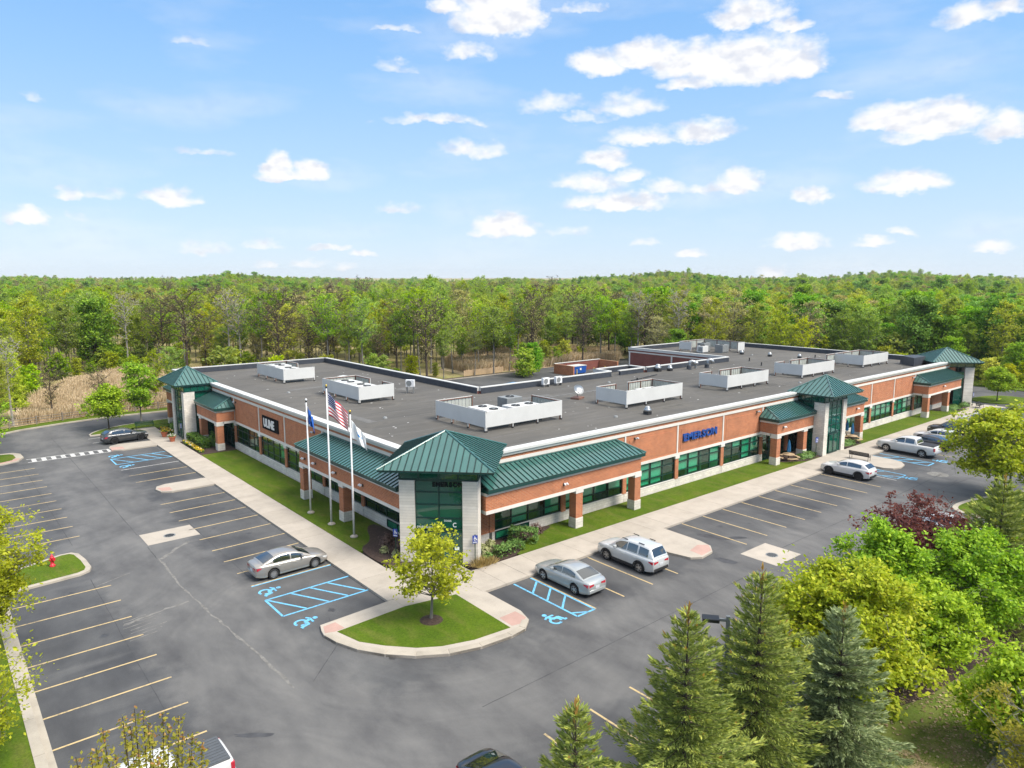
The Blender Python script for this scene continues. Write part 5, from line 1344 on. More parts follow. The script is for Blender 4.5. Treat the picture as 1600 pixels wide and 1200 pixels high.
# ------------------------------------------------------------------ vehicles
def interp(pts, x):
    if x <= pts[0][0]: return pts[0][1]
    for (x0, y0), (x1, y1) in zip(pts, pts[1:]):
        if x <= x1:
            t = (x - x0) / max(1e-9, x1 - x0); return y0 + (y1 - y0) * t
    return pts[-1][1]
def sm(pts, it=2):
    """round an open polyline"""
    for _ in range(it):
        q = [pts[0]]
        for a, b in zip(pts, pts[1:]): q += [(a[0] * .75 + b[0] * .25, a[1] * .75 + b[1] * .25), (a[0] * .25 + b[0] * .75, a[1] * .25 + b[1] * .75)]
        pts = q + [pts[-1]]
    return pts
CARS = {
 'sedan': dict(L=4.85, W=1.85, wb=2.80, fo=.95, r=.335, sill=.22, top=[(0, .66), (.10, .74), (.5, .84), (1.35, .96), (1.9, .98), (3.6, 1.02), (4.25, 1.06), (4.65, 1.05), (4.85, .98)],
               roof=[(1.15, .95), (2.0, 1.36), (2.5, 1.45), (3.0, 1.47), (3.5, 1.42), (4.45, 1.07)], wf=(1.25, 1.98), wr_=(3.62, 4.34), side=((1.72, 2.52), (2.60, 3.72)), doors=((1.55, 2.55), (2.57, 3.55))),
 'suv': dict(L=4.90, W=1.92, wb=2.86, fo=.95, r=.37, sill=.26, top=[(0, .84), (.06, .96), (.35, 1.06), (1.2, 1.13), (1.6, 1.13), (4.5, 1.17), (4.82, 1.16), (4.90, 1.08)],
             roof=[(1.10, 1.12), (1.80, 1.64), (2.2, 1.80), (3.1, 1.86), (4.30, 1.82), (4.48, 1.76), (4.84, 1.18)], wf=(1.20, 1.84), wr_=(4.50, 4.79), side=((1.66, 2.62), (2.70, 3.52), (3.66, 4.42)), doors=((1.6, 2.65), (2.67, 3.6))),
 'crossover': dict(L=4.75, W=1.92, wb=2.85, fo=.92, r=.38, sill=.26, top=[(0, .76), (.08, .88), (.4, .98), (1.25, 1.08), (1.6, 1.09), (4.3, 1.17), (4.62, 1.15), (4.75, 1.0)],
             roof=[(1.15, 1.07), (2.0, 1.52), (2.5, 1.63), (3.1, 1.65), (3.9, 1.58), (4.15, 1.52), (4.66, 1.16)], wf=(1.25, 1.98), wr_=(4.18, 4.60), side=((1.75, 2.58), (2.66, 3.95)), doors=((1.6, 2.6), (2.62, 3.55))),
 'pickup': dict(L=5.90, W=2.05, wb=3.67, fo=1.02, r=.42, sill=.38, top=[(0, .98), (.06, 1.12), (.5, 1.20), (1.45, 1.27), (1.9, 1.28), (4.0, 1.30), (5.82, 1.30), (5.90, 1.26)],
                roof=[(1.35, 1.26), (2.15, 1.78), (2.6, 1.92), (3.2, 1.96), (3.85, 1.92), (4.0, 1.86), (4.14, 1.30)], wf=(1.45, 2.15), wr_=(4.005, 4.12), side=((1.95, 2.85), (2.95, 3.85)), doors=((1.75, 2.9), (2.92, 3.95))),
}
WHEELS = {}
def wheel_meshes(r, style):
    k = (r, style)
    if k in WHEELS: return WHEELS[k]
    w = .11
    ty = MB().lathe([(r * .68, -w), (r * .93, -w), (r, -w * .7), (r, w * .7), (r * .93, w), (r * .68, w), (r * .66, w * .5), (r * .66, -w * .5)], 24, (0, 0, 0), 'y', cap=False).mesh('wheel', 'rubber', True)
    b = MB().lathe([(0, w * .1), (r * .66, w * .1), (r * .69, w * .95), (r * .62, w * .9), (r * .60, w * .45), (0, w * .45)], 20, (0, 0, 0), 'y', cap=False)
    rim_d = b.mesh('rim', 'dark_alloy')
    sp = MB(); n = 5 if style != 'multi' else 8
    for i in range(n):
        a = 2 * math.pi * i / n
        for da in (-.16, .16):
            ca, sa = math.cos(a + da), math.sin(a + da)
            p0, p1 = Vector((r * .10 * ca, 0, r * .10 * sa)), Vector((r * .64 * math.cos(a + da * 1.2), 0, r * .64 * math.sin(a + da * 1.2)))
            d = (p1 - p0).normalized(); q = Vector((-d.z, 0, d.x)) * r * .055
            vs = [p0 - q, p0 + q, p1 + q, p1 - q]
            sp.add([(v.x, w * .55, v.z) for v in vs] + [(v.x, w * .86, v.z) for v in vs], [(0, 1, 2, 3), (7, 6, 5, 4), (0, 4, 5, 1), (1, 5, 6, 2), (2, 6, 7, 3), (3, 7, 4, 0)])
    sp.lathe([(0, w * .5), (r * .16, w * .5), (r * .14, w * .92), (0, w * .92)], 12, (0, 0, 0), 'y', cap=False)
    sp.lathe([(r * .60, w * .6), (r * .67, w * .6), (r * .67, w * .98), (r * .62, w * .98)], 22, (0, 0, 0), 'y', cap=False)
    spm = sp.mesh('spokes', 'alloy' if style != 'dark' else 'dark_alloy')
    WHEELS[k] = (ty, rim_d, spm)
    return WHEELS[k]
def vehicle(kind, paintm, x, y, heading, label, cat, style='five', rails=False, group=None, name=None, cover=None, cladding=False, chrome=True):
    """x, y = midpoint between the axles; heading = direction of the nose"""
    S = CARS[kind]; L_, W_, wb, fo, r = S['L'], S['W'], S['wb'], S['fo'], S['r']
    t = thing(name or {'sedan': 'parked_sedan', 'suv': 'parked_suv', 'crossover': 'parked_suv', 'pickup': 'pickup_truck'}[kind], label, cat, (x, y, 0), heading, group or 'vehicles in the car park')
    top = sm(S['top'], 2); roof = sm(S['roof'], 2)
    cx = fo + wb / 2                                           # s (from the nose) of the local origin
    ax = (fo, fo + wb); ra = r + .07
    def hw(s):
        tt = abs(s - L_ / 2) / (L_ / 2); return W_ / 2 * (1 - .17 * max(0, (tt - .70) / .30) ** 2.1)
    def zlow(s):
        z = S['sill'] + .10 * max(0, (abs(s - L_ / 2) / (L_ / 2) - .8) / .2)
        for a in ax:
            if abs(s - a) < ra: z = max(z, r + math.sqrt(ra * ra - (s - a) ** 2) * .98)
        return z
    def sec(s):
        w = hw(s); zl = zlow(s); zt = interp(top, s)
        zm = max(.50 * zt + .12, min(zl + .05, zt - .12))
        zs = max(zm + .02, zt - .16)
        return [(w * .93, zl), (w * .985, max(zl + .03, (zl + zm) / 2)), (w, zm), (w * .985, zs), (w * .93, zt - .035), (w * .84, zt), (w * .45, zt + .028), (0, zt + .036)]
    ss = sorted(set([i * L_ / 46 for i in range(47)] + [a + ra * k for a in ax for k in (-1.0, -.97, -.85, -.6, -.3, 0, .3, .6, .85, .97, 1.0)] + [.03, .08, L_ - .03, L_ - .08]))
    def P3(s, yy, z): return (cx - s, yy, z)
    body = MB(); m = 8
    for s in ss:
        q = sec(s)
        for yy, z in q: body.v.append(P3(s, yy, z))
        for yy, z in q[-2::-1]: body.v.append(P3(s, -yy, z))
    row = 2 * m - 1
    for i in range(len(ss) - 1):
        for k in range(row - 1): body.f.append((i * row + k, (i + 1) * row + k, (i + 1) * row + k + 1, i * row + k + 1))
    body.f.append(tuple(range(row))); body.f.append(tuple(range((len(ss) - 1) * row, len(ss) * row))[::-1])
    body.build('body', paintm, t, smooth=True)
    ub = MB().box(-L_ + cx + .12, cx - .12, -W_ / 2 + .24, W_ / 2 - .24, S['sill'] - .06, .62).build('underbody', 'black_plastic', t)
    # greenhouse
    gs = [roof[0][0] + (roof[-1][0] - roof[0][0]) * i / 40 for i in range(41)]
    def belt(s): return interp(top, s)
    def gsec(s):
        zb = belt(s); zr = max(interp(roof, s), zb + .004); wb_ = hw(s) * .90; wr2 = wb_ - (zr - zb) * .36
        return wb_, zb - .02, wr2, zr
    gh = MB()
    for s in gs:
        wb_, zb, wr2, zr = gsec(s)
        dz = min(.05, (zr - zb) * .3)
        q = [(wb_, zb), ((wb_ + wr2) / 2 + .012, (zb + zr - dz) / 2), (wr2 + .01, zr - dz), (wr2 - .07, zr), (wr2 * .5, zr + .022), (0, zr + .03)]
        for yy, z in q: gh.v.append(P3(s, yy, z))
        for yy, z in q[-2::-1]: gh.v.append(P3(s, -yy, z))
    row = 11
    for i in range(len(gs) - 1):
        for k in range(row - 1): gh.f.append((i * row + k, (i + 1) * row + k, (i + 1) * row + k + 1, i * row + k + 1))
    gh.build('roof', paintm, t, smooth=True)
    # glass patches just proud of the greenhouse
    def side_glass(s0, s1, sg):
        b = MB(); n = 10; off = .012
        for i in range(n + 1):
            s = s0 + (s1 - s0) * i / n; wb_, zb, wr2, zr = gsec(s); dz = min(.05, (zr - zb) * .3)
            for u in (.14, .5, .90):
                z = zb + (zr - dz - zb) * u; yy = (wb_ + (wr2 + .01 - wb_) * u) + (.012 if .3 < u < .7 else 0) + off
                b.v.append(P3(s, sg * yy, z))
        for i in range(n):
            for k in range(2):
                f = (i * 3 + k, (i + 1) * 3 + k, (i + 1) * 3 + k + 1, i * 3 + k + 1); b.f.append(f if sg > 0 else f[::-1])
        return b
    for sg in (1, -1):
        for (s0, s1) in S['side']: side_glass(s0, s1, sg).build('side_window', 'car_glass', t, smooth=True)
    def end_glass(s0, s1):
        b = MB(); n = 8; us = [-.90, -.6, -.3, 0, .3, .6, .90]
        for i in range(n + 1):
            s = s0 + (s1 - s0) * i / n; wb_, zb, wr2, zr = gsec(s)
            sl = (gsec(s + .02)[3] - gsec(s - .02)[3]) / .04; nn = math.hypot(1, sl); ox, oz = sl * .014 / nn, .014 / nn
            for u in us:
                w = wr2 - .03; a = abs(u)
                z = zr + .03 * (1 - a * a)
                b.v.append(P3(s - ox * 1.0, u * w, z + oz))
        m_ = len(us)
        for i in range(n):
            for k in range(m_ - 1): b.f.append((i * m_ + k, i * m_ + k + 1, (i + 1) * m_ + k + 1, (i + 1) * m_ + k))
        return b
    end_glass(*S['wf']).build('windshield', 'car_glass', t, smooth=True)
    end_glass(*S['wr_']).build('rear_window', 'car_glass', t, smooth=True)
    # doors as proud skins of the body side
    for sg in (1, -1):
        for (s0, s1) in S['doors']:
            b = MB(); n = 8
            for i in range(n + 1):
                s = s0 + (s1 - s0) * i / n; q = sec(s)[1:6]
                z0 = S['sill'] + .12
                for yy, z in q: b.v.append(P3(s, sg * (yy + .008), max(z, z0)))
            for i in range(n):
                for k in range(4):
                    f = (i * 5 + k, (i + 1) * 5 + k, (i + 1) * 5 + k + 1, i * 5 + k + 1); b.f.append(f if sg > 0 else f[::-1])
            d = b.build('door', paintm, t, smooth=True)
            q = sec(s1 - .2); MB().cbox(P3(s1 - .2, sg * (q[3][0] + .02), q[3][1] - .04), (.11, .015, .018)).build('door_handle', paintm, d)
        # mirror
        q = gsec(S['side'][0][0] + .12); MB().cbox(P3(S['side'][0][0] + .10, sg * (q[0] + .12), q[1] + .13), (.07, .12, .075)).build('side_mirror', paintm if kind != 'pickup' else paintm, t, bevel=.025)
    # lights, grille, plate, bumpers
    zr_ = interp(top, L_) ; zf = interp(top, .05)
    for sg in (1, -1):
        we = hw(L_ - .1)
        b = MB()
        if kind == 'pickup': b.cbox(P3(L_ - .05, sg * (we - .09), 1.02), (.07, .10, .17))
        else:
            b.add([P3(L_ + .015, sg * (we * .38), zr_ - .10), P3(L_ + .015, sg * (we * .98 - .12), zr_ - .08), P3(L_ - .06, sg * (we + .010), zr_ - .06), P3(L_ - .34, sg * (hw(L_ - .34) + .012), zr_ - .06),
                   P3(L_ + .015, sg * (we * .38), zr_ - .20), P3(L_ + .015, sg * (we * .98 - .12), zr_ - .26), P3(L_ - .06, sg * (we + .012), zr_ - .25), P3(L_ - .30, sg * (hw(L_ - .30) + .014), zr_ - .14)],
                  [(0, 1, 5, 4), (1, 2, 6, 5), (2, 3, 7, 6)])
            sld = MB().cbox(P3(L_ - .04, sg * we * .72, zr_ - .17), (.03, .16, .05)); b.v += [v for v in []]
        b.build('taillight', 'red_lens', t)
        b = MB(); wf_ = hw(.1)
        b.add([P3(-.012, sg * wf_ * .55, zf - .10), P3(.02, sg * (wf_ - .06), zf - .06), P3(.14, sg * (wf_ + .015), zf - .04), P3(.42, sg * (hw(.42) + .012), zf + .0),
               P3(-.012, sg * wf_ * .55, zf - .22), P3(.02, sg * (wf_ - .05), zf - .22), P3(.14, sg * (wf_ + .018), zf - .20), P3(.38, sg * (hw(.38) + .014), zf - .10)], [(4, 5, 1, 0), (5, 6, 2, 1), (6, 7, 3, 2)])
        b.build('headlight', 'clear_lens', t)
    MB().cbox(P3(-.005, 0, zf - .24), (.018, hw(0) * .52, .13)).build('grille', 'black_plastic', t, bevel=.01)
    MB().cbox(P3(L_ + .002, 0, zr_ - .33 if kind != 'pickup' else .62), (.014, .16, .08)).build('license_plate', 'plate_white', t)
    if kind == 'pickup':
        MB().cbox(P3(L_ + .05, 0, .62), (.09, hw(L_) - .02, .10)).build('rear_bumper', 'alloy', t, bevel=.03)
        MB().cbox(P3(-.03, 0, .66), (.08, hw(0) - .02, .13)).build('front_bumper', 'alloy', t, bevel=.03)
        cv = MB().cbox(P3((4.2 + L_ - .10) / 2, 0, 1.345), ((L_ - .1 - 4.2) / 2, W_ / 2 * .80, .022)).build('bed_cover', cover or 'black_plastic', t, bevel=.01)
        if cover == 'bed_grey':
            for k in range(9): MB().cbox(P3((4.2 + L_ - .10) / 2, -.72 + .18 * k, 1.372), ((L_ - .22 - 4.2) / 2, .055, .010)).build('cover_rib', cover, cv)
    else:
        MB().cbox(P3(L_ - .02, 0, .42), (.05, hw(L_) * .9, .10)).build('rear_bumper', 'black_plastic' if (cladding or kind != 'sedan') else paintm, t, bevel=.03)
        MB().cbox(P3(.0, 0, .36), (.03, hw(0) * .85, .08)).build('front_bumper', 'black_plastic', t, bevel=.02)
    if cladding:
        for sg in (1, -1):
            b = MB()
            for a in ax:
                for k in range(13):
                    an = math.pi * k / 12
                    for rr in (ra - .01, ra + .07): b.v.append(P3(a + rr * math.cos(an), sg * (hw(a) * 1.0 + .012), r + rr * math.sin(an) * .98))
                o_ = len(b.v) - 26
                for k in range(12):
                    f = (o_ + 2 * k, o_ + 2 * k + 1, o_ + 2 * k + 3, o_ + 2 * k + 2); b.f.append(f if sg < 0 else f[::-1])
            b.build('arch_trim', 'black_plastic', t)
            MB().cbox(P3((ax[0] + ax[1]) / 2, sg * (W_ / 2 * .985), S['sill'] + .08), (wb / 2 - ra - .02, .025, .09)).build('sill_trim', 'black_plastic', t)
    if rails:
        for sg in (1, -1):
            for s in (2.3, 3.7):
                q = gsec(s); MB().cbox(P3(s, sg * (q[2] - .06), q[3] + .045), (.24, .025, .025)).build('roof_rail', 'black_plastic', t, bevel=.015)
    ty, rd, sp = wheel_meshes(r, style)
    for a in ax:
        for sg in (1, -1):
            w = put('wheel', ty, t, (cx - a, sg * (W_ / 2 - .115), r), 0 if sg > 0 else math.pi)
            put('rim', rd, w); put('spokes', sp, w)
    return t
vehicle('sedan', 'paint_champagne', 17.55, 44.0, 0.0, 'champagne silver sedan parked alone on the left side below the flagpoles', 'car', 'multi')
vehicle('sedan', 'paint_silver', 30.2, 30.55, R(90), 'pale silver sedan parked beside the blue hatched bay', 'car', 'five')
vehicle('suv', 'paint_ice', 35.75, 30.15, R(90), 'silver SUV with black roof rails, next to the pale silver sedan', 'suv', 'five', rails=True, cladding=True)
vehicle('crossover', 'paint_grey', 17.75, 92.35, R(7), 'dark grey SUV parked by the left tower', 'suv', 'dark')
vehicle('crossover', 'paint_white', 68.4, 30.8, R(90), 'white SUV with black wheels parked before the middle tower', 'suv', 'dark', cladding=True)
vehicle('pickup', 'paint_white', 82.3, 30.8, R(90), 'white crew cab pickup truck with black bed cover, nose to the pavement', 'pickup truck', 'five', cover='black_plastic')
vehicle('sedan', 'paint_black', 87.0, 30.5, R(90), 'dark sedan squeezed between the white pickup and the white SUV', 'car', 'five')
vehicle('crossover', 'paint_white', 90.5, 30.7, R(90), 'white SUV parked right of the dark sedan', 'suv', 'five', cladding=True)
vehicle('suv', 'paint_black', 95.6, 31.0, R(90), 'black SUV parked farthest along before the big roadside tree', 'suv', 'dark')
vehicle('sedan', 'paint_grey', 112.2, 31.3, R(90), 'grey car half hidden behind the big round tree by the end tower', 'car', 'five')
vehicle('suv', 'paint_white', 104.8, 30.8, R(90), 'white SUV mostly hidden behind the big round tree', 'suv', 'five')
vehicle('crossover', 'paint_ice', 57.6, 17.6, R(-90), 'silver car behind the dark red plum tree', 'car', 'five')
vehicle('sedan', 'paint_black', 14.9, 17.7, R(-90), 'black car cut off at the bottom edge', 'car', 'five')
vehicle('pickup', 'paint_white', 4.6, 26.3, R(180), 'white pickup truck with grey ribbed bed cover at the bottom left', 'pickup truck', 'five', cover='bed_grey')

# ------------------------------------------------------------------ flags and poles
def flag_material():
    m, nt, b = new_mat('stars_and_stripes')
    uv = N(nt, 'ShaderNodeUVMap'); s = N(nt, 'ShaderNodeSeparateXYZ'); nt.links.new(uv.outputs[0], s.inputs[0])
    st = mth(nt, 'MODULO', mth(nt, 'FLOOR', mth(nt, 'MULTIPLY', s.outputs[1], 13)), 2)
    c = mixc_(nt, st, (0.50, 0.018, 0.045), (0.75, 0.74, 0.74))
    can = mth(nt, 'MULTIPLY', mth(nt, 'LESS_THAN', s.outputs[0], .40), mth(nt, 'GREATER_THAN', s.outputs[1], 6 / 13))
    fu = mth(nt, 'SUBTRACT', mth(nt, 'FRACT', mth(nt, 'MULTIPLY', s.outputs[0], 6 / .40)), .5); fv = mth(nt, 'SUBTRACT', mth(nt, 'FRACT', mth(nt, 'MULTIPLY', mth(nt, 'SUBTRACT', s.outputs[1], 6 / 13), 5 * 13 / 7)), .5)
    star = mth(nt, 'LESS_THAN', mth(nt, 'ADD', mth(nt, 'MULTIPLY', fu, fu), mth(nt, 'MULTIPLY', fv, fv)), .06)
    c = mixc_(nt, can, c, mixc_(nt, star, (0.016, 0.03, 0.14), (0.72, 0.72, 0.74)))
    nt.links.new(c, b.inputs['Base Color']); b.inputs['Roughness'].default_value = .8
    for nm, base, spots in (('blue_flag', (0.012, 0.10, 0.42), ((.55, .55, .14, (0.45, 0.30, 0.20)), (.45, .40, .07, (0.6, 0.6, 0.6)), (.62, .36, .06, (0.5, 0.15, 0.12)))), ('white_flag', (0.70, 0.71, 0.72), ((.5, .52, .09, (0.03, 0.20, 0.50)), (.68, .5, .05, (0.25, 0.40, 0.60)), (.40, .62, .05, (0.10, 0.3, 0.55))))):
        m, nt, b = new_mat(nm)
        uv = N(nt, 'ShaderNodeUVMap'); c = base
        for u, v, r, col in spots:
            d = N(nt, 'ShaderNodeVectorMath', operation='DISTANCE'); nt.links.new(uv.outputs[0], d.inputs[0]); d.inputs[1].default_value = (u, v, 0)
            c = mixc_(nt, mth(nt, 'LESS_THAN', d.outputs['Value'], r), c, col)
        nt.links.new(c, b.inputs['Base Color']); b.inputs['Roughness'].default_value = .8
flag_material()
def flag(name, label, x, y, ztop, hoist, fly, mat, waves=(.12, 9.0), squeeze=0.0):
    """cloth hanging from the pole: every fly column slides down as well as out"""
    nu, nv = 26, 14
    me = bpy.data.meshes.new('cloth'); vs = []; uvs = []
    ux, uy = .77, -.64
    for i in range(nu + 1):
        u = i / nu
        for j in range(nv + 1):
            v = j / nv
            sag = u * fly[1] - .15 * math.sin(u * math.pi) * (1 - v)
            out = fly[0] * u * (1 - squeeze * (v if u > 0 else 0)) + .03
            wv = waves[0] * math.sin(u * waves[1] + v * 2.2) * min(1, u * 3) + .07 * math.sin(u * 16 + v * 5) * u
            vs.append((ux * out - uy * wv, uy * out + ux * wv, -hoist * (1 - v) * (1 - .12 * u) - sag)); uvs.append((u, v))
    fs = [(i * (nv + 1) + j, (i + 1) * (nv + 1) + j, (i + 1) * (nv + 1) + j + 1, i * (nv + 1) + j + 1) for i in range(nu) for j in range(nv)]
    me.from_pydata(vs, [], fs); me.materials.append(M[mat])
    lay = me.uv_layers.new(name='UVMap')
    for lp_ in me.loops: lay.data[lp_.index].uv = uvs[lp_.vertex_index]
    me.polygons.foreach_set('use_smooth', [True] * len(me.polygons))
    t = thing(name, label, 'flag', (x, y, ztop)); o = put('cloth', me, t)
    s = o.modifiers.new('thick', 'SOLIDIFY'); s.thickness = .006
    MB().tube([(.02, -.02, 0), (.02, -.02, -hoist)], .012, 5).build('hoist_rope', 'white_plastic', t)
def flagpole(x, y, h, label, ball='white_plastic'):
    t = thing('flagpole', label, 'flagpole', (x, y, .16), 0, 'flagpoles')
    MB().lathe([(0, 0), (.28, 0), (.30, .06), (.22, .14), (.12, .17), (.09, .22)], 16, cap=False).build('base', 'kerb_concrete', t)
    MB().lathe([(.075, .12), (.07, h * .4), (.04, h - .25)], 12).build('pole', 'white_plastic', t, smooth=True)
    MB().lathe([(.05, h - .25), (.075, h - .22), (.075, h - .16), (.03, h - .12)], 10).build('truck', 'black_paint', t)
    MB().lathe([(.02, h - .14), (.07, h - .10), (.085, h - .04), (.06, h + .03), (0, h + .05)], 12, cap=False).build('finial', ball, t, smooth=True)
    MB().tube([(.05, -.05, 1.3), (.05, -.05, h - .3)], .006, 4).build('halyard', 'white_plastic', t)
flagpole(23.3, 53.4, 9.4, 'left flagpole, flying the blue flag'); flagpole(23.37, 49.8, 10.95, 'tallest flagpole in the middle, flying the stars and stripes', 'gold'); flagpole(23.43, 46.2, 9.5, 'right flagpole with a gold ball, flying the white flag', 'gold')
flag('flag', 'blue state flag hanging limp on the left pole', 23.35, 53.35, 9.0, 1.45, (.52, .95), 'blue_flag', (.16, 12), .35)
flag('flag', 'stars and stripes flag on the tallest pole', 23.42, 49.75, 10.55, 1.75, (1.45, 1.55), 'stars_and_stripes', (.13, 8.5))
flag('flag', 'white flag with small blue emblem on the right pole', 23.48, 46.15, 8.95, 1.35, (1.05, 1.15), 'white_flag', (.12, 8), .12)

# ------------------------------------------------------------------ street furniture
def access_sign(x, y, rz, label):
    t = thing('parking_sign', label, 'sign', (x, y, .15), rz, 'accessible parking signs')
    MB().tube([(0, 0, 0), (0, 0, 2.15)], .035, 6).build('post', 'bench_green', t)
    p = MB().box(-.17, .17, -.055, -.035, 1.55, 2.10).build('plate', 'sign_blue', t)
    w = wheelchair(0, 0, 0, .22, 'white_plastic', 0, 'wheelchair_symbol', .01); w.parent = p; w.location = (0, -.062, 1.85); w.rotation_euler = (R(90), 0, 0); w.scale = (.2, .2, .5)
    MB().box(-.13, .13, -.058, -.056, 1.60, 1.66).build('text_bar', 'white_plastic', p)
access_sign(23.75, 40.75, R(-60), 'blue wheelchair parking sign on a green post left of the corner tower')
access_sign(27.15, 36.3, R(-30), 'blue wheelchair parking sign on a green post right of the corner tower')
access_sign(22.75, 87.4, R(-90), 'blue wheelchair parking sign on a dark post before the left tower')
access_sign(72.6, 36.2, R(-20), 'blue wheelchair parking sign on a post beside the middle tower')
access_sign(119.0, 36.1, R(0), 'blue wheelchair parking sign on a post by the end tower')
def hydrant(x, y):
    t = thing('fire_hydrant', 'red fire hydrant on the small grass island', 'fire hydrant', (x, y, .16), .6)
    MB().lathe([(.17, 0), (.17, .06), (.11, .07), (.11, .55), (.13, .56), (.13, .62), (.10, .64), (.09, .72), (.05, .79), (.03, .80), (.03, .85), (0, .85)], 14, cap=False).build('barrel', 'hydrant_red', t, smooth=True)
    for a, r_, l in ((0, .055, .19), (math.pi, .055, .19), (-math.pi / 2, .075, .20)):
        b = MB().lathe([(r_, .06), (r_, l - .04), (r_ + .02, l - .04), (r_ + .02, l), (0, l)], 10, (0, 0, 0), 'x', cap=False); o = b.build('outlet', 'hydrant_red', t); o.location = (0, 0, .48); o.rotation_euler = (0, 0, a)
    MB().lathe([(.18, .05), (.18, .09)], 8).build('flange', 'hydrant_red', t)
hydrant(5.5, 54.15)
def bench(x, y, rz, mat, label, L_=1.85, z=.155):
    t = thing('bench', label, 'bench', (x, y, z), rz, 'benches')
    for sx in (-1, 1):
        xx = sx * (L_ / 2 - .1)
        MB().tube([(xx, -.28, 0), (xx, -.26, .42)], .025, 6).tube([(xx, .28, 0), (xx, .20, .42), (xx, .32, .88)], .025, 6).tube([(xx, -.27, .42), (xx, .22, .42)], .022, 6).tube([(xx, -.27, .42), (xx, -.27, .62), (xx, .24, .62)], .02, 6).build('end_frame', mat, t)
    se = sub('seat', t)
    for k in range(5): MB().box(-L_ / 2, L_ / 2, -.28 + .10 * k, -.20 + .10 * k, .43, .46).build('slat', mat, se)
    ba = sub('backrest', t)
    for k in range(4):
        o = MB().box(-L_ / 2, L_ / 2, .215 + .026 * k, .24 + .026 * k, .50 + .10 * k, .58 + .10 * k).build('slat', mat, ba)
bench(74.95, 32.6, R(90), 'black_paint', 'black metal bench on the concrete bay before the middle tower', 2.1)
bench(21.2, 98.05, R(0), 'bench_green', 'dark green bench at the end of the left pavement', 2.2)
bench(118.6, 35.0, R(0), 'black_paint', 'dark bench on the pavement by the end tower', 1.8)
def lamp_post(x, y, h, rz, label, arm=.9, col='grey_paint'):
    t = thing('lamp_post', label, 'lamp post', (x, y, .1), rz, 'car park lamp posts')
    MB().lathe([(0, 0), (.32, 0), (.32, .55), (.28, .6), (0, .6)], 14, cap=False).build('footing', 'kerb_concrete', t)
    MB().box(-.07, .07, -.07, .07, .55, h).build('pole', col, t)
    MB().box(-.04, arm * .45, -.04, .04, h - .22, h - .12).build('arm', col, t)
    hd = MB().box(arm * .35, arm * .35 + .62, -.21, .21, h - .24, h - .10).build('lamp_head', 'black_paint', t, bevel=.02)
    MB().box(arm * .35 + .06, arm * .35 + .56, -.16, .16, h - .252, h - .241).build('lens', 'clear_lens', hd)
lamp_post(22.2, 14.0, 6.6, R(128), 'black twin-arm lamp head rising between the spruces')
lamp_post(72.9, 18.6, 3.9, R(175), 'grey lamp post beside the big round tree')
def planter(x, y, label, seed):
    r = random.Random(seed)
    t = thing('flower_pot', label, 'flower pot', (x, y, .15), 0, 'terracotta flower pots')
    MB().lathe([(.0, 0), (.24, 0), (.36, .50), (.40, .50), (.40, .60), (.33, .60), (.31, .50), (0, .50)], 16, cap=False).build('pot', 'terracotta', t, smooth=False)
    n = 160; P_ = np.array([[r.gauss(0, .18), r.gauss(0, .18), .62 + abs(r.gauss(0, .13))] for _ in range(n)])
    put('foliage', leaf_quads('foliage', 'hedge_leaf', P_, .09, seed), t)
    n = 90; P_ = np.array([[r.gauss(0, .20), r.gauss(0, .20), .70 + abs(r.gauss(0, .12))] for _ in range(n)])
    put('flowers', leaf_quads('flowers', 'petal_yellow' if seed % 2 else 'petal_white', P_, .08, seed + 5), t)
def picnic(x, y, rz, label, ulabel, mat='tan_wood'):
    t = thing('picnic_table', label, 'picnic table', (x, y, .16), rz, 'picnic tables by the middle tower')
    MB().lathe([(0, .70), (.60, .70), (.62, .73), (.60, .76), (0, .76)], 18, cap=False).build('table_top', mat, t)
    MB().lathe([(.06, 0), (.06, .72)], 8).build('pedestal', 'rust_steel', t)
    for k in range(4):
        a = R(90 * k + 45); ca, sa = math.cos(a), math.sin(a)
        MB().tube([(0, 0, .18), (ca * 1.0, sa * 1.0, .18), (ca * 1.0, sa * 1.0, .42)], .03, 6).build('bench_arm', 'rust_steel', t)
        b = MB()
        for q in range(6):
            a0, a1 = a - .55 + 1.1 * q / 6, a - .55 + 1.1 * (q + 1) / 6
            b.prism([(.86 * math.cos(a0), .86 * math.sin(a0)), (1.16 * math.cos(a0), 1.16 * math.sin(a0)), (1.16 * math.cos(a1), 1.16 * math.sin(a1)), (.86 * math.cos(a1), .86 * math.sin(a1))], .42, .47)
        b.build('seat', mat, t)
    u = thing('parasol', ulabel, 'parasol', (x, y, .16), 0, 'closed blue parasols')
    MB().lathe([(.022, 0), (.022, 2.25)], 8).build('pole', 'tan_wood', u)
    b = MB(); prof = [(.10, .95), (.17, 1.05), (.16, 1.4), (.12, 1.8), (.05, 2.2), (0, 2.28)]; n = 16
    for rr, z in prof:
        for k in range(n): a = 2 * math.pi * k / n; q = rr * (1.18 if k % 2 else .72); b.v.append((q * math.cos(a), q * math.sin(a), z))
    for i in range(len(prof) - 1):
        for k in range(n): k2 = (k + 1) % n; b.f.append((i * n + k, i * n + k2, (i + 1) * n + k2, (i + 1) * n + k))
    b.build('canopy', 'umbrella_blue', u)
    MB().lathe([(.14, 1.5), (.15, 1.53), (.14, 1.56)], 12, cap=False).build('tie', 'sign_blue', u)
picnic(68.6, 37.1, .2, 'round tan picnic table left of the middle tower', 'closed blue parasol left of the middle tower')
picnic(82.4, 36.9, .7, 'round picnic table right of the middle tower', 'closed blue parasol in front, right of the middle tower')
picnic(83.6, 38.1, .5, 'round picnic table under the porch right of the middle tower', 'closed blue parasol against the glass, right of the middle tower', 'grey_wood')

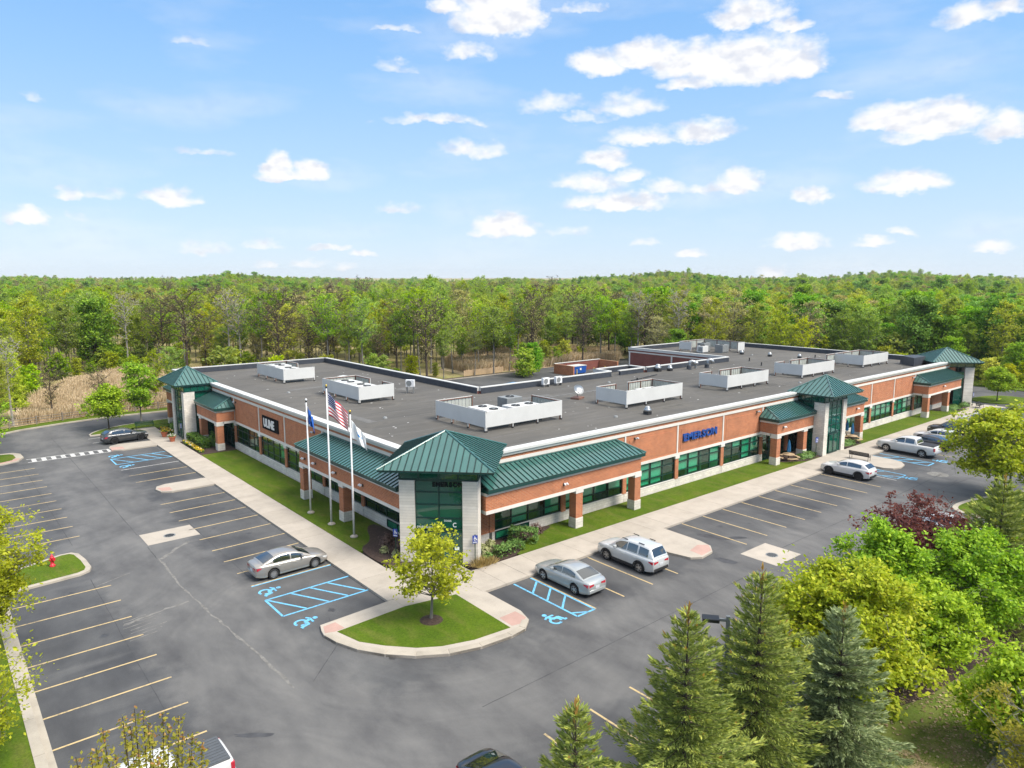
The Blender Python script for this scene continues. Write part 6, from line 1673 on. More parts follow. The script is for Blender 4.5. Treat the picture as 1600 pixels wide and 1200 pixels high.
# split-rail fence behind the back drive
fp = [(-14, 99.6), (-10, 101), (-6, 102.2), (-2, 103.4), (2, 105.2), (5, 107.1), (8, 109.0), (11, 110.0), (14, 110.6), (17, 111.2), (20, 111.4), (23, 111.3), (26, 111.2), (29, 111.2), (32, 111.2), (35, 111.2), (38, 111.2)]
t = thing('rail_fence', 'weathered split-rail wooden fence along the reed field', 'fence', (fp[0][0], fp[0][1], 0))
ox, oy = fp[0]
for i, (x, y) in enumerate(fp):
    MB().cbox((x - ox, y - oy, .62), (.075, .075, .62), rnd.uniform(0, 1)).build('post', 'grey_wood', t)
    if i + 1 < len(fp):
        x2, y2 = fp[i + 1]
        for z in (.38, .72, 1.06): MB().tube([(x - ox, y - oy, z + rnd.uniform(-.03, .03)), (x2 - ox, y2 - oy, z + rnd.uniform(-.03, .03))], .05, 5).build('rail', 'grey_wood', t)
# board fence and enclosure behind the loading yard
t = thing('board_fence', 'tan board fence behind the loading yard', 'fence', (86, 111.5, 0))
for k in range(20): MB().box(-5 + .5 * k, -5 + .5 * k + .46, 0, .04, 0, 1.1 + .05 * (k % 3)).build('board', 'tan_wood', t)
t = thing('dumpster_enclosure', 'brick walled rubbish enclosure behind the building', 'enclosure', (97.5, 98.0, 0))
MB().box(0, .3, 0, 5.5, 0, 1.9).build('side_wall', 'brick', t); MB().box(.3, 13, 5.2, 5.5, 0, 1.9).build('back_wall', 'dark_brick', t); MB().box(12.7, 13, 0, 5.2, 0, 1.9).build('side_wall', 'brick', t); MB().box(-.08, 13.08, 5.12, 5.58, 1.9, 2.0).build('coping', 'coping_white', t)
for x in (1.0, 5.8, 9.0): MB().lathe([(.10, 0), (.10, 1.2), (0, 1.25)], 10, (x, 0, 0), cap=False).build('bollard', 'yellow_post', t)
t = thing('dumpster', 'blue dumpster inside the brick enclosure', 'dumpster', (100.8, 100.4, 0))
b = MB(); b.add([(-1.6, -1.0, .15), (1.6, -1.0, .15), (1.6, 1.0, .15), (-1.6, 1.0, .15), (-1.7, -1.15, 1.6), (1.7, -1.15, 1.6), (1.7, 1.1, 1.6), (-1.7, 1.1, 1.6)], [(0, 3, 2, 1), (4, 5, 6, 7), (0, 1, 5, 4), (1, 2, 6, 5), (2, 3, 7, 6), (3, 0, 4, 7)]); b.build('bin', 'dumpster_blue', t, bevel=.03)
MB().box(-1.72, 1.72, -1.18, 1.12, 1.6, 1.68).build('lid', 'white_metal', t); MB().box(-.22, .22, -1.16, -1.10, .8, 1.2).build('sticker', 'white_plastic', t)
for sx in (-1.3, 1.3): MB().lathe([(.1, -.06), (.1, .06)], 10, (sx, -.8, .1), 'y').build('caster', 'rubber', t)
t = thing('covered_trailer', 'low flatbed under a blue tarp in the loading yard', 'trailer', (77.2, 92.3, 0), .3)
MB().box(-2.2, 1.8, -.95, .95, .55, .8).build('bed', 'grey_paint', t); b = MB().prism([(-1.6, -.8), (1.4, -.8), (1.4, .8), (-1.6, .8)], .8, 1.25); b.build('tarp', 'umbrella_blue', t, bevel=.25)
for sx in (-1.2, 0.6):
    for sy in (-.9, .9): MB().lathe([(0, -.12), (.42, -.12), (.42, .12), (0, .12)], 14, (sx, sy * 1.0, .42), 'y', cap=False).build('wheel', 'rubber', t)
# ------------------------------------------------------------------ vegetation
def leaf_quads(name, mat, P_, size, seed, elong=1.5, up=.35, jitter=.45):
    """n loose leaf-sized quads at the points P_, turned every way but mostly facing the sky"""
    g = np.random.default_rng(seed); n = len(P_)
    nrm = g.normal(size=(n, 3)); nrm /= np.linalg.norm(nrm, axis=1)[:, None]; nrm[:, 2] = np.abs(nrm[:, 2]) + up
    nrm /= np.linalg.norm(nrm, axis=1)[:, None]
    a = g.normal(size=(n, 3)); u = np.cross(nrm, a); u /= np.linalg.norm(u, axis=1)[:, None] + 1e-9; v = np.cross(nrm, u)
    s = size * (1 + jitter * (g.random(n) * 2 - 1)); u = u * (s * elong / 2)[:, None]; v = v * (s / 2)[:, None]
    tip = .25 * v
    q = np.stack([P_ - u, P_ - v * .9 + u * .1, P_ + u, P_ + v * .9 + u * .1], 1).reshape(-1, 3)
    return quads_mesh(name, mat, q, n)
def dir_quads(name, mat, P_, D, length, width, seed, jitter=.35):
    g = np.random.default_rng(seed); n = len(P_)
    D = D / (np.linalg.norm(D, axis=1)[:, None] + 1e-9)
    a = g.normal(size=(n, 3)); a[:, 2] += .8
    u = np.cross(D, a); u /= np.linalg.norm(u, axis=1)[:, None] + 1e-9
    L_ = (length * (1 + jitter * (g.random(n) * 2 - 1)))[:, None]; w = (width * (1 + jitter * (g.random(n) * 2 - 1)))[:, None]
    q = np.stack([P_ - u * w * .35, P_ + D * L_ * .45 - u * w * .6, P_ + D * L_, P_ + D * L_ * .45 + u * w * .6], 1).reshape(-1, 3)
    return quads_mesh(name, mat, q, n)
def bez(a, b, c, n):
    return [a * (1 - t) ** 2 + b * 2 * t * (1 - t) + c * t * t for t in [i / n for i in range(n + 1)]]
def tree_meshes(seed, h, cb, rx, leafmat, barkmat, limbs=22, secs=5, leaves=14, size=.18, clump=.35, tr=.12, shape='oval', twigs=0, sides=5, lean=.0, lead=.92, flat=.65, minr=.006):
    r = random.Random(seed); g = np.random.default_rng(seed)
    b = MB(); pts = []; spr = []
    top = Vector((r.gauss(0, lean * h), r.gauss(0, lean * h), h * lead))
    mid = Vector((top.x * .3 + r.gauss(0, .02 * h), top.y * .3 + r.gauss(0, .02 * h), h * .5))
    path = bez(Vector((0, 0, -.1)), mid, top, 9)
    b.tube([tuple(p) for p in path], [max(.02, tr * (1 - .88 * i / 9)) * (1.35 if i == 0 else 1) for i in range(10)], max(6, sides))
    def trunk_at(z):
        t = min(1, max(0, z / (h * lead))); i = min(8, int(t * 9)); f = t * 9 - i
        return path[i].lerp(path[i + 1], f)
    zc, hz = (cb + h) / 2, (h - cb) / 2
    for k in range(limbs):
        az_ = k * 2.39996 + r.uniform(-.4, .4)
        fz = (k + .5) / limbs; z = cb + (h - cb) * fz
        if shape == 'oval': R_ = rx * math.sqrt(max(.03, 1 - ((z - zc) / (hz * 1.04)) ** 2))
        elif shape == 'dome': R_ = rx * math.sqrt(max(.03, 1 - (max(0, z - (cb + (h - cb) * .3)) / ((h - cb) * .74)) ** 2)) * (.75 + .25 * min(1, fz / .3))
        elif shape == 'cone': R_ = rx * (1.03 - fz) ** .8
        elif shape == 'vase': R_ = rx * (.35 + .65 * fz) * (1 if fz < .85 else .75)
        else: R_ = rx * .9
        R_ *= r.uniform(.62, 1.08)
        tip = trunk_at(z * .9) + Vector((math.cos(az_) * R_, math.sin(az_) * R_, 0)); tip.z = z + r.uniform(-.04, .04) * h
        st = trunk_at(max(cb * .75, tip.z - R_ * r.uniform(.7, 1.25)))
        ctl = st.lerp(tip, .5) + Vector((0, 0, R_ * r.uniform(-.05, .22)))
        lp_ = bez(st, ctl, tip, 6)
        r0 = max(minr * 2, tr * (.16 + .28 * (1 - fz)) * min(1, R_ / rx + .3))
        b.tube([tuple(p) for p in lp_], [max(minr, r0 * (1 - .85 * i / 6)) for i in range(7)], sides)
        pts.append(tip); spr.append(1.0)
        for j in range(secs):
            t = r.uniform(.35, 1.0); i = min(5, int(t * 6)); q = lp_[i].lerp(lp_[i + 1], t * 6 - i)
            off = Vector((r.gauss(0, 1), r.gauss(0, 1), r.gauss(.35, .6))); off = off.normalized() * R_ * r.uniform(.22, .42)
            e = q + off
            b.tube([tuple(q), tuple(q.lerp(e, .5) + Vector((0, 0, .04 * R_))), tuple(e)], [max(minr, r0 * .40), max(minr, r0 * .25), minr], max(3, sides - 2), cap=False)
            pts.append(e); spr.append(.8); pts.append(q.lerp(e, .55)); spr.append(.6)
            for w in range(twigs):
                q2 = q.lerp(e, r.uniform(.3, 1)); e2 = q2 + Vector((r.gauss(0, 1), r.gauss(0, 1), r.gauss(.5, .6))).normalized() * R_ * r.uniform(.10, .24)
                b.tube([tuple(q2), tuple(e2)], [minr * 1.1, minr * .7], 3, cap=False); pts.append(e2); spr.append(.5)
    tm = b.mesh('trunk', barkmat)
    C_ = np.array([tuple(p) for p in pts]); S_ = np.array(spr)
    nl = max(1, leaves)
    P_ = np.repeat(C_, nl, 0) + g.normal(size=(len(C_) * nl, 3)) * (clump * np.repeat(S_ * (.55 + .9 * g.random(len(C_))), nl))[:, None] * np.array([1, 1, flat])
    lo = cb * .55
    P_ = P_[P_[:, 2] > lo]
    f = 5.2 / max(rx, 1.0)                                     # gaps: whole clumps missing here and there
    hole = np.sin(P_[:, 0] * f + seed) * np.sin(P_[:, 1] * f * 1.1 + 1.3 * seed) * np.sin(P_[:, 2] * f * 1.2 + .7 * seed)
    P_ = P_[(hole > -.22) | (g.random(len(P_)) < .18)]
    cm = leaf_quads('crown', leafmat, P_, size, seed + 1)
    return tm, cm
def plant_tree(name, label, meshes, x, y, rz=0.0, sc=1.0, group=None, z=.12, cat='tree'):
    t = thing(name, label, cat, (x, y, z), rz, group)
    t.scale = (sc, sc, sc) if isinstance(sc, (int, float)) else sc
    put('trunk', meshes[0], t); put('crown', meshes[1], t)
    for extra in meshes[2:]: tag(put(*extra, t), kind='stuff')
    return t
def spruce_meshes(seed, h, rb, mat='needle_green', dens=1.0, tips=True, nsize=1.0):
    r = random.Random(seed); g = np.random.default_rng(seed)
    b = MB(); b.tube([(0, 0, -.1), (0, 0, h * .5), (0, 0, h)], [.016 * h, .010 * h, .006], 7)
    Ps, Ds, Tp, Td, Gp, Gd = [], [], [], [], [], []
    z = .25; k = 0
    while z < h - .12:
        fz = z / h
        Lw = rb * (1 - fz) ** .82 + .06
        nb = 12 if fz < .7 else 8
        for j in range(nb):
            a = 2 * math.pi * (j + r.uniform(-.25, .25)) / nb + k * .7
            L_ = Lw * r.uniform(.66, 1.14) * (1 + .13 * math.sin(3 * a + 1.9 * z + seed) + .09 * math.sin(2.3 * z + seed * 2))
            sl = -.30 + .80 * fz ** 1.3 + r.uniform(-.06, .06)      # lower branches droop, upper ones rise
            dx, dy = math.cos(a), math.sin(a)
            n = max(6, int(62 * L_ * dens))
            t = (g.random(n) ** .75)
            lat = (g.random(n) * 2 - 1) * (.24 * L_ * (1.06 - t) + .04)
            zz = z + L_ * t * sl + .20 * L_ * t * t - np.abs(lat) * .18 + g.normal(0, .035, n)
            P_ = np.stack([dx * L_ * t - dy * lat, dy * L_ * t + dx * lat, zz], 1)
            ang = np.sign(lat) * (.45 + .5 * g.random(n)) * (1 - .5 * t)
            ca, sa = np.cos(ang), np.sin(ang)
            D = np.stack([dx * ca - dy * sa, dy * ca + dx * sa, sl + .35 * t + g.normal(.05, .28, n)], 1)
            new = (t > .84) & (g.random(n) < .45)
            Ps.append(P_[~new]); Ds.append(D[~new]); Gp.append(P_[new]); Gd.append(D[new])
            e = (dx * L_, dy * L_, z + L_ * sl + .20 * L_)
            b.tube([(0, 0, z), (dx * L_ * .5, dy * L_ * .5, z + L_ * .5 * sl + .05 * L_), e], [.012 + .006 * L_, .008, .004], 3, cap=False)
            if tips and fz > .30 and r.random() < .4: Tp.append(e); Td.append((dx * .6, dy * .6, .9))
        z += (.36 + .14 * (1 - fz)) * (1.0 if h > 6 else .9); k += 1
    for i in range(26): Tp.append((r.gauss(0, .015), r.gauss(0, .015), h - .5 + .028 * i)); Td.append((r.gauss(0, .35), r.gauss(0, .35), 1))
    tm = b.mesh('trunk', 'bark_brown'); P_ = np.concatenate(Ps); D = np.concatenate(Ds)
    cm = dir_quads('crown', mat, P_, D, .20 * nsize, .042 * nsize, seed)
    tp = dir_quads('young_shoots', 'needle_tip', np.array(Tp), np.array(Td), .22, .05, seed + 2)
    ng_ = dir_quads('new_growth', 'needle_new' if mat == 'needle_green' else 'needle_newblue', np.concatenate(Gp), np.concatenate(Gd), .20 * nsize, .046 * nsize, seed + 4)
    return tm, cm, ('new_growth', ng_), ('young_shoots', tp)
def shrub(name, label, x, y, rx, ry, h, mat, n, size, seed, rz=0.0, z=.18, group=None, shape='dome', cat='shrub', stems='bark_brown'):
    g = np.random.default_rng(seed)
    t = thing(name, label, cat, (x, y, z), rz, group)
    if shape == 'box':
        P_ = g.random((n, 3)) * 2 - 1
        face = g.integers(0, 5, n); sgn = np.where(g.random(n) < .5, -1, 1)
        P_[face == 0, 0] = sgn[face == 0]; P_[face == 1, 1] = sgn[face == 1]; P_[face >= 2, 2] = 1
        P_ = P_ * np.array([rx, ry, h / 2]) + np.array([0, 0, h / 2]) + g.normal(0, .035, (n, 3))
    else:
        d = g.normal(size=(n, 3)); d /= np.linalg.norm(d, axis=1)[:, None]; d[:, 2] = np.abs(d[:, 2])
        rr = g.random(n) ** .28
        lump = 1 + .16 * np.sin(d[:, 0] * 7 + seed) * np.cos(d[:, 1] * 6) + .1 * np.sin(d[:, 2] * 9 + d[:, 0] * 5)
        P_ = d * (rr * lump)[:, None] * np.array([rx, ry, h]) + np.array([0, 0, .04])
    put('foliage', leaf_quads('foliage', mat, P_, size, seed), t)
    r = random.Random(seed); b = MB()
    for k in range(7):
        a = r.uniform(0, 6.28); f = r.uniform(.3, .8)
        b.tube([(0, 0, -.05), (rx * f * .5 * math.cos(a), ry * f * .5 * math.sin(a), h * .45), (rx * f * math.cos(a), ry * f * math.sin(a), h * .85)], [.02, .014, .006], 4, cap=False)
    b.build('stems', stems, t)
    return t
def grass_clump(name, label, x, y, r0, h, mat, n, seed, group=None, cat='grass clump', z=.18):
    g = np.random.default_rng(seed); t = thing(name, label, cat, (x, y, z), 0, group)
    P_ = np.stack([g.normal(0, r0 * .35, n), g.normal(0, r0 * .35, n), np.zeros(n)], 1)
    D = P_ * 1.3 + g.normal(0, .12, (n, 3)); D[:, 2] = h * .9 + g.random(n) * .2
    put('blades', dir_quads('blades', mat, P_, D, h, .035, seed), t)
    MB().lathe([(r0 * .5, -.03), (r0 * .3, .03), (0, .05)], 8, cap=False).build('crown_base', mat, t)

planter(21.75, 91.1, 'orange terracotta flower pot by the left tower door, the farther one', 1)
planter(21.8, 87.9, 'orange terracotta flower pot by the left tower door, the nearer one', 2)

# ---- individually placed trees of the grounds
plant_tree('young_tree', 'young lime green tree in the middle of the corner island', tree_meshes(101, 5.2, 1.75, 2.3, 'leaf_lime', 'bark_grey', 30, 6, 13, .125, .24, .085, 'dome', 1), 20.65, 31.78, 0, 1, 'young trees of the grounds', .2)
plant_tree('roadside_tree', 'big round yellow-green tree beside the lamp post', tree_meshes(102, 7.9, 2.3, 4.0, 'leaf_gold', 'bark_grey', 42, 8, 26, .19, .42, .22, 'dome', 1), 71.9, 19.3, 0, .97, None, .16)
plant_tree('maple_tree', 'golden yellow-green maple behind the blue spruce', tree_meshes(103, 7.2, 2.4, 3.35, 'leaf_gold', 'bark_grey', 46, 10, 40, .12, .30, .17, 'dome', 1), 29.0, 12.9, 0, 1, 'maples right of the front lot')
plant_tree('maple_tree', 'bright green maple with a bare trunk, nearest the lawn', tree_meshes(104, 5.0, 2.3, 2.5, 'leaf_fresh', 'bark_pale', 36, 9, 38, .12, .26, .13, 'dome', 1), 34.4, 11.7, 0, 1, 'maples right of the front lot')
plant_tree('maple_tree', 'bright green maple directly before the dark red plum tree', tree_meshes(105, 6.6, 2.2, 2.3, 'leaf_bright', 'bark_grey', 36, 9, 36, .125, .28, .14, 'dome', 1), 36.0, 14.0, .7, 1, 'maples right of the front lot')
plant_tree('maple_tree', 'rightmost tall bright green maple before the big dark spruce', tree_meshes(106, 6.2, 2.3, 2.9, 'leaf_bright', 'bark_pale', 40, 9, 40, .125, .29, .15, 'dome', 1), 39.6, 10.9, 0, 1, 'maples right of the front lot')
plant_tree('maple_tree', 'low vivid green tree at the right edge near the path', tree_meshes(107, 4.6, 1.2, 2.3, 'leaf_fresh', 'bark_grey', 34, 8, 30, .12, .32, .11, 'dome', 1), 31.8, 6.9, 0, 1, 'maples right of the front lot')
plant_tree('plum_tree', 'dark red plum tree with upright twigs', tree_meshes(108, 5.0, 1.0, 4.1, 'leaf_plum', 'bark_red', 60, 7, 26, .12, .28, .13, 'vase', 1, minr=.012), 46.2, 15.4, 0, 1)
plant_tree('flowering_tree', 'sparse olive yellow tree with thin grey branches at the bottom right corner', tree_meshes(109, 6.1, 1.8, 2.9, 'leaf_olive', 'bark_grey', 44, 8, 11, .085, .22, .12, 'vase', 2, minr=.010), 25.8, 4.6, 0, 1)
plant_tree('left_edge_tree', 'yellow-green leafy tree at the left edge beside the hydrant island', tree_meshes(111, 7.8, 2.2, 2.9, 'leaf_lime', 'bark_grey', 40, 8, 34, .105, .30, .14, 'oval', 1), 1.0, 43.0, 0, 1)
plant_tree('left_edge_tree', 'sparse yellow-green tree on the lawn strip at the lower left edge', tree_meshes(112, 6.0, 1.2, 1.9, 'leaf_lime', 'bark_grey', 32, 7, 11, .095, .28, .10, 'oval', 1), .4, 32.5, 0, 1)
plant_tree('young_tree', 'bright green tree on the crossing island at the left edge', tree_meshes(113, 7.2, 1.6, 2.8, 'leaf_bright', 'bark_grey', 34, 7, 28, .17, .38, .12, 'dome', 1), 3.6, 91.2, 0, 1, 'young trees of the grounds')
def wand_tree(seed, h):
    """a young tree pruned to upright shoots, leaves all the way up, red tips"""
    r = random.Random(seed); g = np.random.default_rng(seed); b = MB(); L_, T_ = [], []
    b.tube([(0, 0, -.1), (0, .02, 1.2), (.02, 0, 2.4)], [.09, .075, .06], 8)
    for k in range(34):
        a = k * 2.4 + r.uniform(-.3, .3); f = math.sqrt((k + 1) / 34); top_ = h * r.uniform(.84, 1.0) * (1.04 - .16 * f)
        e = Vector((1.9 * f * math.cos(a), 1.9 * f * math.sin(a), top_)); s0 = Vector((.02, 0, 1.3 + 1.2 * r.random()))
        p = bez(s0, Vector((e.x * .9, e.y * .9, top_ * .5)), e, 12)
        b.tube([tuple(q) for q in p], [.028 * (1 - .8 * i / 12) + .004 for i in range(13)], 4, cap=False)
        for i in range(4, 13):
            n = 20
            for q in range(n): c = p[i].lerp(p[max(0, i - 1)], r.random()); L_.append((c.x + r.gauss(0, .085), c.y + r.gauss(0, .085), c.z + r.gauss(0, .05)))
        for q in range(9): T_.append((e.x + r.gauss(0, .06), e.y + r.gauss(0, .06), e.z - r.random() * .35))
    return b.mesh('trunk', 'bark_brown'), leaf_quads('crown', 'leaf_olive', np.array(L_), .085, seed), ('red_tips', leaf_quads('red_tips', 'bud_red', np.array(T_), .075, seed + 1))
plant_tree('crabapple_tree', 'young tree with red-tipped upright shoots at the bottom left', wand_tree(110, 6.7), 3.8, 21.4, 0, 1)
m_y = tree_meshes(114, 5.4, 2.0, 2.5, 'leaf_fresh', 'bark_brown', 28, 6, 24, .17, .36, .09, 'dome', 1)
m_y2 = tree_meshes(115, 7.0, 2.2, 1.9, 'leaf_bright', 'bark_grey', 28, 6, 16, .16, .36, .10, 'oval', 1)
plant_tree('young_tree', 'round lime green tree behind the dark grey SUV', m_y, 17.6, 100.5, 0, 1, 'young trees of the grounds')
plant_tree('young_tree', 'taller thin tree by the back drive left of the tower', m_y2, 21.6, 101.6, 1, 1.15, 'young trees of the grounds')
plant_tree('young_tree', 'small yellow-green tree on the island beyond the end tower', m_y, 127.5, 35.4, 2, .95, 'young trees of the grounds')
plant_tree('young_tree', 'yellow-green tree beyond the end car park at the right edge', m_y2, 148, 38.5, 2, 1.1, 'young trees of the grounds')
for i, (x, y, h, rb, mat, l) in enumerate(((12.9, 12.7, 7.4, 2.5, 'needle_green', 'small green spruce at the bottom, leftmost of the spruces'), (17.9, 12.7, 8.6, 3.0, 'needle_green', 'tall green spruce left of the lamp head'), (22.0, 12.6, 8.8, 3.2, 'needle_green', 'tall green spruce right of the lamp head'), (25.2, 11.1, 7.0, 2.9, 'needle_blue', 'blue-green spruce standing before the golden maple'), (44.6, 11.6, 8.2, 3.6, 'needle_green', 'broad dark spruce right of the red plum tree'), (55.5, 13.0, 5.4, 2.3, 'needle_green', 'lower spruce in front of the right island'))):
    ms = spruce_meshes(200 + i, h, rb, mat, (1.9, 1.9, 1.7, 2.5, 1.2, 1.2)[i], tips=i in (0, 1, 2), nsize=1.0 if i < 4 else 1.35)
    plant_tree('spruce_tree', l, ms, x, y, i * 1.3, 1, 'spruces right of the front lot')
shrub('bush', 'dark green rounded bush behind the bare maple trunk', 34.6, 12.8, 1.0, .9, 1.5, 'hedge_leaf', 1500, .13, 301, cat='bush'); shrub('bush', 'small yellow bush on the mulch under the golden maple', 31.2, 11.5, .7, .6, 1.0, 'leaf_gold', 260, .14, 302, cat='bush'); shrub('bush', 'small yellow bush by the second maple trunk', 37.2, 12.0, .7, .6, .9, 'leaf_gold', 220, .14, 303, cat='bush')

# ---- planting round the building
shrub('hedge', 'clipped green hedge along the bed right of the corner tower', 32.4, 37.5, .45, 1.0, .95, 'juniper_leaf', 1500, .10, 310, R(35), shape='box', cat='hedge')
shrub('hedge', 'low green hedge facing the pavement right of the corner tower', 30.3, 36.55, 1.15, .42, .6, 'juniper_leaf', 1200, .10, 311, R(5), shape='box', cat='hedge'); shrub('hedge', 'small round green shrub nearest the corner tower', 28.35, 36.45, .5, .4, .5, 'juniper_leaf', 500, .09, 312, cat='hedge')
for i, (x, y, l) in enumerate(((28.9, 37.4, 'cream variegated shrub nearest the sign post'), (30.0, 38.3, 'cream variegated shrub against the stone base'), (29.0, 38.2, 'small cream variegated shrub in the corner'))): shrub('shrub', l, x, y, .42, .40, .5, 'cream_leaf', 330, .09, 320 + i, group='variegated shrubs')
for i, (x, y, l) in enumerate(((23.6, 42.1, 'cream variegated shrub in the left corner bed, farther one'), (23.9, 41.0, 'cream variegated shrub in the left corner bed, nearer one'))): shrub('shrub', l, x, y, .34, .32, .45, 'cream_leaf', 240, .09, 326 + i, group='variegated shrubs')
for i, (x, y, l) in enumerate(((24.7, 43.4, 'brown twiggy shrub under the left porch beam'), (25.0, 42.0, 'brown twiggy shrub beside the corner tower'), (34.2, 38.2, 'purple-brown shrub against the front stone base'), (33.3, 38.5, 'dull brown shrub at the corner window'))): shrub('shrub', l, x, y, .75, .6, .75, 'purple_twig', 500, .10, 330 + i, group='brown shrubs')
grass_clump('grass_clump', 'tan ornamental grass at the foot of the right corner sign', 27.3, 36.0, .6, .55, 'dry_grass', 260, 340); grass_clump('grass_clump', 'smaller tan ornamental grass beside the first clump', 28.05, 36.0, .5, .45, 'dry_grass', 200, 341)
for i, (x, y, rx, ry, l) in enumerate(((71.6, 36.7, 1.6, .75, 'spreading green juniper left of the middle tower'), (80.7, 36.6, 1.5, .7, 'spreading green juniper right of the middle tower'), (114.6, 37.1, 2.2, .8, 'spreading green juniper at the end tower'), (118.4, 36.9, 1.4, .6, 'small juniper beyond the end tower column'))): shrub('juniper', l, x, y, rx, ry, .6, 'juniper_leaf', 1100, .13, 350 + i, group='junipers')
shrub('hedge', 'clipped bright green hedge before the left tower porch', 23.6, 84.2, .5, 2.6, .95, 'hedge_leaf', 2200, .13, 360, 0, shape='box', cat='hedge'); shrub('shrub', 'dark rounded shrub under the left tower porch', 25.0, 83.2, .9, 1.5, 1.35, 'hedge_leaf', 1200, .15, 361); shrub('shrub', 'green shrubs beside the far side of the left tower', 24.2, 95.4, .9, 1.5, 1.0, 'hedge_leaf', 900, .15, 362)
def flower_bed(name, label, x0, x1, y0, y1, n, seed):
    g = np.random.default_rng(seed); t = thing(name, label, 'flower bed', ((x0 + x1) / 2, (y0 + y1) / 2, .18))
    P_ = np.stack([g.uniform(-.5, .5, n) * (x1 - x0), g.uniform(-.5, .5, n) * (y1 - y0), .10 + g.random(n) * .2], 1)
    put('foliage', leaf_quads('foliage', 'hedge_leaf', P_ - np.array([0, 0, .05]), .13, seed), t); k = P_[g.random(n) < .45]; put('blossoms', leaf_quads('blossoms', 'petal_yellow', k + np.array([0, 0, .06]), .16, seed + 1, 1.0, 1.2), t); k = P_[g.random(n) < .08]; put('pale_blossoms', leaf_quads('pale_blossoms', 'petal_white', k + np.array([0, 0, .07]), .14, seed + 2, 1.0, 1.2), t)
flower_bed('flower_bed', 'yellow flower bed along the pavement before the left tower porch', 22.45, 23.0, 79.8, 86.2, 700, 370); flower_bed('flower_bed', 'yellow flower bed beyond the left tower door', 22.4, 23.2, 92.4, 95.6, 420, 371)

# ---- the wood: a few tree forms, each tree its own copy
FOREST = {}
def add_form(key, *a, **k): FOREST[key] = tree_meshes(*a, **k)
add_form('green_a', 401, 14.5, 5.4, 3.2, 'leaf_wood_green', 'bark_grey', 34, 6, 11, .23, .50, .17, 'oval', 1, minr=.022)
add_form('green_b', 402, 14.5, 7.2, 3.1, 'leaf_wood_green', 'bark_grey', 26, 6, 8, .21, .50, .17, 'oval', 2, minr=.026)
add_form('yellow_a', 403, 13.5, 4.2, 3.0, 'leaf_wood_yellow', 'bark_grey', 30, 6, 9, .21, .46, .14, 'oval', 1, minr=.022)
add_form('yellow_b', 404, 11.0, 1.8, 2.3, 'leaf_wood_yellow', 'bark_grey', 30, 6, 13, .21, .45, .11, 'cone', 1, minr=.02)
add_form('dark_a', 405, 13.5, 2.4, 4.4, 'leaf_wood_dark', 'bark_brown', 38, 8, 22, .30, .62, .20, 'dome', 0, minr=.022)
add_form('tan_a', 406, 14.5, 5.5, 3.3, 'leaf_wood_tan', 'bark_grey', 34, 8, 4, .18, .50, .17, 'oval', 3, minr=.024)
add_form('bare_a', 407, 15.5, 5.0, 4.4, 'leaf_wood_tan', 'bark_brown', 34, 8, 1, .13, .40, .26, 'vase', 4, minr=.030)
add_form('bare_b', 408, 16.0, 7.0, 3.2, 'leaf_wood_yellow', 'bark_pale', 24, 7, 1, .16, .40, .22, 'vase', 3, minr=.032)
add_form('sparse_a', 409, 15.0, 8.0, 2.9, 'leaf_wood_green', 'bark_grey', 26, 7, 4, .19, .46, .17, 'oval', 3, minr=.026)
add_form('bush_a', 410, 5.5, .4, 2.4, 'leaf_wood_green', 'bark_grey', 22, 5, 12, .30, .45, .08, 'dome', 0, minr=.018)
add_form('bush_b', 411, 6.5, .5, 1.9, 'leaf_wood_yellow', 'bark_grey', 24, 5, 9, .26, .40, .07, 'oval', 1, minr=.018)
KIND = {'green_a': ('leafy_tree', 'leafy green tree'), 'green_b': ('leafy_tree', 'airy green tree'), 'yellow_a': ('spring_tree', 'yellow-green spring tree'), 'yellow_b': ('spring_tree', 'slim pointed yellow tree'), 'dark_a': ('leafy_tree', 'dense dark green tree'), 'tan_a': ('budding_tree', 'tan budding tree'), 'bare_a': ('bare_tree', 'bare brown tree'), 'bare_b': ('bare_tree', 'pale grey bare tree'), 'sparse_a': ('budding_tree', 'thin sparsely leafed tree'), 'bush_a': ('sapling', 'low green bush'), 'bush_b': ('sapling', 'low yellow-green sapling')}
def edge_dist(px):
    return interp([(-200, 130), (0, 136), (60, 152), (100, 166), (180, 170), (300, 160), (420, 140), (520, 136), (600, 134), (700, 133), (790, 140), (840, 160), (960, 160), (1040, 146), (1150, 150), (1250, 150), (1400, 158), (1500, 160), (1600, 158), (1850, 150)], px)
def px_dir(px):
    """horizontal direction at a photo column (0..1600) on the horizon"""
    a = math.atan((px - 800) / math.hypot(1115, 168)); return yaw - a
def sector(px):
    for lim, s in ((60, 'at the left edge'), (150, 'left of the reed field'), (230, 'behind the reed field'), (300, 'behind the left tower'), (380, 'behind the left wing end'), (450, 'above the farthest left screen'), (520, 'above the middle flag'), (600, 'behind the left wing parapet'), (680, 'above the condenser stand'), (760, 'behind the roof notch'), (840, 'above the dark rounded tree'), (920, 'behind the rubbish enclosure'), (990, 'left of the rear wing'), (1080, 'above the rear wing'), (1180, 'right of the rear wing screen'), (1260, 'above the third front screen'), (1340, 'above the middle tower'), (1420, 'behind the far right screen'), (1500, 'behind the end tower')):
        if px < lim: return s
    return 'at the right edge'
fr_ = random.Random(77)
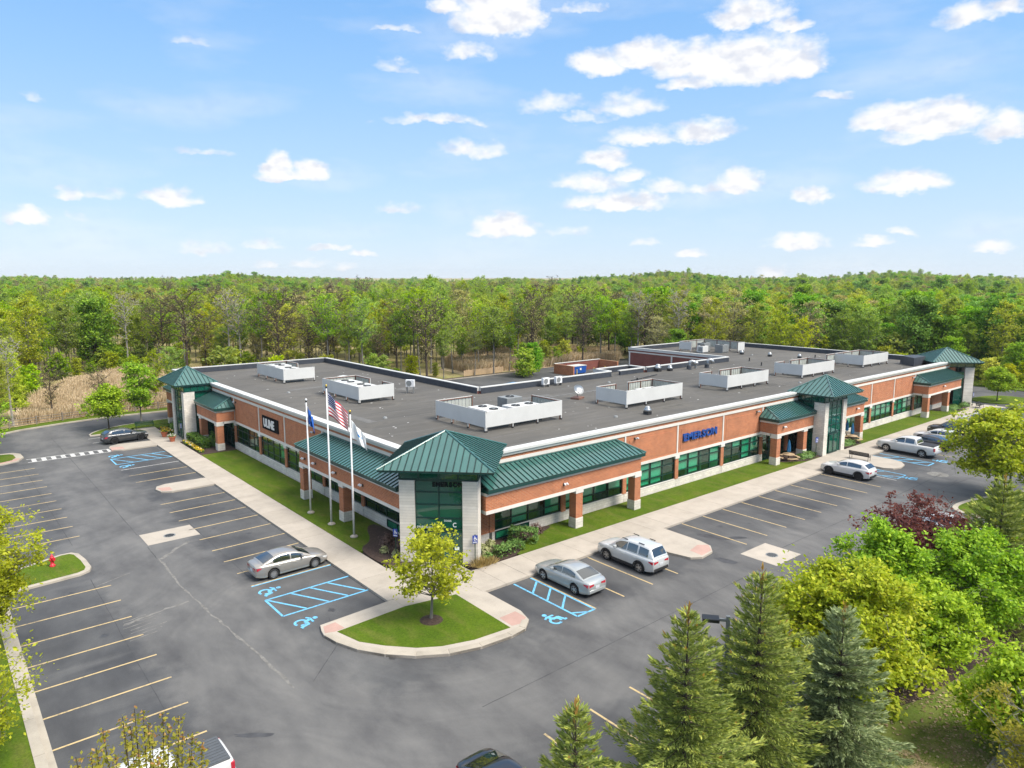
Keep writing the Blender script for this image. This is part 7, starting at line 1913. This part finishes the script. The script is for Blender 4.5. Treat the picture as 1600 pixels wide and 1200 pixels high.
MIX = [(0, dict(green_a=3, yellow_a=4, sparse_a=3, bare_a=1.4, green_b=3, dark_a=.5, tan_a=.6, bare_b=.5)), (300, dict(green_b=3, sparse_a=4, bare_a=2.6, tan_a=2, yellow_a=2.5, green_a=1, bare_b=1.0)), (520, dict(green_a=2, green_b=4, sparse_a=3, bare_a=1.4, yellow_a=3, tan_a=1)), (760, dict(green_b=4, green_a=2, bare_a=1.8, sparse_a=3, tan_a=1, yellow_a=1.5)), (900, dict(green_a=3, tan_a=2, sparse_a=2, yellow_a=2, dark_a=2.5, bare_b=.9, bare_a=1)), (1120, dict(yellow_b=4, yellow_a=3, tan_a=1.6, green_a=2, dark_a=3)), (1380, dict(dark_a=5, green_a=4, tan_a=1, yellow_a=2, bare_b=.6))]
def pick(px):
    mx = MIX[0][1]
    for lo, m in MIX:
        if px >= lo: mx = m
    ks = list(mx); t = fr_.random() * sum(mx.values())
    for k in ks:
        t -= mx[k]
        if t <= 0: return k
    return ks[-1]
placed = []
def far_enough(x, y, d):
    return all((x - a) ** 2 + (y - c) ** 2 > d * d for a, c in placed[-400:])
nf = 0; cand = []
for _ in range(9000):
    px = fr_.uniform(-110, 1720); cand.append((px, edge_dist(px) + abs(fr_.gauss(0, 20))))
for px, d in cand:
    if nf >= 285: break
    a = px_dir(px); x, y = d * math.cos(a), d * math.sin(a)
    if not far_enough(x, y, 3.9 if d < edge_dist(px) + 20 else 4.8): continue
    placed.append((x, y)); k = pick(px)
    if 240 < px < 1010 and d < edge_dist(px) + 9 and fr_.random() < .6: k = fr_.choice(('green_b', 'sparse_a', 'green_b', 'bare_a', 'sparse_a'))
    nm, l = KIND[k]
    hmul = fr_.choice((fr_.uniform(.62, .85), fr_.uniform(.85, 1.02), fr_.uniform(.95, 1.16)))
    plant_tree(nm, '%s, %s the wood, %s' % (l, 'at the front of' if d < edge_dist(px) + 7 else 'inside' if d < edge_dist(px) + 20 else 'deep in', sector(px)), FOREST[k], x, y, fr_.uniform(0, 6.28), (hmul * fr_.uniform(.85, 1.1), hmul * fr_.uniform(.85, 1.1), hmul), 'trees of the wood, ' + l, -.1); nf += 1
# saplings and bushes along the wood's edge
nb = 0
for _ in range(1200):
    if nb >= 80: break
    px = fr_.uniform(-60, 1660); d = edge_dist(px) - fr_.uniform(-6, 9); a = px_dir(px); x, y = d * math.cos(a), d * math.sin(a)
    if 50 < px < 330 and d < 158 or not far_enough(x, y, 2.4): continue
    if x < 143 and y < 112: continue
    placed.append((x, y)); k = fr_.choice(('bush_a', 'bush_b', 'bush_b')); nm, l = KIND[k]; s = fr_.uniform(.40, .95)
    plant_tree(nm, '%s, foot of the wood, %s' % (l, sector(px)), FOREST[k], x, y, fr_.uniform(0, 6.28), s, 'undergrowth at the wood edge, ' + l, -.06, 'bush'); nb += 1
# trees set apart from the wood
for (x, y, k, s, l) in ((13.2, 112.6, 'bare_a', .46, 'small bare brown tree in the reeds beside the drive'), (8.6, 111.5, 'bare_b', .72, 'bare grey-brown trunk left of the reed field'), (19.0, 113.5, 'bare_a', .42, 'small bare tree standing in front of the reed field'), (26.5, 114, 'yellow_a', .62, 'thin yellow-green tree just left of the left tower'), (30.0, 118, 'green_b', .60, 'light green tree peeking over the left tower roof'), (39, 121, 'bush_a', 1.3, 'bright green bush peeking over the left wing roof'), (6.6, 108.6, 'yellow_a', .72, 'yellow-green tree at the corner of the back drive'), (3.0, 108.8, 'yellow_b', .95, 'pointed yellow tree at the left edge beyond the fence'), (9.4, 116.5, 'yellow_b', .85, 'slim yellow tree just beyond the fence at the left'), (4.6, 117, 'green_a', .8, 'mid green tree at the left edge beyond the fence'), (8.0, 124, 'yellow_a', .95, 'tall yellow-green tree left of the reeds'),
                        (92.6, 104.6, 'dark_a', .46, 'dark green rounded tree behind the loading yard'), (96.4, 107.5, 'dark_a', .36, 'smaller dark green tree beside the rubbish enclosure'), (89.5, 103.0, 'bush_a', .95, 'olive bush left of the dark rounded tree'), (70, 112.6, 'bush_b', .75, 'pale yellow bush behind the roof notch'), (62, 112.2, 'bush_b', .5, 'small pale bush at the drive edge behind the left wing'),
                        (148.5, 49, 'dark_a', .58, 'silvery green tree behind the end tower'), (152, 30, 'green_a', .58, 'pale green tree right of the end tower'), (156, 24, 'sparse_a', .75, 'thin tree at the right edge beyond the end car park'), (147, 58, 'bush_a', 1.4, 'pale rounded bush left of the end tower roof')):
    nm = KIND[k][0]; plant_tree(nm, l, FOREST[k], x, y, fr_.uniform(0, 6.28), s, 'trees apart from the wood', .05)
for (px, dd, k, s, l) in ((190, -6, 'bare_b', 1.02, 'pale grey bare trunk standing alone at the wood edge behind the reeds'), (248, -4, 'bare_a', 1.06, 'dark bare tree with spreading limbs left of the left tower roof'), (282, -5, 'bare_a', 1.10, 'tall dark bare tree right above the left tower roof'), (352, -5, 'bare_b', 1.08, 'pale bare tree above the left wing end'), (368, -3, 'bare_b', .98, 'second pale bare tree above the left wing end'), (428, -5, 'bare_a', 1.0, 'dark bare trunk above the farthest left roof screen'), (505, -4, 'sparse_a', 1.08, 'tall thin tree above the tallest flagpole'), (565, -5, 'sparse_a', 1.05, 'tall thin tree above the left wing parapet'), (665, -4, 'bare_a', .98, 'bare tree above the condenser stand'), (830, -9, 'bare_a', .98, 'wide bare tree with dark trunk above the dark rounded tree'), (912, -8, 'bare_a', .92, 'wide bare tree behind the rubbish enclosure'), (1000, 2, 'bare_b', 1.04, 'pale bare tree above the rear wing corner'), (1062, 4, 'bare_b', 1.06, 'pale many-branched bare tree above the rear wing screen')):
    a = px_dir(px); d = edge_dist(px) + dd
    plant_tree(KIND[k][0], l, FOREST[k], d * math.cos(a), d * math.sin(a), fr_.uniform(0, 6.28), s, 'bare trees at the wood edge', -.1)
# the wood beyond, too many to count: one object
pts = []; rs_ = random.Random(31)
for _ in range(60000):
    px = rs_.uniform(-140, 1760); t = rs_.random() ** 1.35
    d = edge_dist(px) + 26 + t * 1900; a = px_dir(px)
    pts.append((d, px, d * math.cos(a), d * math.sin(a)))
grid = {}; keep = []
for d, px, x, y in pts:
    cell = 4.6 + d / 130
    key = (int(x / cell), int(y / cell), int(math.log(d) * 6))
    if key in grid: continue
    grid[key] = 1; keep.append((d, px, x, y))
rs_.shuffle(keep); keep = keep[:8500]
kinds = ['green_a', 'yellow_a', 'dark_a', 'tan_a', 'sparse_a', 'bare_a', 'green_b']
me = bpy.data.meshes.new('far_wood')
co = []; sc_l, ro_l, ki_l = [], [], []
for d, px, x, y in keep:
    k = pick(px) if d < 500 else rs_.choice(('green_a', 'dark_a', 'green_a', 'yellow_a', 'green_a', 'tan_a', 'green_b', 'dark_a'))
    if k not in kinds: k = 'yellow_a'
    s = rs_.choice((rs_.uniform(.55, .8), rs_.uniform(.75, .95), rs_.uniform(.8, 1.02))) * (1 + .14 * math.sin(x * .021 + 1.3) * math.cos(y * .017)) * (1.25 if rs_.random() < .06 else 1)
    co.append((x, y, hill(x, y) - .3)); sc_l.append(s); ro_l.append(rs_.uniform(0, 6.28)); ki_l.append(kinds.index(k))
me.from_pydata(co, [], [])
for nm, tp, vals in (('sc', 'FLOAT', sc_l), ('ro', 'FLOAT', ro_l), ('ki', 'INT', ki_l)):
    at_ = me.attributes.new(nm, tp, 'POINT'); at_.data.foreach_set('value', vals)
fw = tag(link(bpy.data.objects.new('far_wood', me)), 'continuous spring woodland stretching to the horizon', 'wood', kind='stuff')
ng = bpy.data.node_groups.new('wood_points', 'GeometryNodeTree')
ng.interface.new_socket('Geometry', in_out='INPUT', socket_type='NodeSocketGeometry'); ng.interface.new_socket('Geometry', in_out='OUTPUT', socket_type='NodeSocketGeometry')
gi, go = ng.nodes.new('NodeGroupInput'), ng.nodes.new('NodeGroupOutput')
jn = ng.nodes.new('GeometryNodeJoinGeometry')
src = {}
for o in bpy.data.objects:
    if o.name.split('.')[0] in ('trunk', 'crown') and o.data: src.setdefault(o.data.name, o)
for k in reversed(kinds):
    j2 = ng.nodes.new('GeometryNodeJoinGeometry')
    for mm in FOREST[k][:2]:
        if mm.name not in src: src[mm.name] = None
        oi = ng.nodes.new('GeometryNodeObjectInfo'); oi.transform_space = 'ORIGINAL'; oi.inputs['Object'].default_value = src[mm.name]
        ng.links.new(oi.outputs['Geometry'], j2.inputs[0])
    g2 = ng.nodes.new('GeometryNodeGeometryToInstance'); ng.links.new(j2.outputs[0], g2.inputs[0]); ng.links.new(g2.outputs[0], jn.inputs[0])
ip = ng.nodes.new('GeometryNodeInstanceOnPoints')
m2p = ng.nodes.new('GeometryNodeMeshToPoints'); ng.links.new(gi.outputs[0], m2p.inputs['Mesh']); ng.links.new(m2p.outputs[0], ip.inputs['Points'])
ng.links.new(jn.outputs[0], ip.inputs['Instance']); ip.inputs['Pick Instance'].default_value = True
def nattr(nm, tp):
    n = ng.nodes.new('GeometryNodeInputNamedAttribute'); n.data_type = tp; n.inputs['Name'].default_value = nm; return n.outputs[0]
ng.links.new(nattr('ki', 'INT'), ip.inputs['Instance Index'])
cx_ = ng.nodes.new('ShaderNodeCombineXYZ'); ng.links.new(nattr('ro', 'FLOAT'), cx_.inputs[2])
e2r = ng.nodes.new('FunctionNodeEulerToRotation'); ng.links.new(cx_.outputs[0], e2r.inputs[0]); ng.links.new(e2r.outputs[0], ip.inputs['Rotation'])
ng.links.new(nattr('sc', 'FLOAT'), ip.inputs['Scale']); ng.links.new(ip.outputs[0], go.inputs[0])
md = fw.modifiers.new('wood', 'NODES'); md.node_group = ng

# ---- reeds
def reeds(name, label, poly, n, seed, h=2.0):
    g = np.random.default_rng(seed); A = np.array(poly); lo, hi = A.min(0), A.max(0)
    P_ = g.random((n * 3, 2)) * (hi - lo) + lo
    ins = np.zeros(len(P_), bool); j = len(A) - 1
    for i in range(len(A)):
        c = ((A[i, 1] > P_[:, 1]) != (A[j, 1] > P_[:, 1])) & (P_[:, 0] < (A[j, 0] - A[i, 0]) * (P_[:, 1] - A[i, 1]) / (A[j, 1] - A[i, 1] + 1e-9) + A[i, 0]); ins ^= c; j = i
    P_ = P_[ins][:n]; n = len(P_)
    hh = h * (1 + .25 * np.sin(P_[:, 0] * .35) * np.cos(P_[:, 1] * .27)) * (.75 + .4 * g.random(n))
    base = np.stack([P_[:, 0], P_[:, 1], np.full(n, -.05)], 1); D = np.stack([g.normal(.16, .22, n), g.normal(0, .22, n), np.ones(n)], 1) * hh[:, None]
    a = g.random(n) * 6.28; u = np.stack([np.cos(a), np.sin(a), np.zeros(n)], 1) * .032
    q = np.stack([base - u, base + u, base + D + u * 1.2, base + D - u * 1.2], 1).reshape(-1, 3)
    o = put(name, quads_mesh(name, 'straw', q, n)); return tag(o, label, 'reeds', kind='stuff')
reeds('reed_field', 'tall tan reeds beyond the split-rail fence', [(9, 110.8), (14, 112), (22, 112.6), (34, 112.4), (44, 113), (52, 122), (48, 140), (36, 152), (26, 153), (17, 140), (11, 122)], 70000, 501, 1.7)
reeds('reed_field', 'tan reeds between the trees behind the loading yard', [(84, 113), (100, 112), (122, 108), (132, 118), (118, 136), (100, 138), (86, 126)], 36000, 502, 2.1)

# ---- grass blades and litter, uncountable: one object each
def scatter(name, label, polys, n, mat, size, z, seed, upright=True, cat='grass'):
    g = np.random.default_rng(seed); out = []
    tot = sum(abs((p[1] - p[0]) * (p[3] - p[2])) for p in polys)
    for (x0, x1, y0, y1) in polys:
        k = int(n * abs((x1 - x0) * (y1 - y0)) / tot)
        out.append(np.stack([g.uniform(x0, x1, k), g.uniform(y0, y1, k), np.full(k, z)], 1))
    P_ = np.concatenate(out); n = len(P_)
    # patchy: dense where a slow wave is high
    keep = (np.sin(P_[:, 0] * .9 + seed) * np.cos(P_[:, 1] * 1.1) + .6 * np.sin(P_[:, 0] * 2.3 + P_[:, 1] * 1.7) + g.normal(0, .6, n)) > -.35
    P_ = P_[keep]; n = len(P_)
    if upright:
        D = g.normal(0, .55, (n, 3)); D[:, 2] = 1
        me = dir_quads(name, mat, P_, D, size, size * .42, seed)
    else: me = leaf_quads(name, mat, P_ + np.array([0, 0, .012]), size, seed, 1.4, 2.5)
    return tag(put(name, me), label, cat, kind='stuff')
scatter('grass', 'shaded grass right of the maples', [(24, 48, 3.5, 10.2)], 50000, 'grass_blade', .06, .10, 604)
scatter('leaf_litter', 'dry straw and leaf litter along the mulch', [(26, 44, 9.0, 13.8), (28, 42, 6.0, 9.0)], 5200, 'litter', .09, .125, 605, False, 'litter')

# ------------------------------------------------------------------ air: a thin even haze between the camera and the far woods
hm = bpy.data.materials.new('haze'); hm.use_nodes = True; M['haze'] = hm
nt = hm.node_tree; nt.nodes.remove(nt.nodes['Principled BSDF'])
pv = N(nt, 'ShaderNodeVolumePrincipled'); pv.inputs['Color'].default_value = (0.90, 0.94, 1.0, 1); pv.inputs['Density'].default_value = 0.00010; pv.inputs['Anisotropy'].default_value = 0.2
nt.links.new(pv.outputs[0], nt.nodes['Material Output'].inputs['Volume'])
tag(MB().box(-2300, 2300, -2300, 2300, -1.2, 42).build('haze', 'haze'), 'thin spring haze over the woods', 'haze', kind='stuff')
